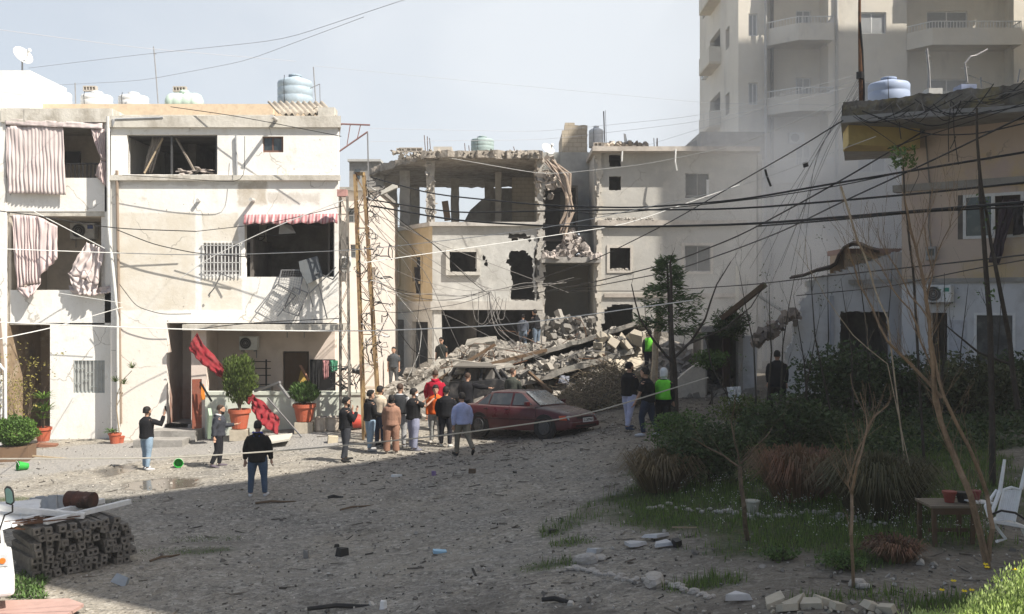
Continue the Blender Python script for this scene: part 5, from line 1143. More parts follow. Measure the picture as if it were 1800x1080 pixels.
tth('broken_blocks', 'pale broken blocks and a snapped post inside the collapsed bay', 'rubble', m, Mat('pale_rubble', (.26, .245, .22)).island(.5, 1.3).bump(12, .6).m)
def clothm_(c): return plain('rag', c, .9)
m = MB()
for k in range(420):
    u = random.random(); s = .04+.3*random.random()**2.5; m.chunk(P(915+200*u+rnd(-8, 8), 664-58*u+rnd(-16, 12), 36.2+u*.6+rnd(-.1, 1.2)), (s*1.5, s, s*.6))
    if k % 2: s *= .8; m.chunk(P(700+100*u, 690-62*u+rnd(-5, 5), 36+u*2.6), (s*1.4, s, s*.6))
tag(m.build('rubble_scatter', Mat('rubble_fine', (.25, .23, .2)).island(.45, 1.45).m), 'loose broken pieces lying over the fallen slabs', 'rubble', kind='stuff')
# beams, bent rebar and conduits sticking out of the rubble
for lab, a, b, Y, w_ in (('long pale conduit lying across the left crest of the rubble', (852, 608), (935, 622), 39.5, .1), ('dark beam slanting from the crest down to the left of the rubble', (870, 606), (770, 668), 38, .13), ('dark beam slanting left below the long roof slab', (960, 616), (862, 640), 38.2, .16),
                         ('thin dark board slanting down in front of the rubble', (930, 655), (970, 690), 35, .12), ('pale timber on the slope above the crushed vehicle', (790, 632), (885, 645), 37.5, .1)):
    m = MB(); m.bar(P(*a, Y), P(*b, Y-1), w_, w_*.7); tth('beam', lab, 'beam', m, wood_d if 'dark' in lab else plain('conduit_pale', (.45, .42, .37), .8), 'beams in the rubble')
m = MB()
for k in range(46):
    px, py = rnd(780, 1120), 0; x = X(px, 39); p = Vector((X(px, rnd(35.5, 41)), 0, 0)); p.y = rnd(35.5, 41); p.x = (px-900)/F*p.y; p.z = mound(p.x, p.y)
    q = p+Vector((rnd(-1, 1), rnd(-.5, .5), rnd(.1, 1.1))); r_ = q+Vector((rnd(-.8, .8), rnd(-.3, .3), rnd(-.6, .2))); m.tube([p, p.lerp(q, .6)+Vector((0, 0, .15)), q, r_], .014, 4)
tag(m.build('twisted_rebar', rust), 'twisted reinforcing bars bristling from the rubble mound', 'rebar', kind='stuff')

# brushwood heap in front of the rubble
m = MB()
for k in range(1500):
    px = rnd(925, 1150); y = rnd(32.6, 35.2); x = (px-900)/F*y; hh = .15+1.15*math.exp(-((px-1065)/75)**2)*max(0, min(1, (y-32.2)/1.6)); p = Vector((x, y, gz(x, y)+rnd(0, hh)))
    a = rnd(0, 6.28); l = rnd(.3, 1.1); q = p+Vector((math.cos(a)*l*.5, math.sin(a)*l*.3, rnd(-.1, .35))); r_ = q+Vector((math.cos(a+rnd(-.8, .8))*l*.5, math.sin(a)*l*.3, rnd(-.25, .2))); m.tube([p, q, r_], [.014, .01, .004], 4, False)
tag(m.build('brushwood', Mat('brush', (.18, .145, .10)).island(.35, 1.9).m), 'tangled heap of dry broken branches in front of the rubble', 'brushwood', kind='stuff')
m = MB()
for k in range(5200):
    px = rnd(915, 1155); y = rnd(32.4, 35.3); x = (px-900)/F*y; hh = .12+1.2*math.exp(-((px-1065)/80)**2)*max(0, min(1, (y-32.2)/1.6)); m.leaf((x, y, gz(x, y)+rnd(0, hh)), rnd(.05, .12), .5)
tag(m.build('wilted_leaves', foliage('wilted', (.13, .12, .065), (.22, .17, .10))), 'wilted dusty leaves caught in the heap of branches', 'leaves', kind='stuff')

# crushed dark vehicle under the thin slab
t = thing('crushed_van', 'crushed dark vehicle pinned under slabs behind the red hoodie man', 'wrecked vehicle', P(840, 695, 35.2), None)
dk = Mat('burnt_paint', (.03, .03, .032), .6).stain((.2, .18, .16), 3, .5, .75, .6).m
m = MB(); m.prism([P(785, 700, 35.2), P(905, 700, 34.6), P(903, 678, 34.6), P(880, 668, 34.7), P(790, 672, 35.2)], (.2, 1.6, 0)); m.build('body', dk, t)
m = MB()
for a, b in (((786, 672), (800, 646)), ((815, 671), (822, 645)), ((845, 670), (848, 646)), ((880, 668), (868, 647)), ((800, 646), (868, 646)), ((902, 678), (880, 650))): m.bar(P(*a, 35), P(*b, 35.2), .1, .08); m.bar(P(a[0], a[1], 36.4), P(b[0], b[1], 36.4), .1, .08)
m.build('pillar', dk, t)
m = MB(); m.chunk(P(830, 665, 35.8), (.5, .4, .8), (0, 0, 0)); m.chunk(P(862, 664, 35.7), (.45, .4, .7), (0, 0.2, 0)); m.build('seat', plain('seat_grey', (.16, .15, .14), .9), t)
m = MB(); m.prism([P(797, 646, 34.9), P(872, 647, 34.8), P(862, 640, 36.8), P(806, 640, 36.8)], (0, 0, .05)); m.build('roof', plain('roof_dusty', (.13, .12, .105), .8), t)
m = MB(); A = Matrix.Rotation(R_(90), 3, 'X'); m.rings(P(888, 697, 34.7), [(-.1, .3), (-.08, .33), (.08, .33), (.1, .3)], 18, A); m.build('wheel', black_m, t)

# ================================================================ red car
def sect(m, secs, n_side=6, cap=True):
    rings = []
    for x, zb, zt, w_, tum in secs:
        zm = zb+(zt-zb)*.55; R2 = [(-w_*.96, zb), (-w_, zb+.12), (-w_, zm), (-w_*(1-tum*.4), zt-.07), (-w_*(1-tum), zt-.015), (-w_*.5, zt+.012), (0, zt+.018), (w_*.5, zt+.012), (w_*(1-tum), zt-.015), (w_*(1-tum*.4), zt-.07), (w_, zm), (w_, zb+.12), (w_*.96, zb), (0, zb-.02)]
        rings.append([Vector((x, y, z)) for y, z in R2])
    m.loft(rings)
carp = Mat('dusty_red_paint', (.075, .005, .008), .32, 0, .5)
carp.stain((.12, .08, .075), 1.6, .45, .72, .3); nrm = node(carp.nt, 'ShaderNodeNewGeometry'); sxyz = node(carp.nt, 'ShaderNodeSeparateXYZ'); carp.L(nrm.outputs['Normal'], sxyz.inputs[0])
carp.mix(carp.math('MULTIPLY', carp.ramp(sxyz.outputs[2], .45, .95), carp.ramp(carp.noise(5, 7, .75), .3, .62, .3, .85)), (.10, .092, .085))   # dust settled on upward faces
carp.L(carp.ramp(carp.noise(3, 5), .35, .65, .25, .6), carp.b.inputs['Roughness'])
cg = Mat('cracked_glass', (.035, .045, .055), .12, 0, .9); cv = node(cg.nt, 'ShaderNodeTexVoronoi'); cv.feature = 'DISTANCE_TO_EDGE'; cv.inputs['Scale'].default_value = 9; cg.L(cg.co, cv.inputs['Vector'])
cg.mix(cg.math('MULTIPLY', cg.ramp(cv.outputs['Distance'], .0, .06, 1, 0), cg.ramp(cg.noise(1.8, 3), .42, .6)), (.45, .55, .62)); cg.stain((.22, .23, .24), 1.5, .42, .6, .6, off=4); cg = cg.m
cp = onground(936, 772); HEAD = R_(-40)
t = thing('parked_car', 'dusty dark red hatchback sedan with a shattered windscreen parked before the rubble', 'car', (0, 0, 0))
m = MB()
sect(m, [(-2.18, .38, .80, .70, .12), (-2.12, .28, .92, .80, .12), (-1.75, .22, .97, .83, .1), (-1.3, .20, .96, .845, .1), (-.5, .19, .93, .85, .08), (.5, .19, .92, .85, .08), (1.0, .20, .90, .845, .1), (1.5, .22, .84, .83, .13), (1.95, .24, .74, .78, .16), (2.14, .28, .66, .70, .2), (2.2, .36, .58, .64, .2)])
body = m.build('body', carp.m, t, smooth=True); md = body.modifiers.new('edge', 'EDGE_SPLIT'); md.split_angle = R_(50)
m = MB()   # greenhouse
G = [(-1.66, .95, .62), (-1.02, 1.33, .56), (-.75, 1.37, .565), (0.05, 1.375, .565), (.32, 1.34, .56), (1.0, .92, .66)]
rings = []
for x, z, w_ in G: rings.append([Vector((x, -.76, .90)), Vector((x, -w_, z-.04)), Vector((x, -w_*.86, z)), Vector((x, 0, z+.02)), Vector((x, w_*.86, z)), Vector((x, w_, z-.04)), Vector((x, .76, .90))])
m.loft(rings); roof = m.build('roof', carp.m, t, smooth=True); md = roof.modifiers.new('edge', 'EDGE_SPLIT'); md.split_angle = R_(35)
def pane_(name, pts, mat=cg, off=Vector((0, 0, 0))):
    m = MB(); pts = [Vector(p) for p in pts]; nrm_ = (pts[1]-pts[0]).cross(pts[2]-pts[0]).normalized(); m.prism([p+nrm_*.012 for p in pts], nrm_*-.006); return m.build(name, mat, t)
pane_('windscreen', [(.97, .58, .955), (.97, -.58, .955), (.36, -.50, 1.345), (.36, .50, 1.345)][::-1] if False else [(.99, -.60, .945), (.99, .60, .945), (.36, .50, 1.345), (.36, -.50, 1.345)])
pane_('rear_window', [(-1.60, .55, .985), (-1.60, -.55, .985), (-1.04, -.48, 1.33), (-1.04, .48, 1.33)])
gd2 = glass('car_side_glass', (.05, .055, .055), .1)
for s in (-1, 1):
    def q(x, z): k = (z-.90)/(1.33-.90); return Vector((x, s*(.765+(.575-.765)*k), z))
    for pts in ([(.82, .95), (.02, .95), (.02, 1.30), (.28, 1.30)], [(-.06, .95), (-.92, .95), (-.86, 1.30), (-.06, 1.30)], [(-.98, .95), (-1.42, .95), (-1.0, 1.27), (-.94, 1.27)]):
        qq = [q(*p) for p in pts]; qq = qq if s > 0 else qq[::-1]
        pane_('side_window', qq[::-1], gd2) if False else None
        m = MB(); m.prism([p+Vector((0, s*.004, 0)) for p in qq], (0, s*.008, 0)); m.build('side_window', gd2, t)
    m = MB()
    for x in (-.02, 1.0, -.95): m.box(x, x+.012, s*.848 if s > 0 else -.856, s*.856 if s > 0 else -.848, .30, .90)
    m.box(-1.9, 1.9, s*.85 if s > 0 else -.866, .866 if s > 0 else -.85, .50, .55); m.build('side_trim', plain('trim_dark', (.05, .01, .012), .5), t)
    m = MB(); m.obox((.72, s*.90, 1.0), (.1, .18, .13)); m.obox((.72, s*.82, .95), (.06, .1, .05)); m.build('mirror', carp.m, t, bevel=.02)
    for x in (-.2, -1.1+.05): m = MB(); m.box(x, x+.14, .852*s if s > 0 else -.875, .875 if s > 0 else -.852, .80, .83); m.build('handle', black_m, t)
    m = MB(); m.prism([(2.12, s*.40, .52), (2.10, s*.66, .53), (2.08, s*.70, .56), (2.02, s*.70, .655), (2.11, s*.42, .66)], (.045, s*.01, 0)); m.build('headlight', plain('lamp_glass', (.32, .36, .38), .15, dirt=.1), t)
    m = MB(); m.prism([(2.06, s*.70, .53), (1.84, s*.79, .54), (1.84, s*.79, .66), (2.02, s*.71, .665)], (.03, s*.035, 0)); m.build('indicator', plain('lamp_amber', (.55, .09, .03), .3, dirt=.1), t)
    m = MB(); m.box(-2.2, -2.0, s*.45 if s > 0 else -.78, .78 if s > 0 else -.45, .62, .82); m.build('tail_light', plain('lamp_red', (.25, .01, .01), .3), t)
    A = Matrix.Rotation(R_(90), 3, 'X')
    for x in (1.33, -1.28):
        m = MB(); m.rings((x, s*.80, .30), [(-.06, .40), (.058, .40)], 24, A); m.build('wheel_arch', black_m, t)
        m = MB(); m.rings((x, s*.775, .30), [(-.09, .24), (-.10, .29), (-.06, .305), (.06, .305), (.10, .29), (.09, .24)], 24, A); wh = m.build('wheel', plain('tyre', (.02, .02, .02), .8), t)
        m = MB(); m.rings((x, s*.80, .30), [(-.075, .215), (-.085 if s > 0 else -.075, .2), (.09, .2), (.075, .215)], 24, A)
        for k in range(8): a = k*math.pi/4; m.bar((x, s*.895, .30), (x+math.cos(a)*.19, s*.885, .30+math.sin(a)*.19), .05, .02, up=(0, 1, 0))
        m.build('hubcap', plain('hub_grey', (.09, .09, .09), .5, .4), wh)
m = MB(); m.box(2.135, 2.20, -.38, .38, .54, .62); m.build('grille', black_m, t)
m = MB(); m.box(2.08, 2.25, -.70, .70, .30, .47); bp_ = m.build('bumper', carp.m, t, bevel=.04); m = MB(); m.box(2.245, 2.258, -.5, .5, .33, .38); m.build('intake', black_m, bp_)
m = MB(); m.box(-2.24, -2.1, -.72, .72, .32, .5); m.build('bumper', carp.m, t, bevel=.04)
m = MB(); m.box(2.252, 2.262, -.16, .36, .45, .58); pl_ = m.build('number_plate', white_p, t)
try:
    tcv = bpy.data.curves.new('plate_text', 'FONT'); tcv.body = 'G 209963'; tcv.size = .115; tcv.extrude = .002; tcv.align_x = 'CENTER'; tcv.align_y = 'CENTER'
    to = bpy.data.objects.new('plate_text', tcv); COL.objects.link(to); dgx = bpy.context.evaluated_depsgraph_get(); me = bpy.data.meshes.new_from_object(to.evaluated_get(dgx)); bpy.data.objects.remove(to)
    me.transform(Matrix.Translation((2.266, .10, .515)) @ Euler((R_(90), 0, R_(90))).to_matrix().to_4x4()); me.materials.clear(); me.materials.append(black_m); to = bpy.data.objects.new('lettering', me); COL.objects.link(to); to.parent = pl_
except Exception as ex: print('text', ex)
# scraps lying on bonnet and roof
t.location = (cp.x-.12, cp.y+.9, gz(cp.x, cp.y+.8)+.03); t.scale = (.96, .96, .96); t.rotation_euler = (R_(-1.5), R_(-2.5), HEAD)

m = MB()
for k in range(60):
    y = rnd(34, 41); px = rnd(760, 1110); p = Vector(((px-900)/F*y, y, 0)); p.z = mound(p.x, p.y)+.1; a = rnd(0, 6.3); m.obox(p, (rnd(.3, 1.3), rnd(.05, .16), .035), (rnd(-.5, .5), rnd(-.6, .6), a))
tag(m.build('broken_timber', Mat('timber_mix', (.16, .13, .10)).island(.35, 2.2).m), 'broken boards and laths strewn through the rubble mound', 'timber', kind='stuff')
for k, (px, py, Y, c) in enumerate(((840, 640, 37.2, (.30, .22, .16)), (985, 660, 35.2, (.16, .17, .20)), (1045, 604, 37, (.33, .30, .26)))): clothing('cloth_scrap', ['brownish', 'blue-grey', 'pale'][k]+' rag of cloth caught in the rubble', 'cloth', clothm_(c), lambda mm: cloth(mm, [P(px, py, Y), P(px+16, py+2, Y)], [P(px-4, py+14, Y-.3), P(px+14, py+17, Y-.3)], 14, 10, .06, 2, noise_amp=.06), 'rags in the rubble')
# ================================================================ people
skin_m = Mat('skin', (.42, .25, .17), .6).stain((.36, .19, .13), 9, .4, .7, .4).m
hair_m = plain('hair_black', (.012, .010, .009), .7, dirt=.0, bump=.4); hair_b = plain('hair_brown', (.05, .03, .02), .7, dirt=0)
_cl = {}
def clothm(c, pat=None):
    k = (tuple(c), pat)
    if k not in _cl:
        m = Mat('cloth_%d' % len(_cl), c, .9, spec=.15).stain(tuple(v*.6 for v in c), 5, .42, .68, .6).stain(tuple(min(1, v*1.3+.004) for v in c), 9, .5, .7, .4, off=4)
        m.bump(11, .5, .03, 3); _cl[k] = m.m
    return _cl[k]
def dirv(fwd, out, s):  # unit-ish vector from forward / outward amounts, pointing down by default
    v = Vector((out*s, fwd, -1)); return v.normalized()
def remesh(o, size, smooth=2):
    r = o.modifiers.new('remesh', 'REMESH'); r.mode = 'VOXEL'; r.voxel_size = size; r.use_smooth_shade = True
    if smooth: sm_ = o.modifiers.new('smooth', 'SMOOTH'); sm_.factor = .5; sm_.iterations = smooth
def person(label, pos, yaw, h=1.75, top=(.02, .02, .02), trous=(.05, .05, .06), shoes=(.03, .03, .03), hair='short', arms=None, legs=None, lean=0., head=0., sleeve=1.0, hood=None, tail=.0, phone=False, female=False, build_=1.0, beard=False, wide=1.0, mask=False, shirt=None, hat=None, vest=None, nod=0., group=None):
    """arms=[(upper vec),(fore vec)] for left,right in body space: x right, y forward, z up; legs=[(fwd, knee, out)...]"""
    pos = Vector(pos); t = thing('person', label, 'person', pos, group)
    M3 = Matrix.Rotation(yaw, 3, 'Z'); B = build_
    W_ = lambda v: pos + M3 @ (Vector(v)*h)
    B *= 1.17; shw = (.097 if not female else .090)*B; hpw = .052*B
    L_ = math.radians(lean)
    def tr(x, y, z):    # torso point with forward lean about the hip
        dz = z-.52; return Vector((x, y+dz*math.sin(L_), .52+dz*math.cos(L_)))
    arms = arms or [((-.12, .02, -1), (-.02, .18, -1)), ((.12, .02, -1), (.02, .18, -1))]
    legs = legs or [(0, 0, .04), (0, 0, .04)]
    jl = []; low = 9
    for s, (fw, kn, out) in ((-1, legs[0]), (1, legs[1])):
        hip = Vector((s*hpw, 0, .51)); th_ = Vector((s*out, math.sin(fw), -math.cos(fw))).normalized(); knee = hip+th_*.24
        sh = Vector((s*out*.6, math.sin(fw-kn), -math.cos(fw-kn))).normalized(); ank = knee+sh*.235; jl.append((hip, knee, ank, fw-kn)); low = min(low, ank.z)
    dz = .038-low; dzv = Vector((0, 0, dz)); W0 = W_; W_ = lambda v: W0(Vector(v)+dzv)
    ja = []
    for s, (u, f) in ((-1, arms[0]), (1, arms[1])):
        shd = tr(s*shw, 0, .785); el = shd+Vector(u).normalized()*.165; wr = el+Vector(f).normalized()*.145; ja.append((shd, el, wr, Vector(f).normalized()))
    hc = tr(0, .012, .925) + Vector((0, nod*.03, 0))
    # ---- body (one continuous surface)
    m = MB()
    def ell(c, rx, ry, n=14, A=None):
        ry = ry*1.22; return [W_(Vector(c)+Vector((rx*math.cos(a), ry*math.sin(a), 0))) for a in [2*math.pi*k/n for k in range(n)]]
    tors = [(.485, .075, .055), (.53, .086, .062), (.60, .078, .052), (.68, .086, .058), (.76, .098, .060), (.80, .095, .05), (.83, .05, .04)]
    m.loft([ell(tr(0, -.004, z), rx*B, ry*B) for z, rx, ry in tors])
    m.tube([W_(tr(0, 0, .81)), W_(tr(0, .002, .86)), W_(hc-Vector((0, .008, .02)))], [.034*h, .030*h, .032*h], 10)
    Mh = M3 @ Matrix.Rotation(head, 3, 'Z') @ Matrix.Rotation(-nod, 3, 'X')
    H = lambda x, y, z: W_(hc) + Mh @ (Vector((x, y, z))*h*1.07)
    m.loft([[H(rx*math.cos(a), yo+ry*math.sin(a), z) for a in [2*math.pi*k/14 for k in range(14)]] for z, rx, ry, yo in ((-.066, .018, .018, .022), (-.055, .030, .032, .016), (-.03, .040, .046, .004), (0, .043, .052, 0), (.03, .043, .054, -.002), (.055, .034, .043, -.004), (.068, .016, .02, -.004))])
    m.tube([H(0, .048, .012), H(0, .060, -.012), H(0, .052, -.02)], [.006*h, .009*h, .006*h], 6)          # nose
    m.tube([H(-.014, .049, -.034), H(.014, .049, -.034)], .006*h, 6)                                       # mouth
    for s in (-1, 1): m.tube([H(s*.043, -.002, .012), H(s*.049, -.006, .0), H(s*.043, 0, -.016)], .007*h, 6); m.tube([H(s*.006, .050, .02), H(s*.028, .046, .021)], .006*h, 6)
    for (shd, el, wr, fd), s in zip(ja, (-1, 1)):
        m.tube([W_(shd), W_(shd.lerp(el, .4)), W_(el), W_(el.lerp(wr, .35)), W_(wr)], [.028*h*B, .026*h*B, .021*h, .021*h, .014*h], 10)
        side = Vector((0, 0, 1)).cross(fd); side = side.normalized() if side.length > .1 else Vector((1, 0, 0)); nrm_ = side.cross(fd).normalized()
        pm = wr+fd*.05; m.tube([W_(wr), W_(wr+fd*.025), W_(pm)], [.014*h, .018*h, .017*h], 8)
        for k in range(4):
            o_ = side*(.0095*(k-1.5)); l = (.040, .046, .043, .034)[k]; m.tube([W_(pm+o_-fd*.01), W_(pm+o_*1.1+fd*l*.5), W_(pm+o_*1.1+fd*l*.8-nrm_*.012), W_(pm+o_*1.1+fd*l*.85-nrm_*.022)], .0052*h, 6)
        m.tube([W_(wr+fd*.015+side*.012), W_(wr+fd*.035+side*.028), W_(wr+fd*.055+side*.03)], .006*h, 6)
    for hip, knee, ank, _ in jl: m.tube([W_(hip), W_(hip.lerp(knee, .5)), W_(knee), W_(knee.lerp(ank, .35)), W_(ank)], [.045*h*B, .040*h*B, .030*h, .030*h, .018*h], 10)
    o = m.build('body', skin_m, t, smooth=True); remesh(o, .0095, 1)
    # ---- trousers
    m = MB(); wd_ = wide
    for hip, knee, ank, _ in jl: m.tube([W_(hip+Vector((0, 0, .01))), W_(hip.lerp(knee, .5)), W_(knee), W_(knee.lerp(ank, .5)), W_(ank+Vector((0, 0, .012)))], [.058*h*B, .054*h*B*wd_**.5, .045*h*wd_, .041*h*wd_, (.034*wd_**1.5)*h], 12)
    m.loft([ell(tr(0, -.004, z), rx*B, ry*B) for z, rx, ry in ((.475, .06, .05), (.495, .086, .066), (.53, .094, .070), (.575, .086, .060))])
    o = m.build('trousers', clothm(trous), t, smooth=True); remesh(o, .016, 2)
    # ---- top
    m = MB(); hb_ = .50-tail
    prof = [(hb_, .098, .076), (hb_+.02, .104, .08), (.58, .100, .073), (.66, .102, .074), (.74, .114, .077), (.785, .108, .068), (.812, .080, .054), (.832, .048, .044), (.845, .038, .038)]
    m.loft([ell(tr(0, -.004, z), rx*B, ry*B) for z, rx, ry in prof])
    for (shd, el, wr, fd), s in zip(ja, (-1, 1)):
        e_ = W_(el.lerp(wr, .93)) if sleeve >= 1 else None
        if sleeve >= 1: m.tube([W_(shd+Vector((-s*.012, 0, 0))), W_(shd.lerp(el, .4)), W_(el), W_(el.lerp(wr, .45)), e_], [.034*h*B, .040*h*B, .037*h*B, .036*h, .029*h], 12)
        elif sleeve > 0: m.tube([W_(shd+Vector((-s*.012, 0, 0))), W_(shd.lerp(el, .5)), W_(shd.lerp(el, .8))], [.033*h*B, .037*h*B, .037*h*B], 12)
    if hood is not None or 'hood' in label:
        m.tube([W_(tr(-.04, -.035, .845)), W_(tr(-.03, -.062, .835)), W_(tr(0, -.075, .825)), W_(tr(.03, -.062, .835)), W_(tr(.04, -.035, .845))], [.018*h, .024*h, .028*h, .024*h, .018*h], 8)
    o = m.build('top', clothm(top), t, smooth=True); remesh(o, .016, 2)
    if hood is not None:
        m = MB(); m.loft([[W_(tr(x, y, z)) for x, y, z in q] for q in ([(-.045, -.05, .85), (-.03, -.075, .83), (-.0, -.085, .80), (.03, -.075, .83), (.045, -.05, .85)], [(-.05, -.045, .83), (-.04, -.085, .80), (0, -.098, .755), (.04, -.085, .80), (.05, -.045, .83)])], True); o = m.build('hood', clothm(hood), t, smooth=True)
        m2 = MB(); m2.tube([W_(tr(-.055, .02, .835)), W_(tr(-.05, -.045, .85)), W_(tr(0, -.07, .84)), W_(tr(.05, -.045, .85)), W_(tr(.055, .02, .835))], .016*h, 8); m2.build('collar', clothm(hood), t, smooth=True)
    if vest is not None:
        m = MB(); m.loft([ell(tr(0, -.004, z), rx*B*1.07, ry*B*1.1) for z, rx, ry in [(.53, .104, .08), (.58, .100, .074), (.66, .102, .076), (.75, .108, .076), (.80, .095, .064), (.83, .062, .048)]]); o = m.build('vest', clothm(vest), t, smooth=True)
    if shirt is not None:
        m = MB(); m.prism([W_(tr(x, .0735+.0*z, z)) for x, z in ((-.028, .82), (.028, .82), (.03, .55), (-.03, .55))], M3 @ Vector((0, .02*h, 0))); m.build('shirt', clothm(shirt), t)
    # ---- shoes
    for (hip, knee, ank, ang), s in zip(jl, (-1, 1)):
        m = MB(); a = -ang*.5 if ang < 0 else 0; d = Vector((s*.18, math.cos(ang*.8), math.sin(ang*.8))).normalized(); b = ank+Vector((0, 0, -.018))
        m.tube([W_(b-d*.022), W_(b+d*.02), W_(b+d*.075), W_(b+d*.115), W_(b+d*.132)], [.020*h, .027*h, .023*h, .019*h, .009*h], 10); o = m.build('shoe', clothm(shoes), t, smooth=True)
    # ---- hair / hats
    def cap_shell(k, zlo, back=.0, yo=-.006):
        mm = MB(); rr = []
        for j in range(9):
            f_ = math.sin(j/8*math.pi/2); z = zlo+(.073*k-zlo)*f_; c_ = max(0.0, 1-(max(z, 0)/(.0737*k))**3)**.42; rr.append([H(.0465*k*c_*math.cos(a), yo+(.058*k*c_)*math.sin(a), z+(.05*(1-j/4) if math.sin(a) > .3 and j < 4 else 0)) for a in [2*math.pi*q/14 for q in range(14)]])
        mm.loft(rr); return mm
    if hair in ('short', 'curly'): cap_shell(1.06 if hair == 'short' else 1.16, -.02, yo=-.012).build('hair', hair_m, t, smooth=True)
    if hair == 'buzz': cap_shell(1.03, .0, yo=-.008).build('hair', hair_b, t, smooth=True)
    if hair == 'long':
        mm = cap_shell(1.08, -.02, yo=-.010); mm.loft([[H(.046*c_*math.cos(a), -.028+.032*math.sin(a), z) for a in [2*math.pi*q/12 for q in range(12)]] for z, c_ in ((.01, 1.0), (-.05, 1.05), (-.11, .95), (-.15, .6))]); o = mm.build('hair', hair_m, t, smooth=True)
    if hat is not None:
        mm = cap_shell(1.12, .012, yo=-.004)
        if hat != 'scarf':
            o = mm.build('cap', clothm(hat), t, smooth=True); mm = MB(); mm.prism([H(-.04, .045, .02), H(-.03, .085, .014), H(0, .098, .012), H(.03, .085, .014), H(.04, .045, .02)], (0, 0, .008)); mm.build('visor', clothm(hat), o)
            mm = cap_shell(1.02, -.016, yo=-.012); mm.build('hair', hair_m, t, smooth=True)
        else:
            mm = cap_shell(1.2, -.05, yo=-.006); mm.loft([[H(.05*c_*math.cos(a), -.004+.05*c_*math.sin(a), z) for a in [2*math.pi*q/12 for q in range(12)]] for z, c_ in ((-.03, 1.0), (-.07, .9), (-.1, 1.25))]); mm.build('headscarf', clothm((.66, .68, .68)), t, smooth=True)
    if beard: mm = MB(); mm.loft([[H(rx*math.cos(a), yo+ry*math.sin(a), z) for a in [math.pi*k/8 for k in range(9)]] for z, rx, ry, yo in ((-.072, .018, .018, .024), (-.055, .034, .036, .016), (-.03, .043, .046, .006), (-.018, .044, .02, .006))]); mm.build('beard', hair_m, t, smooth=True)
    if mask: mm = MB(); mm.loft([[H(rx*math.cos(a), yo+ry*math.sin(a), z) for a in [math.pi*k/8 for k in range(9)]] for z, rx, ry, yo in ((-.06, .028, .030, .020), (-.04, .042, .050, .010), (-.012, .044, .056, .006))]); mm.build('face_mask', white_p, t, smooth=True)
    for s in (-1, 1): mm = MB(); mm.rings(H(s*.017, .050, .008), [(-.004, .001), (-.002, .005), (.002, .005), (.004, .001)], 8); mm.build('eye', hair_m, t)
    if phone:
        shd, el, wr, fd = ja[1]; c = W_(wr+fd*.085); ph = MB(); ph.obox(c+M3 @ Vector((0, .01, .03)), (.075, .012, .15), (0.1, 0, yaw)); tag(ph.build('mobile_phone', black_m), 'black phone held up by the ' + phone, 'phone', 'phones held by onlookers')
    return t
def pp(px, py, ph, dz=0): p = onground(px, py); p.z += dz; return p
AW = 0.0           # facing away from the camera; + turns left
D = math.radians
jeans = (.13, .19, .28); jeans_d = (.055, .08, .13); black = (.012, .012, .014)
person('man in black jacket and light jeans at the far left holding up a phone', pp(258, 826, 110), D(-35), 1.74, black, (.22, .30, .38), (.5, .5, .5), arms=[((-.2, .1, -1), (-.1, .15, -1)), ((.35, .55, -.25), (.1, .25, 1))], legs=[(.08, .1, .04), (-.1, .05, .08)], phone='man at the far left', beard=True)
person('bald bearded man in dark padded jacket with pale hood walking right', pp(384, 821, 108), D(-75), 1.72, (.045, .048, .058), (.018, .018, .022), (.12, .1, .12), hair='buzz', arms=[((-.05, .55, -.8), (.0, .9, .1)), ((.1, -.5, -.8), (.1, .05, -1))], legs=[(.12, .2, .02), (-.08, .3, .02)], hood=(.55, .53, .53), beard=True, lean=4, head=D(-5))
person('man seen from behind in black jacket with blue hood lining standing alone in the shade', pp(453, 873, 131), D(4), 1.76, (.012, .012, .012), (.07, .11, .17), (.62, .62, .62), arms=[((-.28, 0, -1), (-.05, .05, -1)), ((.28, 0, -1), (.12, .05, -1))], legs=[(0, 0, .09), (0, 0, .09)], hood=(.03, .06, .35), tail=.04, build_=1.0)
person('bearded man in black cap and black top with both hands at his face', pp(608, 811, 111), D(-65), 1.74, (.016, .016, .018), (.04, .042, .048), (.02, .02, .02), hair=None, hat=(.02, .02, .02), arms=[((-.1, .5, -.9), (.25, .3, 1)), ((.1, .5, -.7), (-.2, .35, 1))], legs=[(.03, 0, .03), (-.1, .15, .12)], beard=True)
person('man in black hooded jacket and light blue jeans beside the beige jacket man', pp(651, 793, 112), D(-60), 1.75, (.014, .014, .015), (.22, .30, .38), (.35, .35, .35), hair=None, hat=(.02, .02, .02), hood=(.014, .014, .015), arms=[((-.15, .2, -1), (0, .8, -.3)), ((.1, .2, -1), (0, .9, -.2))], legs=[(.03, 0, .03), (-.06, .1, .05)])
person('dark haired man in beige jacket partly hidden behind the black hooded man', pp(668, 784, 112), D(-40), 1.78, (.50, .42, .32), (.04, .05, .08), (.05, .05, .05), arms=None, beard=True)
person('broad man in dark quilted vest with grey sleeves seen from behind', pp(703, 786, 112), D(-20), 1.86, (.38, .38, .38), (.32, .32, .32), (.2, .2, .2), hair='buzz', vest=(.03, .032, .035), build_=1.1, legs=[(.03, 0, .03), (-.12, .05, .08)])
person('woman with dark hair in brown hooded tracksuit seen from behind', pp(688, 798, 103), D(2), 1.66, (.29, .165, .115), (.26, .145, .10), (.4, .35, .3), hair='long', hood=(.29, .165, .115), female=True, wide=1.45, tail=.02, legs=[(0, 0, .05), (0, 0, .05)])
person('man in black t-shirt and face mask taking a photo with raised arms', pp(727, 792, 113), D(-62), 1.78, (.014, .014, .015), (.24, .25, .33), (.2, .2, .24), hair='short', mask=True, sleeve=.5, wide=1.35, arms=[((-.1, .8, -.5), (.2, .75, .6)), ((.1, .9, -.45), (-.1, .8, .6))], phone='man in the face mask', legs=[(.02, 0, .04), (-.05, 0, .06)], build_=1.08)
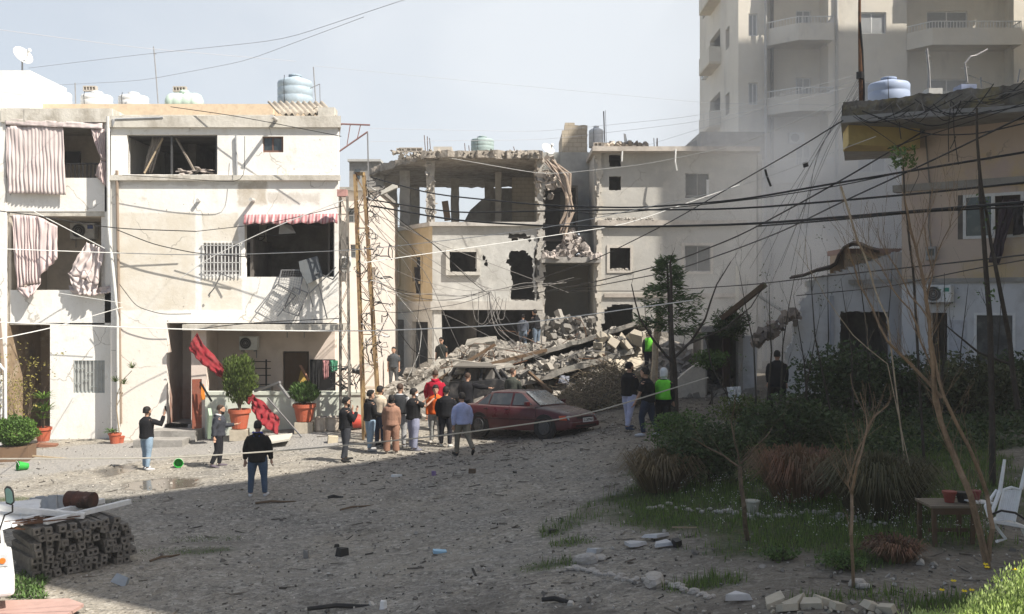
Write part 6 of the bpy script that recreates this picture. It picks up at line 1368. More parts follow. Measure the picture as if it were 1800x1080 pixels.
person('young man in bright orange sweatshirt and grey joggers looking at the crowd', pp(766, 779, 112), D(168), 1.72, (.62, .11, .02), (.30, .30, .28), (.35, .33, .3), hair='curly', arms=[((-.15, .05, -1), (-.05, .1, -1)), ((.14, .1, -1), (.05, .2, -1))], legs=[(.05, .05, .06), (-.02, 0, .05)], head=D(15))
person('man in crimson hooded sweatshirt standing with his back turned', pp(765, 757, 115), D(0), 1.92, (.32, .010, .028), (.14, .20, .34), (.1, .1, .1), hair='buzz', hood=(.40, .012, .033), build_=1.05, arms=[((-.22, .05, -1), (.1, .5, -1)), ((.22, .05, -1), (-.1, .5, -1))])
person('man in black pullover and black trousers between the orange and lavender tops', pp(784, 785, 112), D(-10), 1.75, black, (.015, .015, .02), (.55, .55, .52), arms=[((-.25, .1, -1), (.1, .2, -1)), ((.25, .1, -1), (-.05, .2, -1))], build_=1.05, legs=[(.0, 0, .05), (-.15, .1, .05)])
person('boy in lavender blue sweatshirt and khaki trousers walking off', pp(812, 801, 112), D(25), 1.72, (.40, .44, .66), (.20, .18, .14), (.02, .02, .02), hair='short', arms=[((-.22, -.1, -1), (.05, .1, -1)), ((.2, -.15, -1), (-.05, .1, -1))], legs=[(.1, .05, .04), (-.35, .45, .08)])
person('heavy man in black coat reaching right behind the red car', pp(820, 752, 100), D(-30), 1.76, black, black, black, hair='buzz', arms=[((-.2, .1, -1), (.1, .2, -1)), ((.9, .4, -.25), (1, .3, -.1))], build_=1.1, lean=5)
person('man in dark olive jacket standing behind the red car roof', pp(901, 742, 95), D(-28), 1.76, (.055, .06, .05), (.03, .03, .03), black, hair='buzz', arms=[((-.2, .1, -1), (.2, .5, -1)), ((.22, .1, -1), (-.2, .6, -.8))], head=D(-35))
def onmound(px, py, Y): x = X(px, Y); return Vector((x, Y, Z(py, Y)))
person('man in black t-shirt and cap standing waist deep behind the left rubble crest', onmound(776, 668, 42.5), D(160), 1.8, (.02, .022, .02), (.04, .04, .05), black, hair=None, hat=(.02, .02, .02), sleeve=.5, head=D(15))
person('climber in grey-blue top and jeans, left of the two on the rubble', onmound(919, 613, 43.5), D(-15), 1.5, (.07, .08, .10), (.15, .19, .24), (.1, .1, .1), build_=1.0, lean=5, legs=[(.15, .2, .04), (-.05, 0, .05)])
person('climber in black hooded jacket and jeans, right of the two on the rubble', onmound(943, 613, 42.8), D(50), 1.68, black, (.13, .17, .22), (.1, .1, .1), hood=(.02, .02, .02), lean=8, arms=[((-.2, .1, -1), (.1, .4, -1)), ((.2, .3, -1), (-.1, .6, -.8))])
person('dim figure in a dark t-shirt standing in the shade by the ruined doorway', at(692, 700, 42.5), D(180), 1.75, (.06, .065, .07), (.1, .1, .1), black, sleeve=.5)
person('tall bearded man in black jacket over grey shirt and pale trousers', pp(1106, 755, 127), D(-55), 1.86, (.012, .012, .013), (.42, .44, .60), (.05, .07, .12), arms=[((-.1, .1, -1), (.0, .9, -.1)), ((.1, .25, -1), (-.2, .9, -.05))], legs=[(.12, .05, .04), (-.2, .1, .06)], beard=True, shirt=(.17, .17, .2), head=D(-10), build_=1.05)
person('dark haired youth in black t-shirt and dark jeans bending beside the bearded man', pp(1139, 766, 118), D(60), 1.76, black, (.035, .045, .07), (.5, .5, .52), sleeve=.5, arms=[((-.1, .3, -1), (-.1, .5, -1)), ((.12, .1, -1), (.25, .15, -1))], legs=[(.3, .45, .05), (-.15, .25, .06)], lean=6)
person('woman in white headscarf and bright lime green vest over black clothes', pp(1166, 762, 110), D(-25), 1.66, black, black, (.5, .5, .5), hair=None, hat='scarf', vest=(.16, .62, .05), female=True, tail=.06, wide=1.35, arms=[((-.2, .2, -1), (-.05, .4, -1)), ((.2, .0, -1), (.0, .4, -1))], legs=[(.1, .1, .04), (-.25, .35, .04)], lean=3)
person('rescuer in lime green vest half hidden by the tree trunk on the rubble edge', onmound(1142, 660, 35.2), D(10), 1.6, (.05, .05, .05), (.03, .03, .04), black, vest=(.14, .50, .05))
person('dark clad figure standing in the shade before the bluish shed', pp(1366, 727, 110), D(-20), 1.82, (.012, .012, .014), (.012, .012, .014), black, tail=.08, wide=1.3, build_=1.05, hair='short')
# ================================================================ pylons and cables
def lattice(label, foot, head, Y, wb_, wt_, mat, group='lattice pylons', lamp=False):
    a = Vector((X(foot[0], Y), Y, gz(X(foot[0], Y), Y)-.1)); b = P(*head, Y); t = thing('lattice_pylon', label, 'pylon', a, group); H_ = b.z-a.z
    def cor(f, sx, sy): c = a.lerp(b, f); w_ = wb_+(wt_-wb_)*f; return c+Vector((sx*w_/2, sy*w_/2, 0))
    for sx in (-1, 1):
        for sy in (-1, 1): m = MB(); m.bar(cor(0, sx, sy), cor(1, sx, sy), .075 if wb_ > .4 else .045, .075 if wb_ > .4 else .045); m.build('leg', mat, t)
    n = int(H_/.55); m = MB()
    for k in range(n):
        f0, f1 = k/n, (k+1)/n; s = 1 if k % 2 else -1
        for sy in (-1, 1): m.bar(cor(f0, -s, sy), cor(f1, s, sy), .04, .015)
        for sx in (-1, 1): m.bar(cor(f0, sx, -s), cor(f1, sx, s), .04, .015)
        if k % 3 == 0:
            for sy in (-1, 1): m.bar(cor(f0, -1, sy), cor(f0, 1, sy), .04, .015)
    m.build('lattice', mat, t); return t, b
yel = Mat('rusty_yellow', (.38, .26, .12), .7).stain((.14, .08, .05), 2.2, .38, .6, .95, stretch=(1, 1, .4)).stain((.62, .48, .22), 6, .55, .7, .5, off=3).m
gry = Mat('galvanised', (.27, .25, .22), .6, .3).stain((.13, .08, .05), 3, .45, .68, .7).m
YP = 31.0
t, b = lattice('yellow rusty lattice pylon bound with tangles of cable', (655, 745), (632, 308), YP, .50, .27, yel)
m = MB()
for s in (-1, 1): m.bar(P(626, 306, YP), P(640, 306, YP+.2*s), .1)
m.build('cap', yel, t); m = MB(); m.tube([P(640, 345, YP), P(655, 352, YP), P(672, 340, YP)], .025, 6); o = m.build('lamp_arm', steel, t); m = MB(); m.prism([P(669, 343, YP-.1), P(672, 335, YP-.1), P(690, 324, YP-.1), P(698, 326, YP-.1), P(698, 330, YP-.1)], (0, .22, 0)); m.build('lamp_head', plain('lamp_pale', (.55, .53, .47), .5), o)
t2, b2 = lattice('slimmer grey rusty lattice pylon beside the white building corner', (607, 745), (604, 345), 32.2, .30, .24, gry)
m = MB(); m.obox(P(602, 340, 32.2), (.3, .3, .22)); m.build('cap', plain('cap_pink', (.45, .25, .22), .7), t2)
# tangles wound around the yellow pylon
for i in range(44):
    y0 = 320+i*7.5; m = MB(); x0 = 640+(y0-308)*.05; c = P(x0, y0, YP)+Vector((rnd(-.1, .35), rnd(-.2, .2), 0)); q = [c]; d = Vector((rnd(-1, 1), rnd(-.4, .4), rnd(-1, 1)))
    for k in range(14): d = (d*.75+Vector((rnd(-.5, .5), rnd(-.3, .3), rnd(-.6, .45)))+(c-q[-1])*.55); q.append(q[-1]+d*.16)
    m.tube(q, rnd(.008, .017), 4); tth('cable_loop', 'slack cable coil on the yellow pylon, %d%s from its top' % (i+1, {1: 'st', 2: 'nd', 3: 'rd'}.get((i+1) % 10 if i not in (10, 11, 12) else 0, 'th')), 'cable', m, [cable_m, cable_m, cable_w, cable_g][i % 4], 'slack cable loops on the yellow pylon')
def wire(label, pts, r=.012, mat=cable_m, sag=0., group=None, name='cable', jit=0.):
    q = [P(*p) for p in pts]; out_ = []
    for i, (a, b) in enumerate(zip(q[:-1], q[1:])):
        n = max(6, int((b-a).length/.6)); n = min(n, 24)
        for k in range(n): u = k/n; out_.append(a.lerp(b, u)+Vector((0, 0, -sag*4*u*(1-u)*(b-a).length/10+(rnd(-jit, jit) if jit else 0))))
    out_.append(q[-1])
    # round the joints
    for _ in range(3): out_ = [out_[0]]+[(out_[i-1]+out_[i]*2+out_[i+1])/4 for i in range(1, len(out_)-1)]+[out_[-1]]
    m = MB(); m.tube(out_, r, 5); return tth(name, label, 'cable', m, mat, group)
G1 = 'pale lines strung across the yard'
wire('bright white line crossing the picture at the height of the porch slab', [(-20, 566, 12), (330, 580, 12.5), (640, 583, 13), (900, 572, 13.5), (1218, 528, 15)], .0075, cable_w, .0, G1)
wire('thin white line running past the barred window of the white building', [(-20, 437, 14), (350, 450, 16), (640, 440, 18), (960, 402, 20), (1300, 330, 22), (1540, 240, 23)], .0065, cable_w, 0, G1)
wire('pale rope stretched low in front of the onlookers and the red car', [(-20, 807, 13), (300, 806, 13.2), (560, 788, 13.4), (780, 766, 14), (1020, 733, 14.6), (1245, 664, 15.2)], .010, rope_m, 0, G1, 'rope')
wire('white line sloping up from the left edge over the entrance wall', [(-20, 600, 20), (90, 577, 21), (216, 540, 32)], .011, cable_w, 0, G1)
wire('white line slanting from the kitchen opening up to the pylon', [(316, 490, 31), (370, 452, 31), (480, 400, 31), (604, 352, 31)], .014, cable_w, 0, G1)
wire('white line falling from the left balcony to the curtain', [(60, 372, 32.6), (184, 437, 32.8)], .014, cable_w, 0, G1); wire('white line along the middle balcony bottom', [(100, 515, 32.5), (215, 533, 32.6)], .01, cable_w, 0, G1)
wire('white line dropping from the porch slab past the bluish wall to the ground', [(650, 430, 31), (690, 510, 33), (742, 570, 36), (738, 620, 36), (715, 668, 36)], .009, cable_w, 0, G1)
wire('pale wire across the ochre wall up to the beige house windows', [(640, 462, 30), (900, 425, 34), (1100, 395, 38), (1300, 325, 40)], .012, cable_w, .0, G1)
wire('long pale wire across the open frame storey', [(650, 372, 31), (760, 425, 38), (1000, 515, 45)], .012, cable_g, 0, G1); wire('pale wire over the upper beige facade', [(745, 270, 46), (960, 308, 44), (1130, 290, 42), (1300, 255, 38), (1500, 170, 30)], .012, cable_w, 0, G1)
wire('pale drooping wire over the long dark slab', [(655, 500, 31), (800, 560, 36), (960, 640, 37), (1060, 616, 36), (1160, 640, 34)], .008, cable_g, .1, G1); wire('white arching conduit lying over the brushwood', [(975, 640, 34.5), (1020, 617, 34.5), (1070, 618, 34.5), (1110, 640, 34)], .014, cable_g, 0, G1)
G2 = 'fine lines against the sky'; sky_c = plain('cable_faint', (.48, .48, .5), .6, dirt=0, bump=0)
for i, (lab, pts) in enumerate((('thin sky line falling from the upper left over the aerial mast', [(-20, 50, 20), (240, 84, 24), (520, 108, 30)]), ('thin sky line from the satellite dish up to the top centre', [(50, 120, 30), (250, 96, 26), (500, 70, 22), (725, -5, 18)]), ('thin sky line sagging over the white tanks', [(60, 152, 33), (250, 142, 30), (430, 108, 26), (640, 30, 20)]),
        ('thin sky line running right from the crossbar aerial', [(552, 116, 36), (850, 145, 38), (1250, 182, 40), (1520, 186, 32)]), ('upper of the two lines over the ruined roof', [(650, 226, 31), (950, 232, 34), (1240, 203, 32), (1505, 132, 30.8)]), ('lower of the two lines over the ruined roof', [(650, 249, 31), (960, 246, 34), (1240, 213, 32), (1510, 150, 30.8)]),
        ('fine line above the beige house roof', [(1130, 258, 44), (1300, 205, 38), (1510, 140, 30.8)]), ('fine line rising from the left balcony corner', [(-10, 160, 30), (130, 180, 33)]))): wire(lab, pts, .0055, sky_c, 0, G2)
G3 = 'dark service cables on the white building'
for lab, pts, r in (('dark cable along the white facade below the balconies', [(-10, 370, 30), (70, 380, 31), (200, 402, 32.4), (345, 407, 32.5)], .016), ('dark cable drooping from the corner towards the barred window', [(205, 404, 32.6), (270, 430, 32.6), (345, 446, 32.6), (440, 452, 32.5)], .016), ('dark cable drooping along the stained plaster', [(210, 500, 32.6), (240, 540, 32.6), (285, 553, 32.6), (336, 552, 32.6)], .012),
                    ('dark cable under the parapet of the white building', [(300, 188, 33), (420, 205, 32.5), (600, 240, 32)], .012), ('dark cable slanting over the facade to the grey pylon', [(345, 407, 32.4), (480, 392, 32), (604, 362, 31.5)], .012), ('dark cable below the porch balcony edge', [(340, 580, 32.2), (400, 572, 32.2), (470, 566, 32.2), (600, 560, 32.2)], .014), ('dark cable wavering over the top floor ledge', [(215, 308, 32.6), (330, 315, 32.5), (430, 322, 32.5), (430, 240, 32.6)], .010)): wire(lab, pts, r, cable_m, 0, G3)
G4 = 'heavy black power cables'
for lab, pts, r in (('topmost heavy black cable from the pylon to the ochre house', [(652, 312, 31), (760, 342, 30), (960, 362, 27), (1120, 366, 25), (1300, 352, 22), (1470, 322, 20), (1800, 268, 17), (1830, 262, 17)], .022),
                    ('second heavy black cable across the beige house', [(655, 352, 31), (800, 375, 29), (1000, 370, 26), (1300, 368, 22), (1590, 343, 19), (1830, 318, 17)], .022), ('thick black bundle just under the beige house ledge', [(652, 362, 31), (800, 388, 29), (960, 398, 27), (1130, 399, 24), (1330, 394, 21), (1600, 372, 18), (1830, 353, 16)], .027),
                    ('slack black wire looping below the topmost cable', [(960, 366, 27), (1050, 378, 26), (1120, 372, 25), (1330, 350, 22), (1480, 326, 20), (1600, 300, 19)], .012), ('lower thick black cable at the right crossing the ochre wall', [(1330, 398, 21), (1480, 386, 19), (1620, 372, 18), (1830, 362, 16)], .018),
                    ('black cable falling steeply from the mossy roof corner to the left', [(1482, 212, 29.5), (1395, 266, 31), (1300, 320, 33), (1180, 390, 36), (1050, 455, 40), (950, 490, 44)], .020), ('black cable falling from the roof tangle to the ruined building', [(1625, 230, 30), (1500, 305, 29), (1420, 350, 30), (1300, 415, 33), (1180, 462, 36), (1050, 495, 41), (940, 516, 45)], .024),
                    ('black cable from the right edge down over the thicket', [(1830, 190, 20), (1640, 282, 22), (1470, 360, 25), (1380, 405, 28), (1290, 440, 32), (1180, 478, 36), (1000, 512, 44)], .020), ('black cable low along the bluish shed roof', [(980, 512, 44), (1150, 512, 38), (1330, 500, 30), (1430, 488, 26), (1640, 466, 22), (1830, 445, 18)], .017),
                    ('black cable grazing the lower ochre wall', [(1400, 520, 27), (1560, 505, 24), (1700, 475, 21), (1830, 452, 18)], .013), ('short black cable from the roof tangle across the soffit', [(1500, 205, 30), (1570, 250, 29), (1620, 300, 29), (1600, 340, 29)], .010),
                    ('black cable from the pole foot drooping over the wall to the right', [(1515, 195, 30), (1590, 225, 29.5), (1640, 238, 29), (1720, 236, 28), (1830, 210, 26)], .020), ('second black cable drooping over the ochre wall', [(1560, 200, 30), (1640, 225, 29), (1700, 205, 28.5), (1830, 180, 27)], .018),
                    ('black cable crossing the wall below the mossy roof', [(1560, 262, 29), (1650, 232, 28), (1750, 200, 27), (1830, 170, 26)], .014)): wire(lab, pts, r, cable_m, 0, G4)
G5 = 'tangled wires between pylon and ruin'; node_ = (860, 511, 40)
for i in range(26):
    y0 = rnd(330, 560); x0 = 645+(y0-308)*.05
    if i < 10: pts = [(x0, y0, 31), ((x0+860)/2+rnd(-20, 20), (y0+511)/2+rnd(0, 30), 35.5), (860+rnd(-6, 6), 511+rnd(-5, 5), 40)]
    elif i < 16: pts = [(x0, y0, 31), (720+rnd(-20, 30), y0+rnd(60, 140), 34), (rnd(700, 830), rnd(620, 690), 37)]
    elif i < 22: pts = [(860+rnd(-5, 5), 511, 40), (rnd(860, 920), rnd(560, 600), 39), (rnd(900, 1040), rnd(600, 690), 37)]
    else: pts = [(860, 511, 40), (rnd(900, 990), 500+rnd(-8, 14), 42), (rnd(960, 1040), 495+rnd(-8, 8), 44)]
    wire('thin slack wire between pylon and ruin, '+('reaching the knot over the dark opening' if i < 10 else 'falling to the foot of the ochre wall' if i < 16 else 'dropping from the knot into the rubble' if i < 22 else 'running right from the knot'), pts, rnd(.007, .013), [cable_m, cable_g, cable_g][i % 3], .3, G5)
for i in range(4): wire('dark hanging wire loop before the dark ground floor opening', [(828+i*14, 512, 40), (832+i*14+rnd(-8, 8), 560+rnd(0, 30), 40), (850+i*12, 570+rnd(-10, 14), 40), (872+i*6, 525, 40)], .012, cable_g, .1, 'wire loops by the ruined opening')
# tangle on the mossy roof edge
for i in range(26):
    x0 = 1500+i*10.8; y0 = 205-(x0-1480)*.15; pts = [(x0, y0+rnd(-12, 20), 29.2-(x0-1480)*.005), (x0+rnd(10, 40), y0+rnd(-5, 35), 29-(x0-1480)*.005), (x0+rnd(30, 110), y0+rnd(-30, 15), 28.7-(x0-1480)*.006)]
    wire('%d%s loose cable from the left tangled along the mossy roof edge' % (i+1, {1: 'st', 2: 'nd', 3: 'rd'}.get((i+1) % 10 if i not in (10, 11, 12) else 0, 'th')), pts, rnd(.008, .018), [cable_m, cable_g][i % 4 == 3], .3, 'cable tangle on the mossy roof')
for i, (a, b) in enumerate((((1672, 175), (1668, 285)), ((1676, 180), (1685, 290)), ((1581, 215), (1584, 245)), ((1680, 240), (1670, 262)))): wire('loose cable end hanging down the ochre wall', [(a[0], a[1], 28.6), ((a[0]+b[0])/2+rnd(-4, 4), (a[1]+b[1])/2, 28.6), (b[0], b[1], 28.6)], .014, cable_m, 0, 'hanging cable ends')
for k, (x, y) in enumerate(((1345, 298), (1415, 286))): m = MB(); m.tube([P(x, y, 30), P(x+3, y+12, 30), P(x+10, y+30, 30)] if k == 0 else [P(x, y, 30), P(x+2, y+8, 30)], .035 if k == 0 else .08, 6); tth('cable_clamp', ['dangling black cable clamp below the steep cable', 'black cable joint bundle hanging before the smoke'][k], 'cable clamp', m, black_m)
for i in range(7): wire('%s fine wire from the left fanning from the steel pole down through the smoke' % ORDN[i], [(1510, 135+i*6, 30.8), (1440+rnd(-10, 20), 260+rnd(-10, 20), 31), (1300+i*18, 480+rnd(-20, 30), 32)], .007, cable_g, .05, 'wire fan from the steel pole')
# ================================================================ plants and things in the yard
leaf_dark = foliage('leaf_dark', (.055, .088, .03), (.03, .05, .018)); leaf_mid = foliage('leaf_mid', (.085, .15, .035), (.05, .095, .025)); leaf_bright = foliage('leaf_bright', (.13, .22, .03), (.08, .15, .02))
leaf_cyp = foliage('leaf_cypress', (.10, .14, .03), (.05, .08, .02)); leaf_olive = foliage('leaf_olive', (.11, .125, .06), (.04, .05, .025)); grass_m = foliage('grass_green', (.12, .185, .04), (.07, .12, .03)); grass_dry = foliage('grass_dry', (.17, .125, .065), (.10, .085, .05)); grass_red = foliage('grass_russet', (.20, .10, .06), (.13, .11, .06))
bark = Mat('bark', (.12, .085, .055)).stain((.05, .038, .028), 9, .42, .66, .8, stretch=(1, 1, .3)).stain((.24, .19, .13), 14, .5, .7, .5, off=3).bump(30, .5, .01).m
bark_o = Mat('bark_tan', (.23, .16, .10)).stain((.11, .08, .055), 7, .42, .66, .8, stretch=(1, 1, .3)).stain((.34, .26, .18), 12, .5, .7, .5, off=3).bump(30, .5, .01).m
bark_p = Mat('bark_pale', (.42, .34, .24)).stain((.22, .17, .12), 7, .42, .66, .6).m
bark_d = Mat('bark_dark', (.045, .037, .03)).stain((.10, .085, .07), 9, .5, .7, .5).bump(30, .4, .01).m
soil = plain('soil', (.06, .042, .03), .95)
def cloud(m, c, r, n, size, asp=.5, fill=.55, seed=0, up=False, gaps=.1):
    c = Vector(c); k = 0; tries = 0
    while k < n and tries < n*6:
        tries += 1; d = Vector((random.gauss(0, 1), random.gauss(0, 1), random.gauss(0, 1))).normalized(); f = 1-(1-fill)*random.random()**1.5
        f *= .82+.30*noise.noise(d*2.3+Vector((seed, seed*1.7, 0)))
        if noise.noise(d*4.1*f+Vector((seed+5, 0, seed))) < -.25+gaps-.1: continue
        p = c+Vector((d.x*r[0]*f, d.y*r[1]*f, d.z*r[2]*f))
        dd = Vector((rnd(-.3, .3)+d.x*.4, rnd(-.3, .3)+d.y*.4, rnd(.6, 1.2))).normalized() if up else None
        m.leaf(p, size*rnd(.6, 1.4), asp, dd); k += 1
def pot(t, c, r, h, mat=terra, fluted=True):
    m = MB(); n = 36; rr = []
    for z, k in ((0, .66), (.02, .68), (.8*h, .93), (.8*h+.001, 1.04), (h, 1.06), (h, .95), (.86*h, .9)):
        rr.append([Vector(c)+Vector((r*k*(1+(.025*(i % 2) if fluted and z < .8*h else 0))*math.cos(2*math.pi*i/n), r*k*(1+(.025*(i % 2) if fluted and z < .8*h else 0))*math.sin(2*math.pi*i/n), z)) for i in range(n)])
    m.loft(rr); m.build('pot', mat, t); m = MB(); m.rings(Vector(c), [(.84*h, r*.9), (.88*h, r*.88)], 20); m.build('soil', soil, t)
def branch(m, p, d, l, r, depth, spread=.5, up=.1, n=3, tips=None):
    pts = [p]; rs = [r]; q = Vector(p); dd = Vector(d).normalized()
    for k in range(4):
        dd = (dd+Vector((rnd(-.18, .18), rnd(-.18, .18), rnd(-.08, .12)+up*.3))).normalized(); q = q+dd*l/4; pts.append(q.copy()); rs.append(max(.002, r*(1-.16*(k+1))))
    m.tube(pts, rs, 5 if r > .01 else 3, False)
    if tips is not None and depth <= 1: tips.append((q.copy(), dd.copy()))
    if depth > 0:
        for k in range(n):
            i = random.randint(1, 4); nd = (dd+Vector((rnd(-1, 1), rnd(-1, 1), rnd(-.3, .8)))*spread).normalized(); branch(m, pts[i], nd, l*rnd(.5, .8), max(.002, rs[i]*.62), depth-1, spread, up, n, tips)
# potted conifers by the porch wall
def potted(label, px, py, Y, r, h, rz_, crown, mat, n, size, stand=.35, up=True):
    g_ = at(px, py, Y); t = thing('potted_plant', label, 'potted plant', g_, 'potted plants'); c = g_+Vector((0, 0, stand))
    if stand: m = MB(); m.obox(g_+Vector((0, 0, stand/2-.02)), (r*1.6, r*1.5, stand), (0, 0, .1)); m.build('plinth', plain('plinth_stone', (.42, .37, .29), .9, dirt=.4), t)
    pot(t, c, r, h); m = MB(); m.tube([c+Vector((0, 0, h*.8)), c+Vector((.02, 0, h+crown[2]))], [.05, .02], 7)
    for k in range(7): a = rnd(0, 6.3); m.tube([c+Vector((0, 0, h)), c+Vector((math.cos(a)*crown[0]*.6, math.sin(a)*crown[0]*.6, h+crown[2]*1.1))], [.025, .01], 5)
    m.build('stem', bark, t); m = MB(); cc = c+Vector((0, 0, h+crown[2]*.95+rz_))
    cloud(m, cc, crown, n, size, .35, .5, seed=px, up=up); m.build('foliage', mat, t); return t
potted('tall egg-shaped conifer in a fluted terracotta pot left of the fallen red cloth', 421, 757, 31.9, .34, .62, .02, (.60, .58, .95), leaf_cyp, 5200, .11)
potted('low fluffy green shrub in a fluted terracotta pot on a stone plinth', 535, 757, 32.2, .36, .56, -.05, (.50, .48, .40), leaf_mid, 2600, .11)
# overturned pots / planters by the wall
p = at(627, 745, 32.3, .27); t = thing('flower_pot', 'overturned red plastic pot lying on its side by the porch wall', 'flower pot', p); A = Euler((0, R_(-78), R_(25))).to_matrix(); m = MB(); m.rings(p, [(-.3, .17), (-.28, .18), (.22, .27), (.22, .31), (.3, .31), (.3, .27)], 26, A); m.build('pot', plain('pot_red', (.45, .06, .04), .5), t); m = MB(); m.rings(p, [(.27, .265), (.29, .26)], 20, A); m.build('soil', soil, t)
for px, label, s in ((566, 'round grey stone planter standing by the wall right of the fluffy shrub', .23), (588, 'second grey stone planter tilted beside the wreckage at the wall end', .26)):
    g_ = at(px, 750, 32.2); t = thing('planter', label, 'planter', g_, 'stone planters'); m = MB(); m.rings(g_, [(0, s*.9), (.05, s), (.4, s*.95), (.44, s*1.05), (.46, s*.9), (.38, s*.8)], 20); m.build('pot', plain('stone_planter', (.38, .33, .27), .9, dirt=.4), t); m = MB(); m.rings(g_, [(.36, s*.8), (.38, s*.8)], 16); m.build('soil', soil, t)
def rosette(m, c, n, l, w_, droop=.5, upb=.5):
    for k in range(n):
        a = rnd(0, 6.28); e = rnd(-.2, 1.2)*upb+.25; d = Vector((math.cos(a)*math.cos(e), math.sin(a)*math.cos(e), math.sin(e))); u = Vector((-math.sin(a), math.cos(a), 0))*w_; c = Vector(c); ll = l*rnd(.75, 1.1)
        p1 = c+d*ll*.5; p2 = c+d*ll*.85-Vector((0, 0, droop*ll*.12)); p3 = c+d*ll*1.05-Vector((0, 0, droop*ll*.3))
        m.add([c-u*.5, c+u*.5, p1+u, p1-u, p2+u*.7, p2-u*.7, p3], [(0, 1, 2, 3), (3, 2, 4, 5), (5, 4, 6)])
g_ = at(76, 768, 32.3); t = thing('potted_plant', 'yucca with spiky leaves in a terracotta pot on the entrance step', 'potted plant', g_+Vector((0, 0, .1)), 'potted plants'); pot(t, g_+Vector((0, 0, .1)), .26, .45); m = MB(); m.tube([g_+Vector((0, 0, .4)), g_+Vector((0, 0, 1.0))], .04, 6); m.build('stem', bark, t); m = MB()
rosette(m, g_+Vector((0, 0, 1.45)), 60, .48, .022); rosette(m, g_+Vector((.05, 0, 1.05)), 60, .55, .024); rosette(m, g_+Vector((-.02, 0, .8)), 30, .45, .02); m.build('foliage', leaf_bright, t)
g_ = at(202, 772, 32.3); t = thing('potted_plant', 'small terracotta pot with strap leaves beside the brown drain pipe', 'potted plant', g_, 'potted plants'); pot(t, g_, .2, .34); m = MB(); rosette(m, g_+Vector((-.1, 0, .36)), 50, .3, .02, 1.0, .4); m.build('foliage', leaf_mid, t)
g_ = at(212, 770, 32.4); t = thing('potted_plant', 'tall thin stemmed plant with three spiky tufts against the white wall', 'potted plant', g_, 'potted plants'); pot(t, g_, .13, .22); m = MB(); m.tube([g_, P(205, 720, 32.3), P(206, 690, 32.2)], [.025, .018, .014], 6); m.tube([P(205, 715, 32.3), P(216, 690, 32.2)], .014, 5); m.tube([P(206, 695, 32.2), P(214, 670, 32.2), P(232, 652, 32.2)], .012, 5); m.build('stem', bark_p, t); m = MB()
for a in ((203, 672), (218, 676), (232, 648)): rosette(m, P(*a, 32.1), 40, .26, .012, .3, .9)
m.build('foliage', leaf_cyp, t)
g_ = at(28, 812, 29.3); t = thing('potted_plant', 'round clipped green shrub in a square brown planter at the left edge', 'potted plant', g_, 'potted plants'); m = MB(); m.obox(g_+Vector((0, 0, .2)), (.9, .9, .42), (0, 0, .2)); m.build('planter', plain('planter_brown', (.16, .10, .06), .8), t); m = MB(); cloud(m, g_+Vector((0, 0, .82)), (.70, .68, .50), 6500, .07, .6, .6, seed=3, gaps=-.3); m.build('foliage', foliage('box_green', (.09, .17, .025), (.05, .10, .018)), t)
g_ = at(15, 775, 31); t = thing('shrub', 'loose yellow-green shrub growing on a white trellis at the far left', 'shrub', g_); m = MB(); tips = []
for k in range(9): branch(m, g_+Vector((rnd(-.4, .5), 0, 0)), (rnd(-.3, .4), rnd(-.2, .2), 1), 1.5, .018, 2, .6, .2, 3, tips)
m.build('stem', bark, t); m = MB()
for q, d in tips:
    for k in range(7): m.leaf(q+Vector((rnd(-.15, .15), rnd(-.15, .15), rnd(-.15, .15))), .08, .5)
m.build('foliage', foliage('yellow_green', (.26, .22, .05), (.14, .14, .04)), t)
t = thing('trellis', 'white metal trellis post and arch at the left edge before the entrance', 'trellis', at(10, 800, 30.2)); m = MB(); m.tube([P(10, 800, 30.2), P(9, 652, 30.2), P(2, 645, 30.2), P(-8, 642, 30.2)], .045, 7); m.tube([P(0, 640, 30.4), P(9, 655, 30.2)], .03, 6); m.tube([P(2, 800, 31), P(2, 660, 31)], .04, 6); m.build('bars', white_p, t)
for px, py, lab, yaw in ((313, 818, 'green plastic bucket lying open towards the camera right of the man with the phone', .4), (40, 823, 'green plastic bucket toppled on the asphalt near the round shrub', -.8)):
    p = onground(px, py+4); p.z += .12; t = thing('bucket', lab, 'bucket', p, 'green plastic buckets'); A = Euler((R_(80), 0, yaw)).to_matrix(); m = MB(); m.rings(p, [(-.14, .085), (-.13, .09), (.12, .125), (.135, .135), (.14, .12), (-.1, .08)], 22, A); m.build('body', plain('bucket_green', (.03, .34, .05), .4, dirt=.1), t)
    m = MB(); m.tube([p+A @ Vector((math.cos(a)*.13, math.sin(a)*.13, .13+.06*math.sin(a))) for a in np.linspace(0, math.pi, 9)], .004, 4); m.build('handle', white_p, t)
# fallen red cloth awning, door, furniture on the porch
redc = stripes('crimson_cloth', (.28, .026, .034), (.25, .020, .028), 6, c3=(.28, .04, .045))
Y_ = YL-.7
clothing('fallen_awning', 'crimson striped awning cloth hanging down from the porch slab corner', 'awning', redc, lambda m: (cloth(m, [P(346, 585, Y_), P(362, 610, Y_), P(405, 660, Y_-.2), P(448, 696, 32.2)], [P(330, 612, Y_-.1), P(352, 638, Y_-.2), P(398, 672, Y_-.25), P(438, 712, 32.15)], 50, 16, .06, 10, noise_amp=.03)), 'torn crimson awning cloths')
clothing('fallen_awning', 'crimson cloth sheet draped from the low porch wall down to the ground', 'awning', redc, lambda m: (cloth(m, [P(446, 694, 32.4), P(470, 714, 32.1), P(492, 738, 31.8)], [P(440, 716, 32.2), P(456, 745, 31.6), P(488, 764, 31.5)], 50, 16, .08, 5, noise_amp=.05)), 'torn crimson awning cloths')
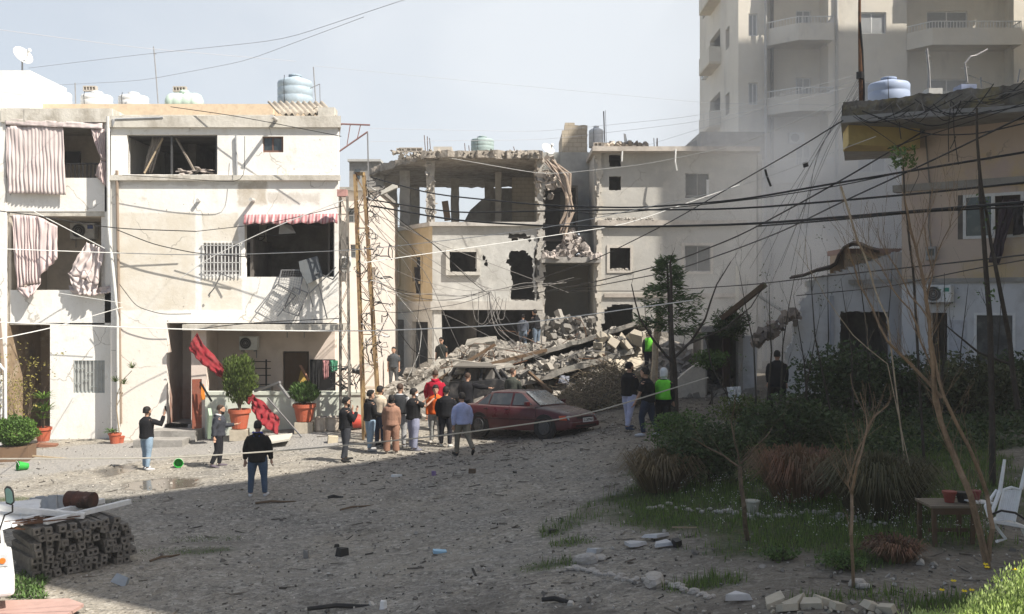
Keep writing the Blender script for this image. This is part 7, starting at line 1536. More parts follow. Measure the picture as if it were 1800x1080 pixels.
m = MB(); m.bar(P(448, 688, 32.4), P(492, 672, 32.0), .10, .07); m.bar(P(489, 674, 32.1), P(508, 700, 31.9), .09, .06); m.bar(P(470, 700, 32), P(530, 768, 31.4), .04); tth('broken_awning_arm', 'grey folding awning arm broken across the low porch wall', 'awning arm', m, steel)
m = MB(); m.obox(P(346, 702, 32.3)+Vector((0, 0, -.15)), (.30, .06, 1.6), (0, 0, .5)); tth('door_leaf', 'rusty red brown door leaf standing loose left of the porch wall', 'door', m, plain('door_rust', (.20, .055, .03), .7, dirt=.5, scale=3))
m = MB(); m.add([P(354, 676, 32.1), P(358, 676, 32.1), P(361, 702, 32.1), P(353, 704, 32.1)], [(0, 1, 2, 3)]); o = m.build('orange_sheet', plain('orange', (.75, .25, .03), .6), None, solid=.02); tag(o, 'narrow orange plastic sheet caught behind the rusty door leaf', 'plastic sheet'); m = MB(); m.bar(P(352, 672, 32), P(372, 706, 31.9), .05); tth('iron_bar', 'thin iron bar leaning beside the orange sheet', 'bar', m, black_m)
t = thing('rack', 'black metal shelf rack against the porch wall below the air conditioner', 'rack', P(465, 690, 35.2)); m = MB(); m.bar(P(468, 690, 35.2), P(468, 632, 35.2), .05); m.bar(P(438, 690, 35.2), P(438, 634, 35.2), .02)
for y in (636, 648, 660, 676): m.bar(P(438, y, 35.2), P(476, y, 35.2), .03)
m.build('frame', black_m, t); m = MB(); m.obox(P(458, 684, 34.9), (.8, .4, .2)); m.build('shelf', steel, t)
m = MB(); m.prism([P(520, 688, 34.4), P(550, 690, 34.2), P(530, 645, 34.8)], (0, .04, 0)); tth('board', 'triangular yellowish board propped in the porch doorway', 'board', m, plain('yellow_board', (.42, .28, .07), .8)); m = MB(); m.bar(P(528, 643, 34.6), P(554, 690, 33.6), .08, .05); tth('plank', 'reddish plank leaning against the triangular board on the porch', 'plank', m, plain('plank_red', (.30, .15, .09), .8))
for k, (a, c, lab) in enumerate((((567, 634, 578, 668), (.40, .20, .20), 'pinkish garment hanging on the porch clothes line'), ((580, 634, 594, 655), (.08, .26, .16), 'green checked garment hanging on the porch clothes line'), ((546, 634, 562, 690), (.02, .02, .02), 'long black garment hanging on the porch clothes line'))): clothing('garment', lab, 'garment', clothm(c), lambda m: cloth(m, [P(a[0], a[1], 34.4), P(a[2], a[1], 34.4)], [P(a[0]+1, a[3], 34.4), P(a[2]-1, a[3]-3, 34.4)], 12, 10, .04, 3), 'clothes drying on the porch')
m = MB(); cc = P(608, 666, 32.2)
for k in range(26): m.chunk(cc+Vector((rnd(-.5, .4), rnd(-.2, .3), rnd(-.4, .35))), (rnd(.1, .45), rnd(.05, .3), .03))
for k in range(14): m.bar(cc+Vector((rnd(-.5, .5), rnd(-.2, .2), rnd(-.5, .5))), cc+Vector((rnd(-.6, .6), rnd(-.2, .2), rnd(-.5, .5))), .02)
tth('wreckage', 'heap of twisted black metal and broken parts at the foot of the grey pylon', 'wreckage', m, Mat('wreck', (.03, .03, .03), .6).island(.4, 4).m)
m = MB(); m.prism([P(452, 772, 31.2), P(514, 765, 31.2), P(508, 775, 30.2), P(462, 783, 30.2)], (0, 0, .06)); tth('paving_slab', 'pale loose paving slab in front of the draped crimson cloth', 'slab', m, plain('paving', (.56, .53, .45), .9)); m = MB(); m.obox(P(368, 745, 31.6)+Vector((0, 0, .0)), (.1, .4, .9), (.5, 0, .4)); tth('panel', 'pale green panel fallen against the conifer pot', 'panel', m, plain('panel_green', (.36, .46, .33), .7))

# ---------------------------------------------------------------- stack of concrete posts
pm = Mat('post_concrete', (.17, .155, .135)).stain((.07, .062, .052), 3, .40, .66, .8).stain((.30, .28, .25), 9, .5, .7, .5, off=3).bump(25, .5, .01).m
sa, sb_ = Vector((X(52, 16.6), 16.6, 0)), Vector((X(232, 17.7), 17.7, 0)); sdir = (sb_-sa).normalized(); sn = Vector((sdir.y, -sdir.x, 0)); yaw = math.atan2(sdir.y, sdir.x)
m = MB(); w_ = .060; hr = .028; Lp = 1.25
sq = [(-w_, -w_), (0, -w_), (w_, -w_), (w_, 0), (w_, w_), (0, w_), (-w_, w_), (-w_, 0)]; ci = [(hr*math.cos(math.atan2(z, x)), hr*math.sin(math.atan2(z, x))) for x, z in sq]
m.loft([[Vector((x*.9, Lp, z*.9)) for x, z in sq], [Vector((x, .02, z)) for x, z in sq], [Vector((x*.94, 0, z*.94)) for x, z in sq], [Vector((x, 0, z)) for x, z in ci], [Vector((x, .12, z)) for x, z in ci]])
proto = m.build('concrete_post', pm); grp = 'concrete posts in the stack'; nrow = 7; ncol = 13; first = True
for r_ in range(nrow):
    for c_ in range(ncol+(0 if r_ < 5 else -r_+4)):
        p = sa+sdir*(c_+.5+(r_ % 2)*.3+rnd(-.12, .12))*((sb_-sa).length/ncol); z = gz(p.x, p.y)+0.065+r_*.12+rnd(-.008, .008)
        o = proto if first else proto.copy()
        if not first: COL.objects.link(o)
        first = False; o.location = (p.x-sn.x*-rnd(-.05, .16), p.y-sn.y*-rnd(-.05, .16), z); o.rotation_euler = (rnd(-.02, .02), rnd(-.25, .25), yaw+rnd(-.09, .09))
        tag(o, 'holed square concrete post, %s layer from the ground, %s from the left in the stack' % (ORDN[r_], ORDN[c_]), 'concrete post', grp)
stk_z = gz(sb_.x, sb_.y)+.065+nrow*.12
def sp_(u, b, dz=0.): p = sa+(sb_-sa)*u+Vector((-sn.x, -sn.y, 0))*b; return Vector((p.x, p.y, stk_z+dz))
m = MB(); m.bar(sp_(-.25, .9, .22), sp_(.55, .15, .0), .12, .09); tth('beam', 'long pale beam lying slanted over the stack of posts', 'beam', m, white_p, 'pale beams on the post stack'); m = MB(); m.bar(sp_(.15, .05, .0), sp_(1.1, .6, .06), .10, .08); tth('beam', 'pale beam along the front top edge of the stack of posts', 'beam', m, white_p, 'pale beams on the post stack')
m = MB(); m.bar(sp_(.0, .35, .02), sp_(.9, 1.0, .06), .10, .08); tth('beam', 'pale beam lying behind the other two on the stack of posts', 'beam', m, white_p, 'pale beams on the post stack')
clothing('tarpaulin', 'crumpled white tarpaulin over the left end of the stack of posts', 'tarpaulin', white_pl, lambda m: cloth(m, [sp_(-.35, 1.6, .2), sp_(.35, 1.5, .12)], [sp_(-.3, -.05, -.02), sp_(.1, .25, .0)], 30, 16, .08, 4, noise_amp=.06))
t = thing('barrel', 'rusty steel drum lying on its side on top of the stack of posts', 'barrel', sp_(.62, .75, .0)); A = Matrix.Rotation(R_(-14), 3, 'Z') @ Matrix.Rotation(R_(90), 3, 'Y'); c = sp_(.62, .75, .17); m = MB(); m.rings(c-A @ Vector((0, 0, .26)), [(.02, .12), (0, .145), (.0, .15), (.17, .148), (.18, .157), (.2, .148), (.34, .148), (.35, .157), (.37, .148), (.52, .15), (.52, .14)], 28, A); m.build('drum', Mat('rusty_drum', (.10, .035, .02), .7).stain((.02, .015, .013), 3, .4, .6, .85).stain((.25, .2, .17), 12, .6, .7, .4, off=4).m, t)
for k in range(6):
    m = MB(); a = P(60+k*11, 888+rnd(-2, 2), 20.2+rnd(0, .3)); m.obox(a, (.16, .05, .32+rnd(0, .1)), (rnd(-.1, .1), rnd(-.12, .12), 0)); tth('board', ORDN[k]+' grey white board from the left in the row behind the barrel', 'board', m, plain('board_grey', (.45, .47, .48), .8), 'boards behind the barrel')
m = MB()
for k in range(26): a = sp_(rnd(-.35, .1), rnd(0, .6), rnd(-.02, .05)); m.tube([a, a+sdir*rnd(.3, .8)+Vector((0, 0, rnd(-.08, .04)))], .012, 5)
tth('steel_rods', 'bundle of rusty rods sticking out at the left of the stack of posts', 'steel rods', m, rust)
# white van at the left edge
t = VAN = thing('white_van', 'white van nosing in at the lower left edge with a black wing mirror', 'van', (-9, 14.8, 0)); YV = 14.4
vb = [(-7.42, .42), (-7.29, .47), (-7.26, .74), (-7.30, .80), (-7.33, 1.02), (-7.40, 1.10), (-7.52, 1.36), (-7.95, 1.95), (-8.3, 2.02), (-12, 2.02), (-12, .42)]
m = MB(); m.prism([(x, YV, z) for x, z in vb], (0, 1.75, 0)); m.build('body', white_p, t, bevel=.05)
m = MB(); m.prism([(-7.395, YV+.12, 1.12), (-7.395, YV+1.63, 1.12), (-7.90, YV+1.58, 1.90), (-7.90, YV+.17, 1.90)], (.02, 0, .01)); m.build('windscreen', win_glass, t); m = MB(); m.prism([(-7.55, YV-.005, 1.15), (-8.5, YV-.005, 1.15), (-8.5, YV-.005, 1.85), (-8.0, YV-.005, 1.85), (-7.65, YV-.005, 1.36)], (0, -.01, 0)); m.build('side_window', win_glass, t)
m = MB(); m.box(-7.34, -7.285, YV+.02, YV+.30, .80, 1.0); m.box(-7.42, -7.3, YV-.012, YV+.02, .82, .99); hl_ = m.build('headlight', plain('van_lamp', (.45, .48, .5), .2), t); m = MB(); m.rings((-7.36, YV-.014, .9), [(0, .045), (.012, .04)], 14, Matrix.Rotation(R_(90), 3, 'X')); m.build('indicator', plain('van_amber', (.6, .16, .02), .3), hl_)
m = MB(); m.box(-7.5, -7.2, YV-.03, YV+1.78, .38, .72); m.build('bumper', white_pl, t, bevel=.05)
A = Matrix.Rotation(R_(90), 3, 'X')
for y in (YV+.1, YV+1.6): m = MB(); m.rings((-8.1, y, .33), [(-.1, .3), (-.08, .33), (.08, .33), (.1, .3)], 20, A); m.build('wheel', black_m, t)
mc = P(15, 873, 14.0); m = MB(); m.tube([Vector((-7.5, YV+.1, 1.2)), P(8, 906, 14.1), P(22, 900, 14.05), P(22, 888, 14.0)], .012, 6); arm = m.build('mirror_arm', black_m, t); m = MB(); m.prism([P(7, 860, 13.98), P(11, 855, 13.98), P(18, 857, 13.98), P(23, 865, 13.98), P(25, 884, 13.98), P(20, 889, 13.98), P(10, 886, 13.98)], (-.02, .06, 0)); m.build('housing', black_m, arm, bevel=.01)
m = MB(); m.prism([P(9, 861, 13.965), P(12, 858, 13.965), P(17, 860, 13.965), P(21, 866, 13.965), P(23, 882, 13.965), P(19, 886, 13.965), P(11, 883, 13.965)], (0, .006, 0)); m.build('mirror_glass', plain('mirror_green', (.10, .18, .17), .15, .3, dirt=.1), arm)
# the whole van turns about its near front corner so that it noses in at an angle
pv_ = Vector((-7.27, YV, 0)); ORG[VAN.name] = Vector((0, 0, 0)); vr = Matrix.Translation(pv_) @ Matrix.Rotation(R_(28), 4, 'Z') @ Matrix.Translation(-pv_)
for ch in VAN.children:
    if ch.name.startswith('mirror_arm'): continue
    if ch.type == 'MESH':
        off = VAN.location; ch.data.transform(Matrix.Translation(-off) @ vr @ Matrix.Translation(off))
        for c2_ in ch.children: c2_.data.transform(Matrix.Translation(-off) @ vr @ Matrix.Translation(off))
m = MB(); q = [P(-20, 1050, 14.9), P(120, 1044, 15.0), P(147, 1048, 14.7), P(100, 1066, 13.9), P(40, 1085, 13.3), P(-25, 1085, 13.3)]; q = [Vector((p.x, p.y, gz(p.x, p.y)+.1)) for p in q]; m.prism(q, (0, 0, .05)); tth('board', 'pinkish board lying on the ground in the bottom left corner', 'board', m, plain('board_pink', (.42, .27, .23), .7, dirt=.3, scale=2))
m = MB(); p = onground(215, 1030); m.chunk(p+Vector((0, 0, .08)), (.3, .2, .16)); tth('plastic_bag', 'crumpled bluish plastic bag at the foot of the stack of posts', 'plastic bag', m, plain('bag_blue', (.3, .34, .38), .4))
m = MB()
for k in range(160): a = onground(rnd(22, 80), rnd(1010, 1055)); rosette(m, a, 5, .12, .012, .6, .8)
tag(m.build('weeds', leaf_mid), 'low green weeds under the van nose and the stack of posts', 'weeds', kind='stuff')

# ---------------------------------------------------------------- loose things on the yard
def on_yard(name, label, cat, px, py, size, mat, yaw=0, group='loose scraps on the yard', shape='chunk'):
    p = onground(px, py); t = MB(); p.z += size[2]*.4
    if shape == 'chunk': t.chunk(p, size, (0, 0, yaw))
    elif shape == 'stick': d = Vector((math.cos(yaw), math.sin(yaw), 0))*size[0]/2; t.tube([p-d, p-d*.3+Vector((0, .04, .02)), p+d*.4, p+d], [size[1]*.5, size[1]*.6, size[1]*.5, size[1]*.3], 6)
    else: t.obox(p, size, (0.05, 0.1, yaw))
    tth(name, label, cat, t, mat, group)
dkm = plain('scrap_black', (.02, .02, .02), .7); grn = plain('scrap_brown', (.12, .08, .05), .8)
for a in (('stick', 'dark curved stick behind the heels of the man with the blue hood', 'stick', 485, 884, (.9, .05, .03), grn, .25, None, 'stick'), ('stick', 'short dark stick in the middle of the yard shade', 'stick', 590, 876, (.35, .07, .05), dkm, .1, None, 'stick'),
          ('stick', 'long thin curved stick right of the centre of the yard', 'stick', 628, 893, (.85, .04, .03), grn, .7, None, 'stick'), ('stick', 'stick lying near the stack of posts', 'stick', 290, 982, (.6, .04, .04), grn, .9, None, 'stick'), ('stick', 'burnt branch lying at the bottom centre of the yard', 'stick', 610, 1070, (1.1, .06, .05), dkm, .15, None, 'stick'),
          ('stick', 'broken stick near the bottom edge right of the burnt branch', 'stick', 985, 1060, (.5, .06, .05), dkm, -.3, None, 'stick'), ('rock', 'dark angular rock in the lower middle of the yard', 'rock', 600, 978, (.22, .18, .16), dkm, .3, None, 'chunk'), ('rock', 'small grey rock beside the dark angular rock', 'rock', 539, 982, (.14, .1, .16), concrete, .3, None, 'chunk'),
          ('carton', 'flattened pale blue packet lying on the yard right of the dark rock', 'packet', 773, 972, (.22, .12, .05), plain('packet_blue', (.32, .52, .66), .6), .2, None, 'box'), ('carton', 'white crumpled wrapper on the yard behind the brown stone', 'wrapper', 696, 838, (.26, .12, .06), white_p, .2, None, 'chunk'), ('rock', 'brown lump of rubble below the lavender top boy', 'rock', 832, 832, (.28, .18, .12), grn, .2, None, 'chunk'),
          ('rock', 'black lump in front of the tracksuit woman', 'rock', 592, 962, (.12, .08, .06), dkm, 0, None, 'chunk'), ('ball', 'small purple ball on the yard', 'ball', 762, 836, (.12, .12, .12), plain('purple', (.2, .14, .28), .6), 0, None, 'chunk'), ('paving_slab', 'small cream block in the sunny yard near the cap man', 'block', 585, 778, (.3, .2, .22), plain('cream_blk', (.5, .44, .32), .9), .3, None, 'box'),
          ('stone', 'round white stone by the burnt branch', 'stone', 674, 1070, (.12, .1, .12), white_p, 0, None, 'chunk'), ('lid', 'dark flat lid lying beside the garden rocks', 'lid', 968, 936, (.3, .2, .06), dkm, 0, None, 'chunk'), ('plank', 'thin pale plank on the dust left of the shaded area', 'plank', 100, 806, (1.4, .05, .04), wood_l, .1, None, 'box'),
          ('basin', 'brown tray fallen near the yucca pot', 'tray', 83, 785, (.6, .35, .1), plain('tray_brown', (.22, .10, .06), .7), .2, None, 'box')): on_yard(*a)
p = onground(1290, 712); m = MB(); cloth(m, [p+Vector((-.2, 0, .55)), p+Vector((.2, 0, .58))], [p+Vector((-.16, -.05, .02)), p+Vector((.22, -.1, .05))], 14, 10, .07, 2, noise_amp=.05); o = m.build('plastic_bag', white_pl, None, smooth=True, solid=.02); tag(o, 'white plastic bag hanging at the dark doorway', 'plastic bag')
# ---------------------------------------------------------------- garden
SG = [wpoly(q) for q in ([(1000, 905), (1150, 815), (1400, 745), (1799, 760), (1799, 965), (1560, 1000), (1240, 970)],)]
m = MB(); mw_ = MB(); cnt = 0
while cnt < 30000:
    Y = 10+22*random.random(); x = rnd(.4, .56*Y) if .4 < .56*Y else .5; g_ = grassy(x, Y)
    if random.random() > g_*.9 or (noise.noise(Vector((x*.8, Y*.8, 31))) < -.12 and random.random() < .8): continue
    l = rnd(.05, .15)*(1+.9*max(0, noise.noise(Vector((x*1.4, Y*1.4, 12))))); a = rnd(0, 6.28); b = Vector((x, Y, gz(x, Y))); d = Vector((math.cos(a), math.sin(a), 0)); u = Vector((-d.y, d.x, 0))*rnd(.005, .011)
    m.add([b-u, b+u, b+d*l*.3+Vector((0, 0, l))], [(0, 1, 2)]); cnt += 1
for cx, cy, rx, ry in GRASS2:
    for k in range(160):
        a = rnd(0, 6.28); f = math.sqrt(random.random()); x, Y = cx+rx*f*math.cos(a), cy+ry*f*math.sin(a); l = rnd(.015, .045); b = Vector((x, Y, gz(x, Y))); m.add([b+Vector((-.006, 0, 0)), b+Vector((.006, 0, 0)), b+Vector((rnd(-.03, .03), 0, l))], [(0, 1, 2)])
tag(m.build('grass', grass_m), 'ragged green grass and weeds covering the garden ground', 'grass', kind='stuff')
m = MB(); fl = MB()
for k in range(430):
    band = random.random(); px = rnd(1050, 1780); py = 895-70*math.exp(-((px-1120)/90)**2)+rnd(-35, 45)+(25 if px > 1400 else 0); b = onground(px, py); 
    if grassy(b.x, b.y) < .3: continue
    l = rnd(.12, .38); q = b+Vector((rnd(-.06, .06), rnd(-.06, .06), l)); m.tube([b, q], .004, 3, False)
    for j in range(random.randint(2, 6)): fl.leaf(q+Vector((rnd(-.05, .05), rnd(-.05, .05), rnd(-.05, .04))), rnd(.011, .022), .9)
tag(m.build('flower_stems', grass_m), 'thin green stems of wild flowers in the garden', 'flower stems', kind='stuff'); tag(fl.build('wild_flowers', plain('petal_white', (.62, .62, .55), .7, dirt=0, bump=0)), 'tiny white wild flowers scattered through the garden weeds', 'wild flowers', kind='stuff')
# tussocks of ornamental grass
def tussock(label, px, py, r, h, n, mat, Y=None):
    b = onground(px, py); t = thing('ornamental_grass', label, 'grass clump', b, 'tussocks of long grass'); m = MB()
    for k in range(n):
        a = rnd(0, 6.28); e = random.random(); d = Vector((math.cos(a), math.sin(a), 0)); u = Vector((-d.y, d.x, 0))*.010; p0 = b+d*.55*r*e; l = h*rnd(.6, 1.1)
        pts = [p0, p0+d*r*e*.35+Vector((0, 0, l*.55)), p0+d*r*e*.6+Vector((0, 0, l*.85)), p0+d*r*e*.95+Vector((0, 0, l*(1.0-.5*e)))]
        m.add([pts[0]-u, pts[0]+u, pts[1]+u, pts[1]-u, pts[2]+u*.8, pts[2]-u*.8, pts[3]], [(0, 1, 2, 3), (3, 2, 4, 5), (5, 4, 6)])
    m.build('blades', mat, t)
tussock('russet tipped tussock of long grass in the middle of the garden', 1405, 878, .8, .95, 1900, grass_red); tussock('large green brown tussock of long grass behind the two-stemmed tree', 1545, 905, .85, .98, 2200, foliage('grass_olive', (.10, .09, .045), (.06, .065, .03))); tussock('straw coloured drooping tussock at the left end of the garden', 1165, 862, .75, .85, 1500, grass_dry)
tussock('small dull red weed tuft beside the table', 1575, 985, .35, .3, 500, grass_red)
def shrub(label, px, py, Y, r, n, size, mat, asp=.5, stems=6, base=None, name='shrub', lift=0., group='garden shrubs'):
    b = onground(px, py) if Y is None else at(px, py, Y); t = thing(name, label, 'shrub', b, group); m = MB()
    for k in range(stems): branch(m, b+Vector((rnd(-.1, .1), rnd(-.1, .1), 0)), (rnd(-.5, .5), rnd(-.5, .5), 1), r[2]*1.3, .02, 1, .6, .2, 2)
    m.build('stem', bark_d, t); m = MB(); cloud(m, b+Vector((0, 0, r[2]*.9+lift)), r, n, size, asp, .25, seed=px*.1, gaps=.12); m.build('foliage', mat, t)
shrub('dark green bushy shrub left in the garden behind the straw tussock', 1250, 850, None, (1.25, .85, .72), 4800, .09, leaf_dark); shrub('low mid-green shrub at the path edge behind the garden', 1195, 800, None, (.95, .7, .6), 3400, .075, leaf_mid); shrub('yellow green sprawling shrub in front of the doorway rubble', 1305, 760, None, (.95, .7, .55), 2200, .08, foliage('leaf_lime', (.10, .13, .03), (.05, .08, .02)))
shrub('tall dark shrub mass behind the big tussocks', 1480, 735, None, (1.6, 1.1, 1.15), 4600, .13, leaf_dark); shrub('dark glossy shrub in front of the bluish shed', 1590, 730, None, (1.8, 1.1, .95), 4200, .13, leaf_dark); shrub('dark broad-leaved shrub below the air conditioner of the ochre house', 1700, 735, None, (1.7, .9, .95), 5500, .13, leaf_olive); shrub('dark shrub at the right edge before the ochre house', 1790, 725, None, (1.4, .9, .95), 4200, .12, leaf_dark)
shrub('small feathery green shrub standing between pale trunk and doorway', 1248, 690, 31.5, (.7, .5, .38), 1500, .10, leaf_mid, lift=1.1, stems=3); shrub('thick dark foliage low behind the russet tussock', 1390, 800, None, (1.5, .9, .75), 5200, .10, leaf_dark); shrub('reddish twiggy weed bush near the table legs', 1560, 980, None, (.42, .3, .18), 900, .05, foliage('weed_red', (.13, .05, .04), (.06, .05, .03)))
shrub('dark oleander tuft above the doorway on the left', 1285, 600, 33.2, (.75, .5, .62), 1800, .16, leaf_dark, .28, 4, lift=1.9); 
shrub('bright green weed clump low at the right foreground', 1480, 1000, None, (.35, .3, .12), 700, .05, leaf_mid); shrub('green weed clump near the stone border on the right', 1370, 985, None, (.3, .25, .1), 500, .05, leaf_mid)
petal_y = plain('petal_yellow', (.75, .60, .02), .6, dirt=0, bump=0)
# sunlit flowering bush in the bottom right corner
b = P(1750, 1085, 9.15); b.z = gz(b.x, b.y); t = thing('flowering_bush', 'sunlit green bush with yellow daisies in the bottom right corner', 'bush', b); m = MB()
for k in range(240): a = Vector((b.x+rnd(-.8, .9), b.y+rnd(-.45, .3), 0)); a.z = gz(a.x, a.y); tip = a+Vector((rnd(-.1, .1), rnd(-.1, .1), .24+.5*math.exp(-((a.x-b.x-.35)/.42)**2)*rnd(.5, 1.1))); m.tube([a, tip], .004, 3, False)
m.build('stem', grass_m, t); m = MB(); fy = MB()
for k in range(22000):
    x = rnd(-.8, .95); hgt = .30+.42*math.exp(-((x-.35)/.4)**2)+.14*noise.noise(Vector((x*4, k*.001, 2))); y = rnd(-.45, .3); z = hgt*random.random()**.6; m.leaf((b.x+x, b.y+y, gz(b.x+x, b.y+y)+z), rnd(.028, .06), .3, Vector((rnd(-.6, .6), rnd(-.6, .6), 1)).normalized())
m.build('foliage', foliage('bush_lime', (.38, .50, .11), (.50, .58, .30)), t)
for px, py in ((1656, 1038), (1733, 993), (1735, 998), (1695, 1040), (1783, 1002), (1708, 1038), (1676, 1022)):
    c = P(px, py, 8.95); fy = MB()
    for j in range(11): a = j*.571; fy.leaf(c, .028, .5, Vector((math.cos(a), math.sin(a)*.5-.2, .25)).normalized())
    fy.build('flower', petal_y, t)
# bare trees
def ptree(label, stems, Y, mat, group='bare young trees', twigs=0, tw=(.5, .006), name='tree', leaves=None, lsize=.06, nleaf=0, depth=1, lean=.25):
    b = P(*stems[0][0][:2], Y); t = thing(name, label, 'tree', Vector((b.x, b.y, gz(b.x, b.y))), group); tips = []
    tk = MB(); cr_ = MB()
    for si, (pts, r0, r1) in enumerate([(s[:-2], s[-2], s[-1]) for s in stems]):
        n = len(pts); yy = Y; q = []
        for i, p in enumerate(pts): q.append(P(p[0], p[1], Y+(p[2] if len(p) > 2 else noise.noise(Vector((i*.7, si, Y)))*.5*(i > 0))))
        if si == 0: q[0].z = min(q[0].z, gz(q[0].x, q[0].y))-.03
        # smooth the polyline
        qq = [q[0]]
        for a, b2 in zip(q[:-1], q[1:]): qq += [a.lerp(b2, .5)+Vector((rnd(-.02, .02), 0, 0)), b2]
        rs = [r0+(r1-r0)*k/(len(qq)-1) for k in range(len(qq))]; (tk if r0 > .018 or si == 0 else cr_).tube(qq, rs, 7 if r0 > .015 else 5)
        for k in range(int(twigs*max(1, n-1))):
            i = random.randint(1, len(qq)-1); d = (qq[i]-qq[i-1]).normalized(); branch(cr_, qq[i], d+Vector((rnd(-1, 1), rnd(-1, 1), rnd(-.1, .9)))*.6, tw[0]*rnd(.5, 1.3), max(.0035, min(rs[i]*.5, tw[1])), depth, .5, .25, 2, tips)
    tk.build('trunk', mat, t)
    if cr_.v: cr_.build('crown', mat, t)
    if leaves and nleaf:
        m = MB()
        for q, d in tips:
            for k in range(nleaf): m.leaf(q+Vector((rnd(-.12, .12), rnd(-.12, .12), rnd(-.12, .12))), lsize*rnd(.6, 1.3), .5)
        m.build('leaves', leaves, t)
    return t
ptree('tan multi-stemmed bare tree leaning left of the white chair', [[(1738, 985), (1706, 870), (1668, 780), (1643, 700), (1640, 640), (1634, 560), (1618, 470), (1600, 400), (1590, 350), .042, .008],
      [(1738, 985), (1745, 930), (1735, 870), (1705, 790), (1660, 700), (1645, 640), (1628, 545), (1640, 480), (1625, 400), .032, .006], [(1655, 700), (1600, 640), (1560, 600), (1535, 545), (1510, 500), (1492, 440), .022, .006], [(1640, 650), (1618, 600), (1600, 545), (1570, 510), (1550, 470), (1515, 440), .014, .005],
      [(1632, 560), (1600, 520), (1575, 470), (1555, 430), .012, .005], [(1690, 840), (1660, 760), (1640, 640), .022, .012], [(1626, 500), (1650, 440), (1670, 400), (1680, 360), .009, .003], [(1610, 440), (1630, 380), (1640, 330), .008, .003]], 12, bark_o, twigs=3.2, tw=(.5, .005), depth=1)
ptree('slim tree with a single trunk forking low, russet twigs, in the garden foreground', [[(1500, 1022), (1496, 940), (1497, 868), .02, .018], [(1497, 868), (1506, 820), (1520, 770), (1535, 735), (1562, 712), .018, .005], [(1497, 868), (1490, 852), (1505, 800), (1522, 765), (1522, 730), (1512, 690), .012, .004]], 11.6, bark_o, twigs=2.6, tw=(.4, .0035))
ptree('small branching sapling with budding leaves in front of the straw tussock', [[(1315, 945), (1308, 890), (1300, 820), .036, .03], [(1300, 822), (1270, 800), (1240, 785), (1215, 770), .018, .006], [(1302, 815), (1320, 795), (1345, 770), (1358, 750), .018, .006], [(1300, 815), (1292, 780), (1285, 740), (1292, 700), .016, .005]], 14.6, bark, twigs=1.2, tw=(.4, .006), leaves=leaf_mid, nleaf=3, lsize=.04)
ptree('dark forked tree with bare limbs between the youths and the doorway', [[(1188, 745), (1186, 660), (1182, 610), (1180, 540), (1178, 460), .10, .03], [(1184, 640), (1150, 600), (1125, 560), (1110, 500), .045, .015], [(1184, 630), (1215, 600), (1240, 560), (1260, 500), (1285, 460), .045, .012], [(1240, 590), (1250, 640), (1270, 680), (1290, 720), .03, .012], [(1210, 605), (1270, 580), (1320, 540), (1345, 500), .03, .01]], 28, bark_d, twigs=1.0, tw=(.8, .012))
ptree('short snapped pale trunk standing right behind the bearded man', [[(1152, 735), (1150, 660), (1152, 610), (1158, 548), .13, .09], [(1155, 610), (1166, 545), .05, .02]], 32, bark_p, twigs=0)
ptree('tall dark whip with a leaf tuft at its top before the ochre house', [[(1625, 640), (1608, 520), (1598, 420), (1590, 350), (1588, 290), .03, .014]], 20, bark_d, twigs=0, name='tree')
for k, (a, lab) in enumerate((((1590, 275), 'palmate leaf tuft topping the dark whip'),)):
    t = [o for o in COL.objects if o.get('label', '').startswith('tall dark whip')][0]; m = MB()
    for j in range(170): c = P(a[0]+rnd(-20, 20), a[1]+rnd(-16, 20), 20+rnd(-.3, .3)); m.leaf(c, rnd(.07, .15), .4)
    for j in range(12): m.tube([P(1588, 292, 20), P(a[0]+rnd(-20, 20), a[1]+rnd(-12, 18), 20+rnd(-.2, .2))], .004, 3, False)
    m.build('leaves', leaf_mid, t)
ptree('tall dark pair of stems crossing the ochre house window', [[(1745, 700), (1740, 560), (1728, 400), (1722, 300), (1717, 190), .055, .018], [(1790, 720), (1775, 600), (1752, 480), (1735, 380), (1722, 290), .05, .016], [(1775, 640), (1720, 620), (1690, 595), (1660, 570), .025, .01]], 17, bark_d, twigs=.5, tw=(.5, .008), leaves=leaf_mid, nleaf=4, lsize=.08)
SAPX = [1345, 1372, 1420, 1448, 1470, 1500, 1530, 1560, 1330, 1650, 1690, 1730, 1405, 1585]
for k, (x0, y0, x1, y1, bx) in enumerate(((1345, 740, 1352, 500, 8), (1372, 745, 1400, 470, -10), (1420, 750, 1395, 520, 6), (1448, 740, 1455, 450, 5), (1470, 745, 1425, 440, -15), (1500, 745, 1478, 490, 8), (1530, 745, 1502, 430, 8), (1560, 740, 1570, 440, -6), (1330, 735, 1300, 480, 10), (1650, 745, 1660, 480, 5), (1690, 745, 1702, 500, -8), (1730, 740, 1760, 520, 8), (1405, 745, 1440, 560, 0), (1585, 745, 1540, 560, 6))):
    ptree('thin dark bare sapling of the thicket, %s counted from the left' % ORDN[sorted(range(14), key=lambda i: SAPX[i]).index(k)], [[(x0, y0), ((x0+x1)/2+bx, (y0+y1)/2), (x1, y1), .03, .006]], 24+(k % 4)*1.4, bark_d, 'thin saplings of the thicket', twigs=2.2, tw=(.75, .009), leaves=leaf_olive if k % 3 == 0 else None, nleaf=3, lsize=.07, depth=1)
ptree('long pale arching dead stalk with a feathery tip leaning over the thicket', [[(1600, 640), (1560, 560), (1535, 500), (1520, 450), (1500, 400), (1478, 328), .012, .02]], 16, bark_p, 'dead stalks', twigs=.6, tw=(.5, .004))
ptree('thin pale cane curving down from the left over the bluish shed', [[(1620, 740), (1560, 640), (1500, 590), (1450, 520), (1420, 470), (1415, 420), .008, .004]], 15, bark_p, 'dead stalks', twigs=.5, tw=(.4, .004))
m = MB()
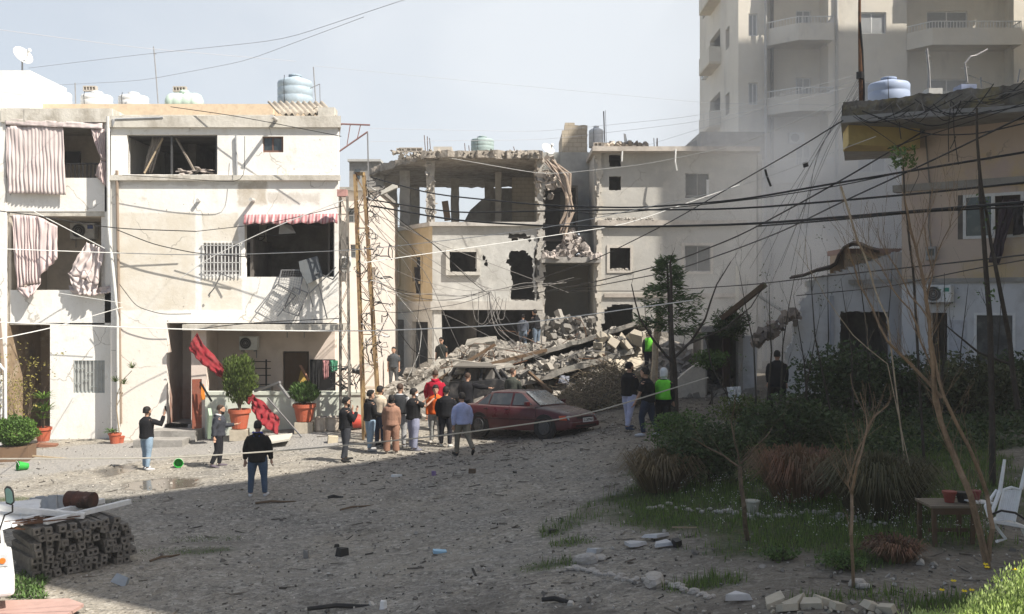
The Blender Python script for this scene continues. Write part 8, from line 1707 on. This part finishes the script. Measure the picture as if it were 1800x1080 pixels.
for k in range(9000):
    Y = rnd(21, 29.5); x = rnd(.27, .57)*Y; hh = .22+.5*noise.noise(Vector((x*.6, Y*.6, 17)))+.25*(Y-21)/8; m.leaf((x, Y, gz(x, Y)+max(.05, hh)*random.random()), rnd(.07, .17), .5)
tag(m.build('undergrowth', leaf_dark), 'dark leafy undergrowth filling the back of the garden', 'undergrowth', kind='stuff')
# evergreen tree behind the forked one
b = at(1186, 740, 30.5); t = thing('evergreen_tree', 'dark feathery evergreen rising behind the forked bare tree', 'tree', b); m = MB(); m.tube([b, P(1180, 600, 30.5), P(1172, 455, 30.5)], [.12, .08, .02], 8); m.build('trunk', bark_d, t); m = MB()
for k in range(40):
    y = 455+k*3.4; hw = 8+min(44, k*1.7)*rnd(.35, 1.25); s = random.choice((-1, 1)); c0 = P(1172+(y-455)*.06, y, 30.5); c1 = P(1172+s*hw+(y-455)*.08, y+rnd(-12, 4), 30.5+rnd(-.6, .6)); 
    for j in range(70):
        u = random.random(); q = c0.lerp(c1, u)+Vector((rnd(-.08, .08), rnd(-.15, .15), rnd(-.10, .10)-.05*u)); m.leaf(q, rnd(.10, .26), .2, Vector((s*.6+rnd(-.4, .4), rnd(-.5, .5), rnd(-.5, .5))).normalized())
m.build('crown', foliage('evergreen', (.08, .13, .045), (.04, .07, .03)), t)
# stones edging the beds
stm = Mat('border_stone', (.40, .37, .33)).island(.6, 1.35).stain((.2, .18, .15), 5, .45, .7, .6).bump(20, .5, .01).m; stp = Mat('pale_slab', (.50, .50, .50)).stain((.3, .29, .27), 4, .45, .7, .6).bump(15, .4, .01).m
protos = []
for k in range(6):
    m = MB(); rr = []
    for z, q in ((-.5, .55), (-.25, .95), (.1, 1.0), (.38, .8), (.5, .4)): rr.append([Vector((q*.5*rnd(.85, 1.15)*math.cos(2*math.pi*i/9), q*.5*rnd(.85, 1.15)*math.sin(2*math.pi*i/9), z*.7)) for i in range(9)])
    m.loft(rr); protos.append(m)
used = {}
def stone(px, py, s, group, label):
    p = onground(px, py); k = random.randint(0, 5)
    if k not in used: used[k] = o = protos[k].build('border_stone', stm, smooth=False)
    else: o = used[k].copy(); COL.objects.link(o)
    o.location = p+Vector((0, 0, s*.18)); o.scale = (s*rnd(.8, 1.5), s*rnd(.7, 1.1), s*rnd(.6, 1)); o.rotation_euler = (rnd(-.2, .2), rnd(-.2, .2), rnd(0, 6)); tag(o, label, 'stone', group)
def row(pts, n, s0, s1, group, label, wob=4):
    L_ = [math.hypot(b[0]-a[0], b[1]-a[1]) for a, b in zip(pts[:-1], pts[1:])]; T = sum(L_)
    for k in range(n):
        u = (k+.5)/n*T
        for i, l in enumerate(L_):
            if u <= l: break
            u -= l
        a, b = pts[i], pts[i+1]; f = u/L_[i]; stone(a[0]+(b[0]-a[0])*f+rnd(-3, 3), a[1]+(b[1]-a[1])*f+rnd(-wob, wob), rnd(s0, s1), group, '%d%s %s' % (k+1, {1: 'st', 2: 'nd', 3: 'rd'}.get((k+1) % 10 if k not in (10, 11, 12) else 0, 'th'), label))
row([(1135, 893), (1180, 890), (1230, 900), (1290, 905), (1345, 908), (1420, 905), (1500, 915), (1560, 925)], 44, .07, .14, 'stones edging the upper bed', 'small whitish stone from the left in the row edging the upper grassy bed', 5)
row([(1085, 1015), (1130, 1025), (1180, 1030), (1225, 1045), (1260, 1052)], 28, .06, .13, 'stones edging the lower bed', 'rounded grey stone from the left in the row curving along the lower bed')
row([(1000, 1000), (1040, 1008), (1090, 1018)], 12, .07, .13, 'stones at the left end of the lower bed', 'pale stone from the left at the left end of the lower edging')
for px, py, s, lab in ((1150, 1028, .34, 'large tan boulder in the middle of the lower stone row'), (1030, 990, .28, 'broad flat grey stone at the left end of the lower stone row'), (1508, 1030, .17, 'grey stone at the foot of the slim forked tree'), (1518, 1034, .13, 'smaller grey stone at the foot of the slim forked tree'), (1055, 985, .2, 'upright pointed whitish stone at the left of the lower row')): stone(px, py, s, None, lab)
for px, py, sz, yaw, lab in ((1152, 948, (.46, .26, .05), .4, 'white marble slab scrap tilted on others behind the lower bed'), (1115, 963, (.34, .2, .05), .3, 'smaller white marble scrap left of the tilted slab'), (1165, 962, (.3, .2, .05), -.1, 'grey slab scrap under the tilted marble slab'), (1047, 975, (.36, .2, .07), .5, 'pale slab scrap lying on the left stone row'),
                             (1297, 1058, (.36, .16, .07), .1, 'pale stone slab leaning in the gap of the lower row')):
    p = onground(px, py); m = MB(); m.chunk(p+Vector((0, 0, .06)), (sz[0]*1.1, sz[1]*1.2, sz[2]), (rnd(-.15, .15), rnd(-.15, .15), yaw)); tth('stone_slab', lab, 'stone slab', m, stp, 'marble scraps by the bed')
for k, (px, py, w_) in enumerate(((1368, 1062, .34), (1402, 1068, .26), (1428, 1068, .2), (1447, 1064, .16), (1385, 1075, .22), (1470, 1072, .14), (1532, 1072, .2), (1560, 1078, .16))):
    p = onground(px, py); m = MB(); m.chunk(p+Vector((0, 0, .045)), (w_*1.25, .22, .075), (rnd(-.35, .2), rnd(-.3, .3), rnd(.1, .7))); [m.chunk(p+Vector((rnd(-.2, .2), rnd(-.12, .1), .01)), (.06, .05, .04)) for _ in range(5)]; tth('stone_slab', ['broad sunlit cream slab leading the row at the bottom edge', 'second sunlit cream slab from the left in the bottom row', 'tilted sunlit cream slab in the bottom row', 'pointed sunlit cream stone in the bottom row', 'sunlit cream slab lying lowest under the broad one', 'small sunlit cream stone right of the pointed one', 'sunlit stone near the flowering bush at the bottom edge', 'last sunlit stone beside the flowering bush'][k], 'stone slab', m, plain('cream_stone', (.43, .39, .31), .9, dirt=.3), 'sunlit slabs along the bottom edge')
m = MB(); p = onground(1205, 933); m.obox(p+Vector((0, 0, .05)), (.5, .02, .02), (0, .1, .4)); tth('stick', 'thin pale stick lying behind the tilted marble slab', 'stick', m, wood_l); m = MB(); p = onground(1190, 962); m.chunk(p+Vector((0, 0, .06)), (.3, .2, .1)); tth('rubber_scrap', 'black rubber scrap lying right of the tilted marble slab', 'scrap', m, black_m)
p = onground(1322, 905); t = thing('plant_pot', 'pale upturned plastic pot behind the small sapling', 'pot', p); m = MB(); m.rings(p, [(0, .09), (.2, .12), (.22, .13), (.24, .12)], 18); m.build('body', plain('pot_pale', (.35, .34, .28), .7), t); m = MB(); m.rings(p, [(.19, .115), (.2, .11)], 14); m.build('soil', soil, t)
# table with pots
YTb = 13.2; zt = Z(890, YTb); t = thing('garden_table', 'old wooden table overgrown with weeds beside the white chair', 'table', at(1690, 960, YTb)); xa, xb = X(1637, YTb), X(1722, YTb)
m = MB()
for k in range(4): m.box(xa, xb, YTb+k*.14, YTb+k*.14+.125, zt-.03, zt)
m.build('table_top', plain('wood_table', (.17, .14, .10), .8, dirt=.6, scale=9), t)
for x in (xa+.05, xb-.05):
    for y in (YTb+.05, YTb+.5): m = MB(); m.bar((x+rnd(-.03, .03), y, gz(x, y)-.02), (x, y, zt-.03), .05); m.build('leg', wood_d, t)
m = MB(); m.box(xa+.05, xb-.05, YTb+.03, YTb+.05, zt-.12, zt-.031); m.box(xa+.05, xb-.05, YTb+.2, YTb+.22, gz(xa, YTb)+.15, gz(xa, YTb)+.2); m.build('rail', wood_d, t)
for px, r_, h_, mt, lab in ((1669, .085, .15, plain('pot_dullred', (.20, .04, .03), .6), 'dull red plastic pot on the wooden table'), (1692, .085, .14, black_m, 'black plastic pot on the wooden table beside the red one'), (1714, .07, .16, plain('pot_dullred2', (.16, .03, .03), .6), 'tilted red pot at the right end of the wooden table')):
    c = Vector((X(px, YTb+.25), YTb+.25, zt+.002)); tt = thing('plant_pot', lab, 'pot', c, 'pots on the garden table'); m = MB(); m.rings(c, [(0, r_*.7), (h_*.8, r_), (h_*.8, r_*1.1), (h_, r_*1.12), (h_, r_*.95)], 20); m.build('body', mt, tt); m = MB(); m.rings(c, [(h_*.8, r_*.93), (h_*.85, r_*.9)], 14); m.build('soil', soil, tt)
m = MB(); m.obox((X(1722, YTb+.15), YTb+.15, zt+.03), (.35, .25, .02), (0, .1, .3)); tth('tray', 'white tray lying at the right end of the wooden table', 'tray', m, white_pl)
# white plastic chair, tipped
YCh = 12.4; c = P(1768, 918, YCh); t = thing('plastic_chair', 'white plastic garden chair with slatted back tipped over beside the table', 'chair', Vector((c.x, c.y, gz(c.x, c.y))), None)
def cp_(px, py, dy=0.): return P(px, py, YCh+dy)
m = MB()
for k in range(8):
    u = k/7; m.bar(cp_(1767+u*24, 861+3*abs(u-.5), .15), cp_(1753+u*26, 915, -.05), .022, .012)
bk = m.build('backrest', white_pl, t); m = MB(); m.tube([cp_(1763, 862, .15), cp_(1778, 857, .16), cp_(1795, 862, .15)], .02, 6); m.tube([cp_(1765, 860, .15), cp_(1751, 917, -.05)], .016, 6); m.tube([cp_(1794, 861, .15), cp_(1783, 918, -.05)], .016, 6); m.build('back_frame', white_pl, bk)
m = MB(); m.loft([[cp_(x, y, d) for x, y, d in q] for q in ([(1742, 914, -.1), (1790, 922, -.1), (1812, 928, .1), (1755, 905, .3)], [(1742, 919, -.1), (1790, 927, -.1), (1812, 933, .1), (1755, 910, .3)])]); m.build('seat', white_pl, t)
for a in (((1766, 808, .1), (1758, 862, .05), (1742, 905, -.1)), ((1803, 820, .2), (1795, 860, .15)),): m = MB(); m.tube([cp_(*q) for q in a], [.018, .026, .024][:len(a)], 7); m.build('leg', white_pl, t)
for a in (((1745, 918, 0), (1768, 948, .05), (1752, 952, -.1)), ((1795, 925, .1), (1808, 955, .2)), ((1740, 915, -.1), (1732, 890, 0), (1752, 862, .1))): m = MB(); m.tube([cp_(*q) for q in a], .02, 7); m.build('leg', white_pl, t)
m = MB(); m.tube([P(1742, 905, 12.2), P(1760, 898, 12.1), P(1785, 902, 12.1), P(1805, 915, 12.1)], .015, 5); tth('hose', 'black hose looped over the tipped white chair', 'hose', m, black_m)
m = MB(); m.prism([Vector((X(1500, 31), 31, 1)), Vector((X(1850, 27.8), 27.8, 1)), Vector((X(1850, 27.8), 28, 1)), Vector((X(1500, 31), 31.2, 1))], (0, 0, 1.0)); tth('garden_wall', 'low rough wall along the back of the garden before the ochre house', 'wall', m, concrete)
# ================================================================ haze and smoke
def volume(name, mat): m = bpy.data.materials.new(name); m.use_nodes = True; m.node_tree.nodes.clear(); return m
hz = MB(); hz.box(-60, 62, -8, 130, -3, 62)
m = bpy.data.materials.new('haze_air'); m.use_nodes = True; nt = m.node_tree; nt.nodes.clear(); pv = nt.nodes.new('ShaderNodeVolumePrincipled'); oo = nt.nodes.new('ShaderNodeOutputMaterial')
pv.inputs['Color'].default_value = (.86, .88, .9, 1); pv.inputs['Density'].default_value = .0009; pv.inputs['Anisotropy'].default_value = .2; nt.links.new(pv.outputs[0], oo.inputs['Volume'])
tag(hz.build('haze', m), 'thin pale dust haze filling the air over the yard and houses', 'haze', kind='stuff')
sm = MB(); SX0, SX1, SY0, SY1, SZ0, SZ1 = 4.6, 24.5, 44.3, 57.6, .6, 27
# soft plume between the beige house and the tower
sm.box(4.2, 30, 35.2, 56.6, .8, 26)
m = bpy.data.materials.new('smoke_air'); m.use_nodes = True; nt = m.node_tree; nt.nodes.clear(); pv = nt.nodes.new('ShaderNodeVolumePrincipled'); oo = nt.nodes.new('ShaderNodeOutputMaterial')
pv.inputs['Color'].default_value = (.95, .96, .97, 1); pv.inputs['Anisotropy'].default_value = .1
tc = nt.nodes.new('ShaderNodeTexCoord'); sp = nt.nodes.new('ShaderNodeSeparateXYZ'); nt.links.new(tc.outputs['Object'], sp.inputs[0])
def mr(sock, a, b, c, d, smooth=True):
    r = nt.nodes.new('ShaderNodeMapRange'); r.interpolation_type = 'SMOOTHSTEP' if smooth else 'LINEAR'
    for i, v in enumerate((a, b, c, d)): r.inputs[i+1].default_value = v
    nt.links.new(sock, r.inputs[0]); return r.outputs[0]
def ml(a, b):
    n = nt.nodes.new('ShaderNodeMath'); n.operation = 'MULTIPLY'
    for i, v in enumerate((a, b)):
        if isinstance(v, float): n.inputs[i].default_value = v
        else: nt.links.new(v, n.inputs[i])
    return n.outputs[0]
nz = nt.nodes.new('ShaderNodeTexNoise'); nz.inputs['Scale'].default_value = .22; nz.inputs['Detail'].default_value = 3; nz.inputs['Distortion'].default_value = .5; nt.links.new(tc.outputs['Object'], nz.inputs['Vector'])
d = ml(mr(sp.outputs[2], 6., 17., 1., .10), mr(nz.outputs[0], .36, .62, .25, 1.))
d = ml(d, ml(ml(mr(sp.outputs[0], 5.5, 13., .0, 1.), mr(sp.outputs[0], 19., 27., 1., 0.)), mr(sp.outputs[1], 38., 45., 0., 1.)))
nt.links.new(ml(d, .20), pv.inputs['Density']); nt.links.new(pv.outputs[0], oo.inputs['Volume'])
tag(sm.build('smoke', m), 'grey smoke drifting between the beige house and the tower', 'smoke', kind='stuff')
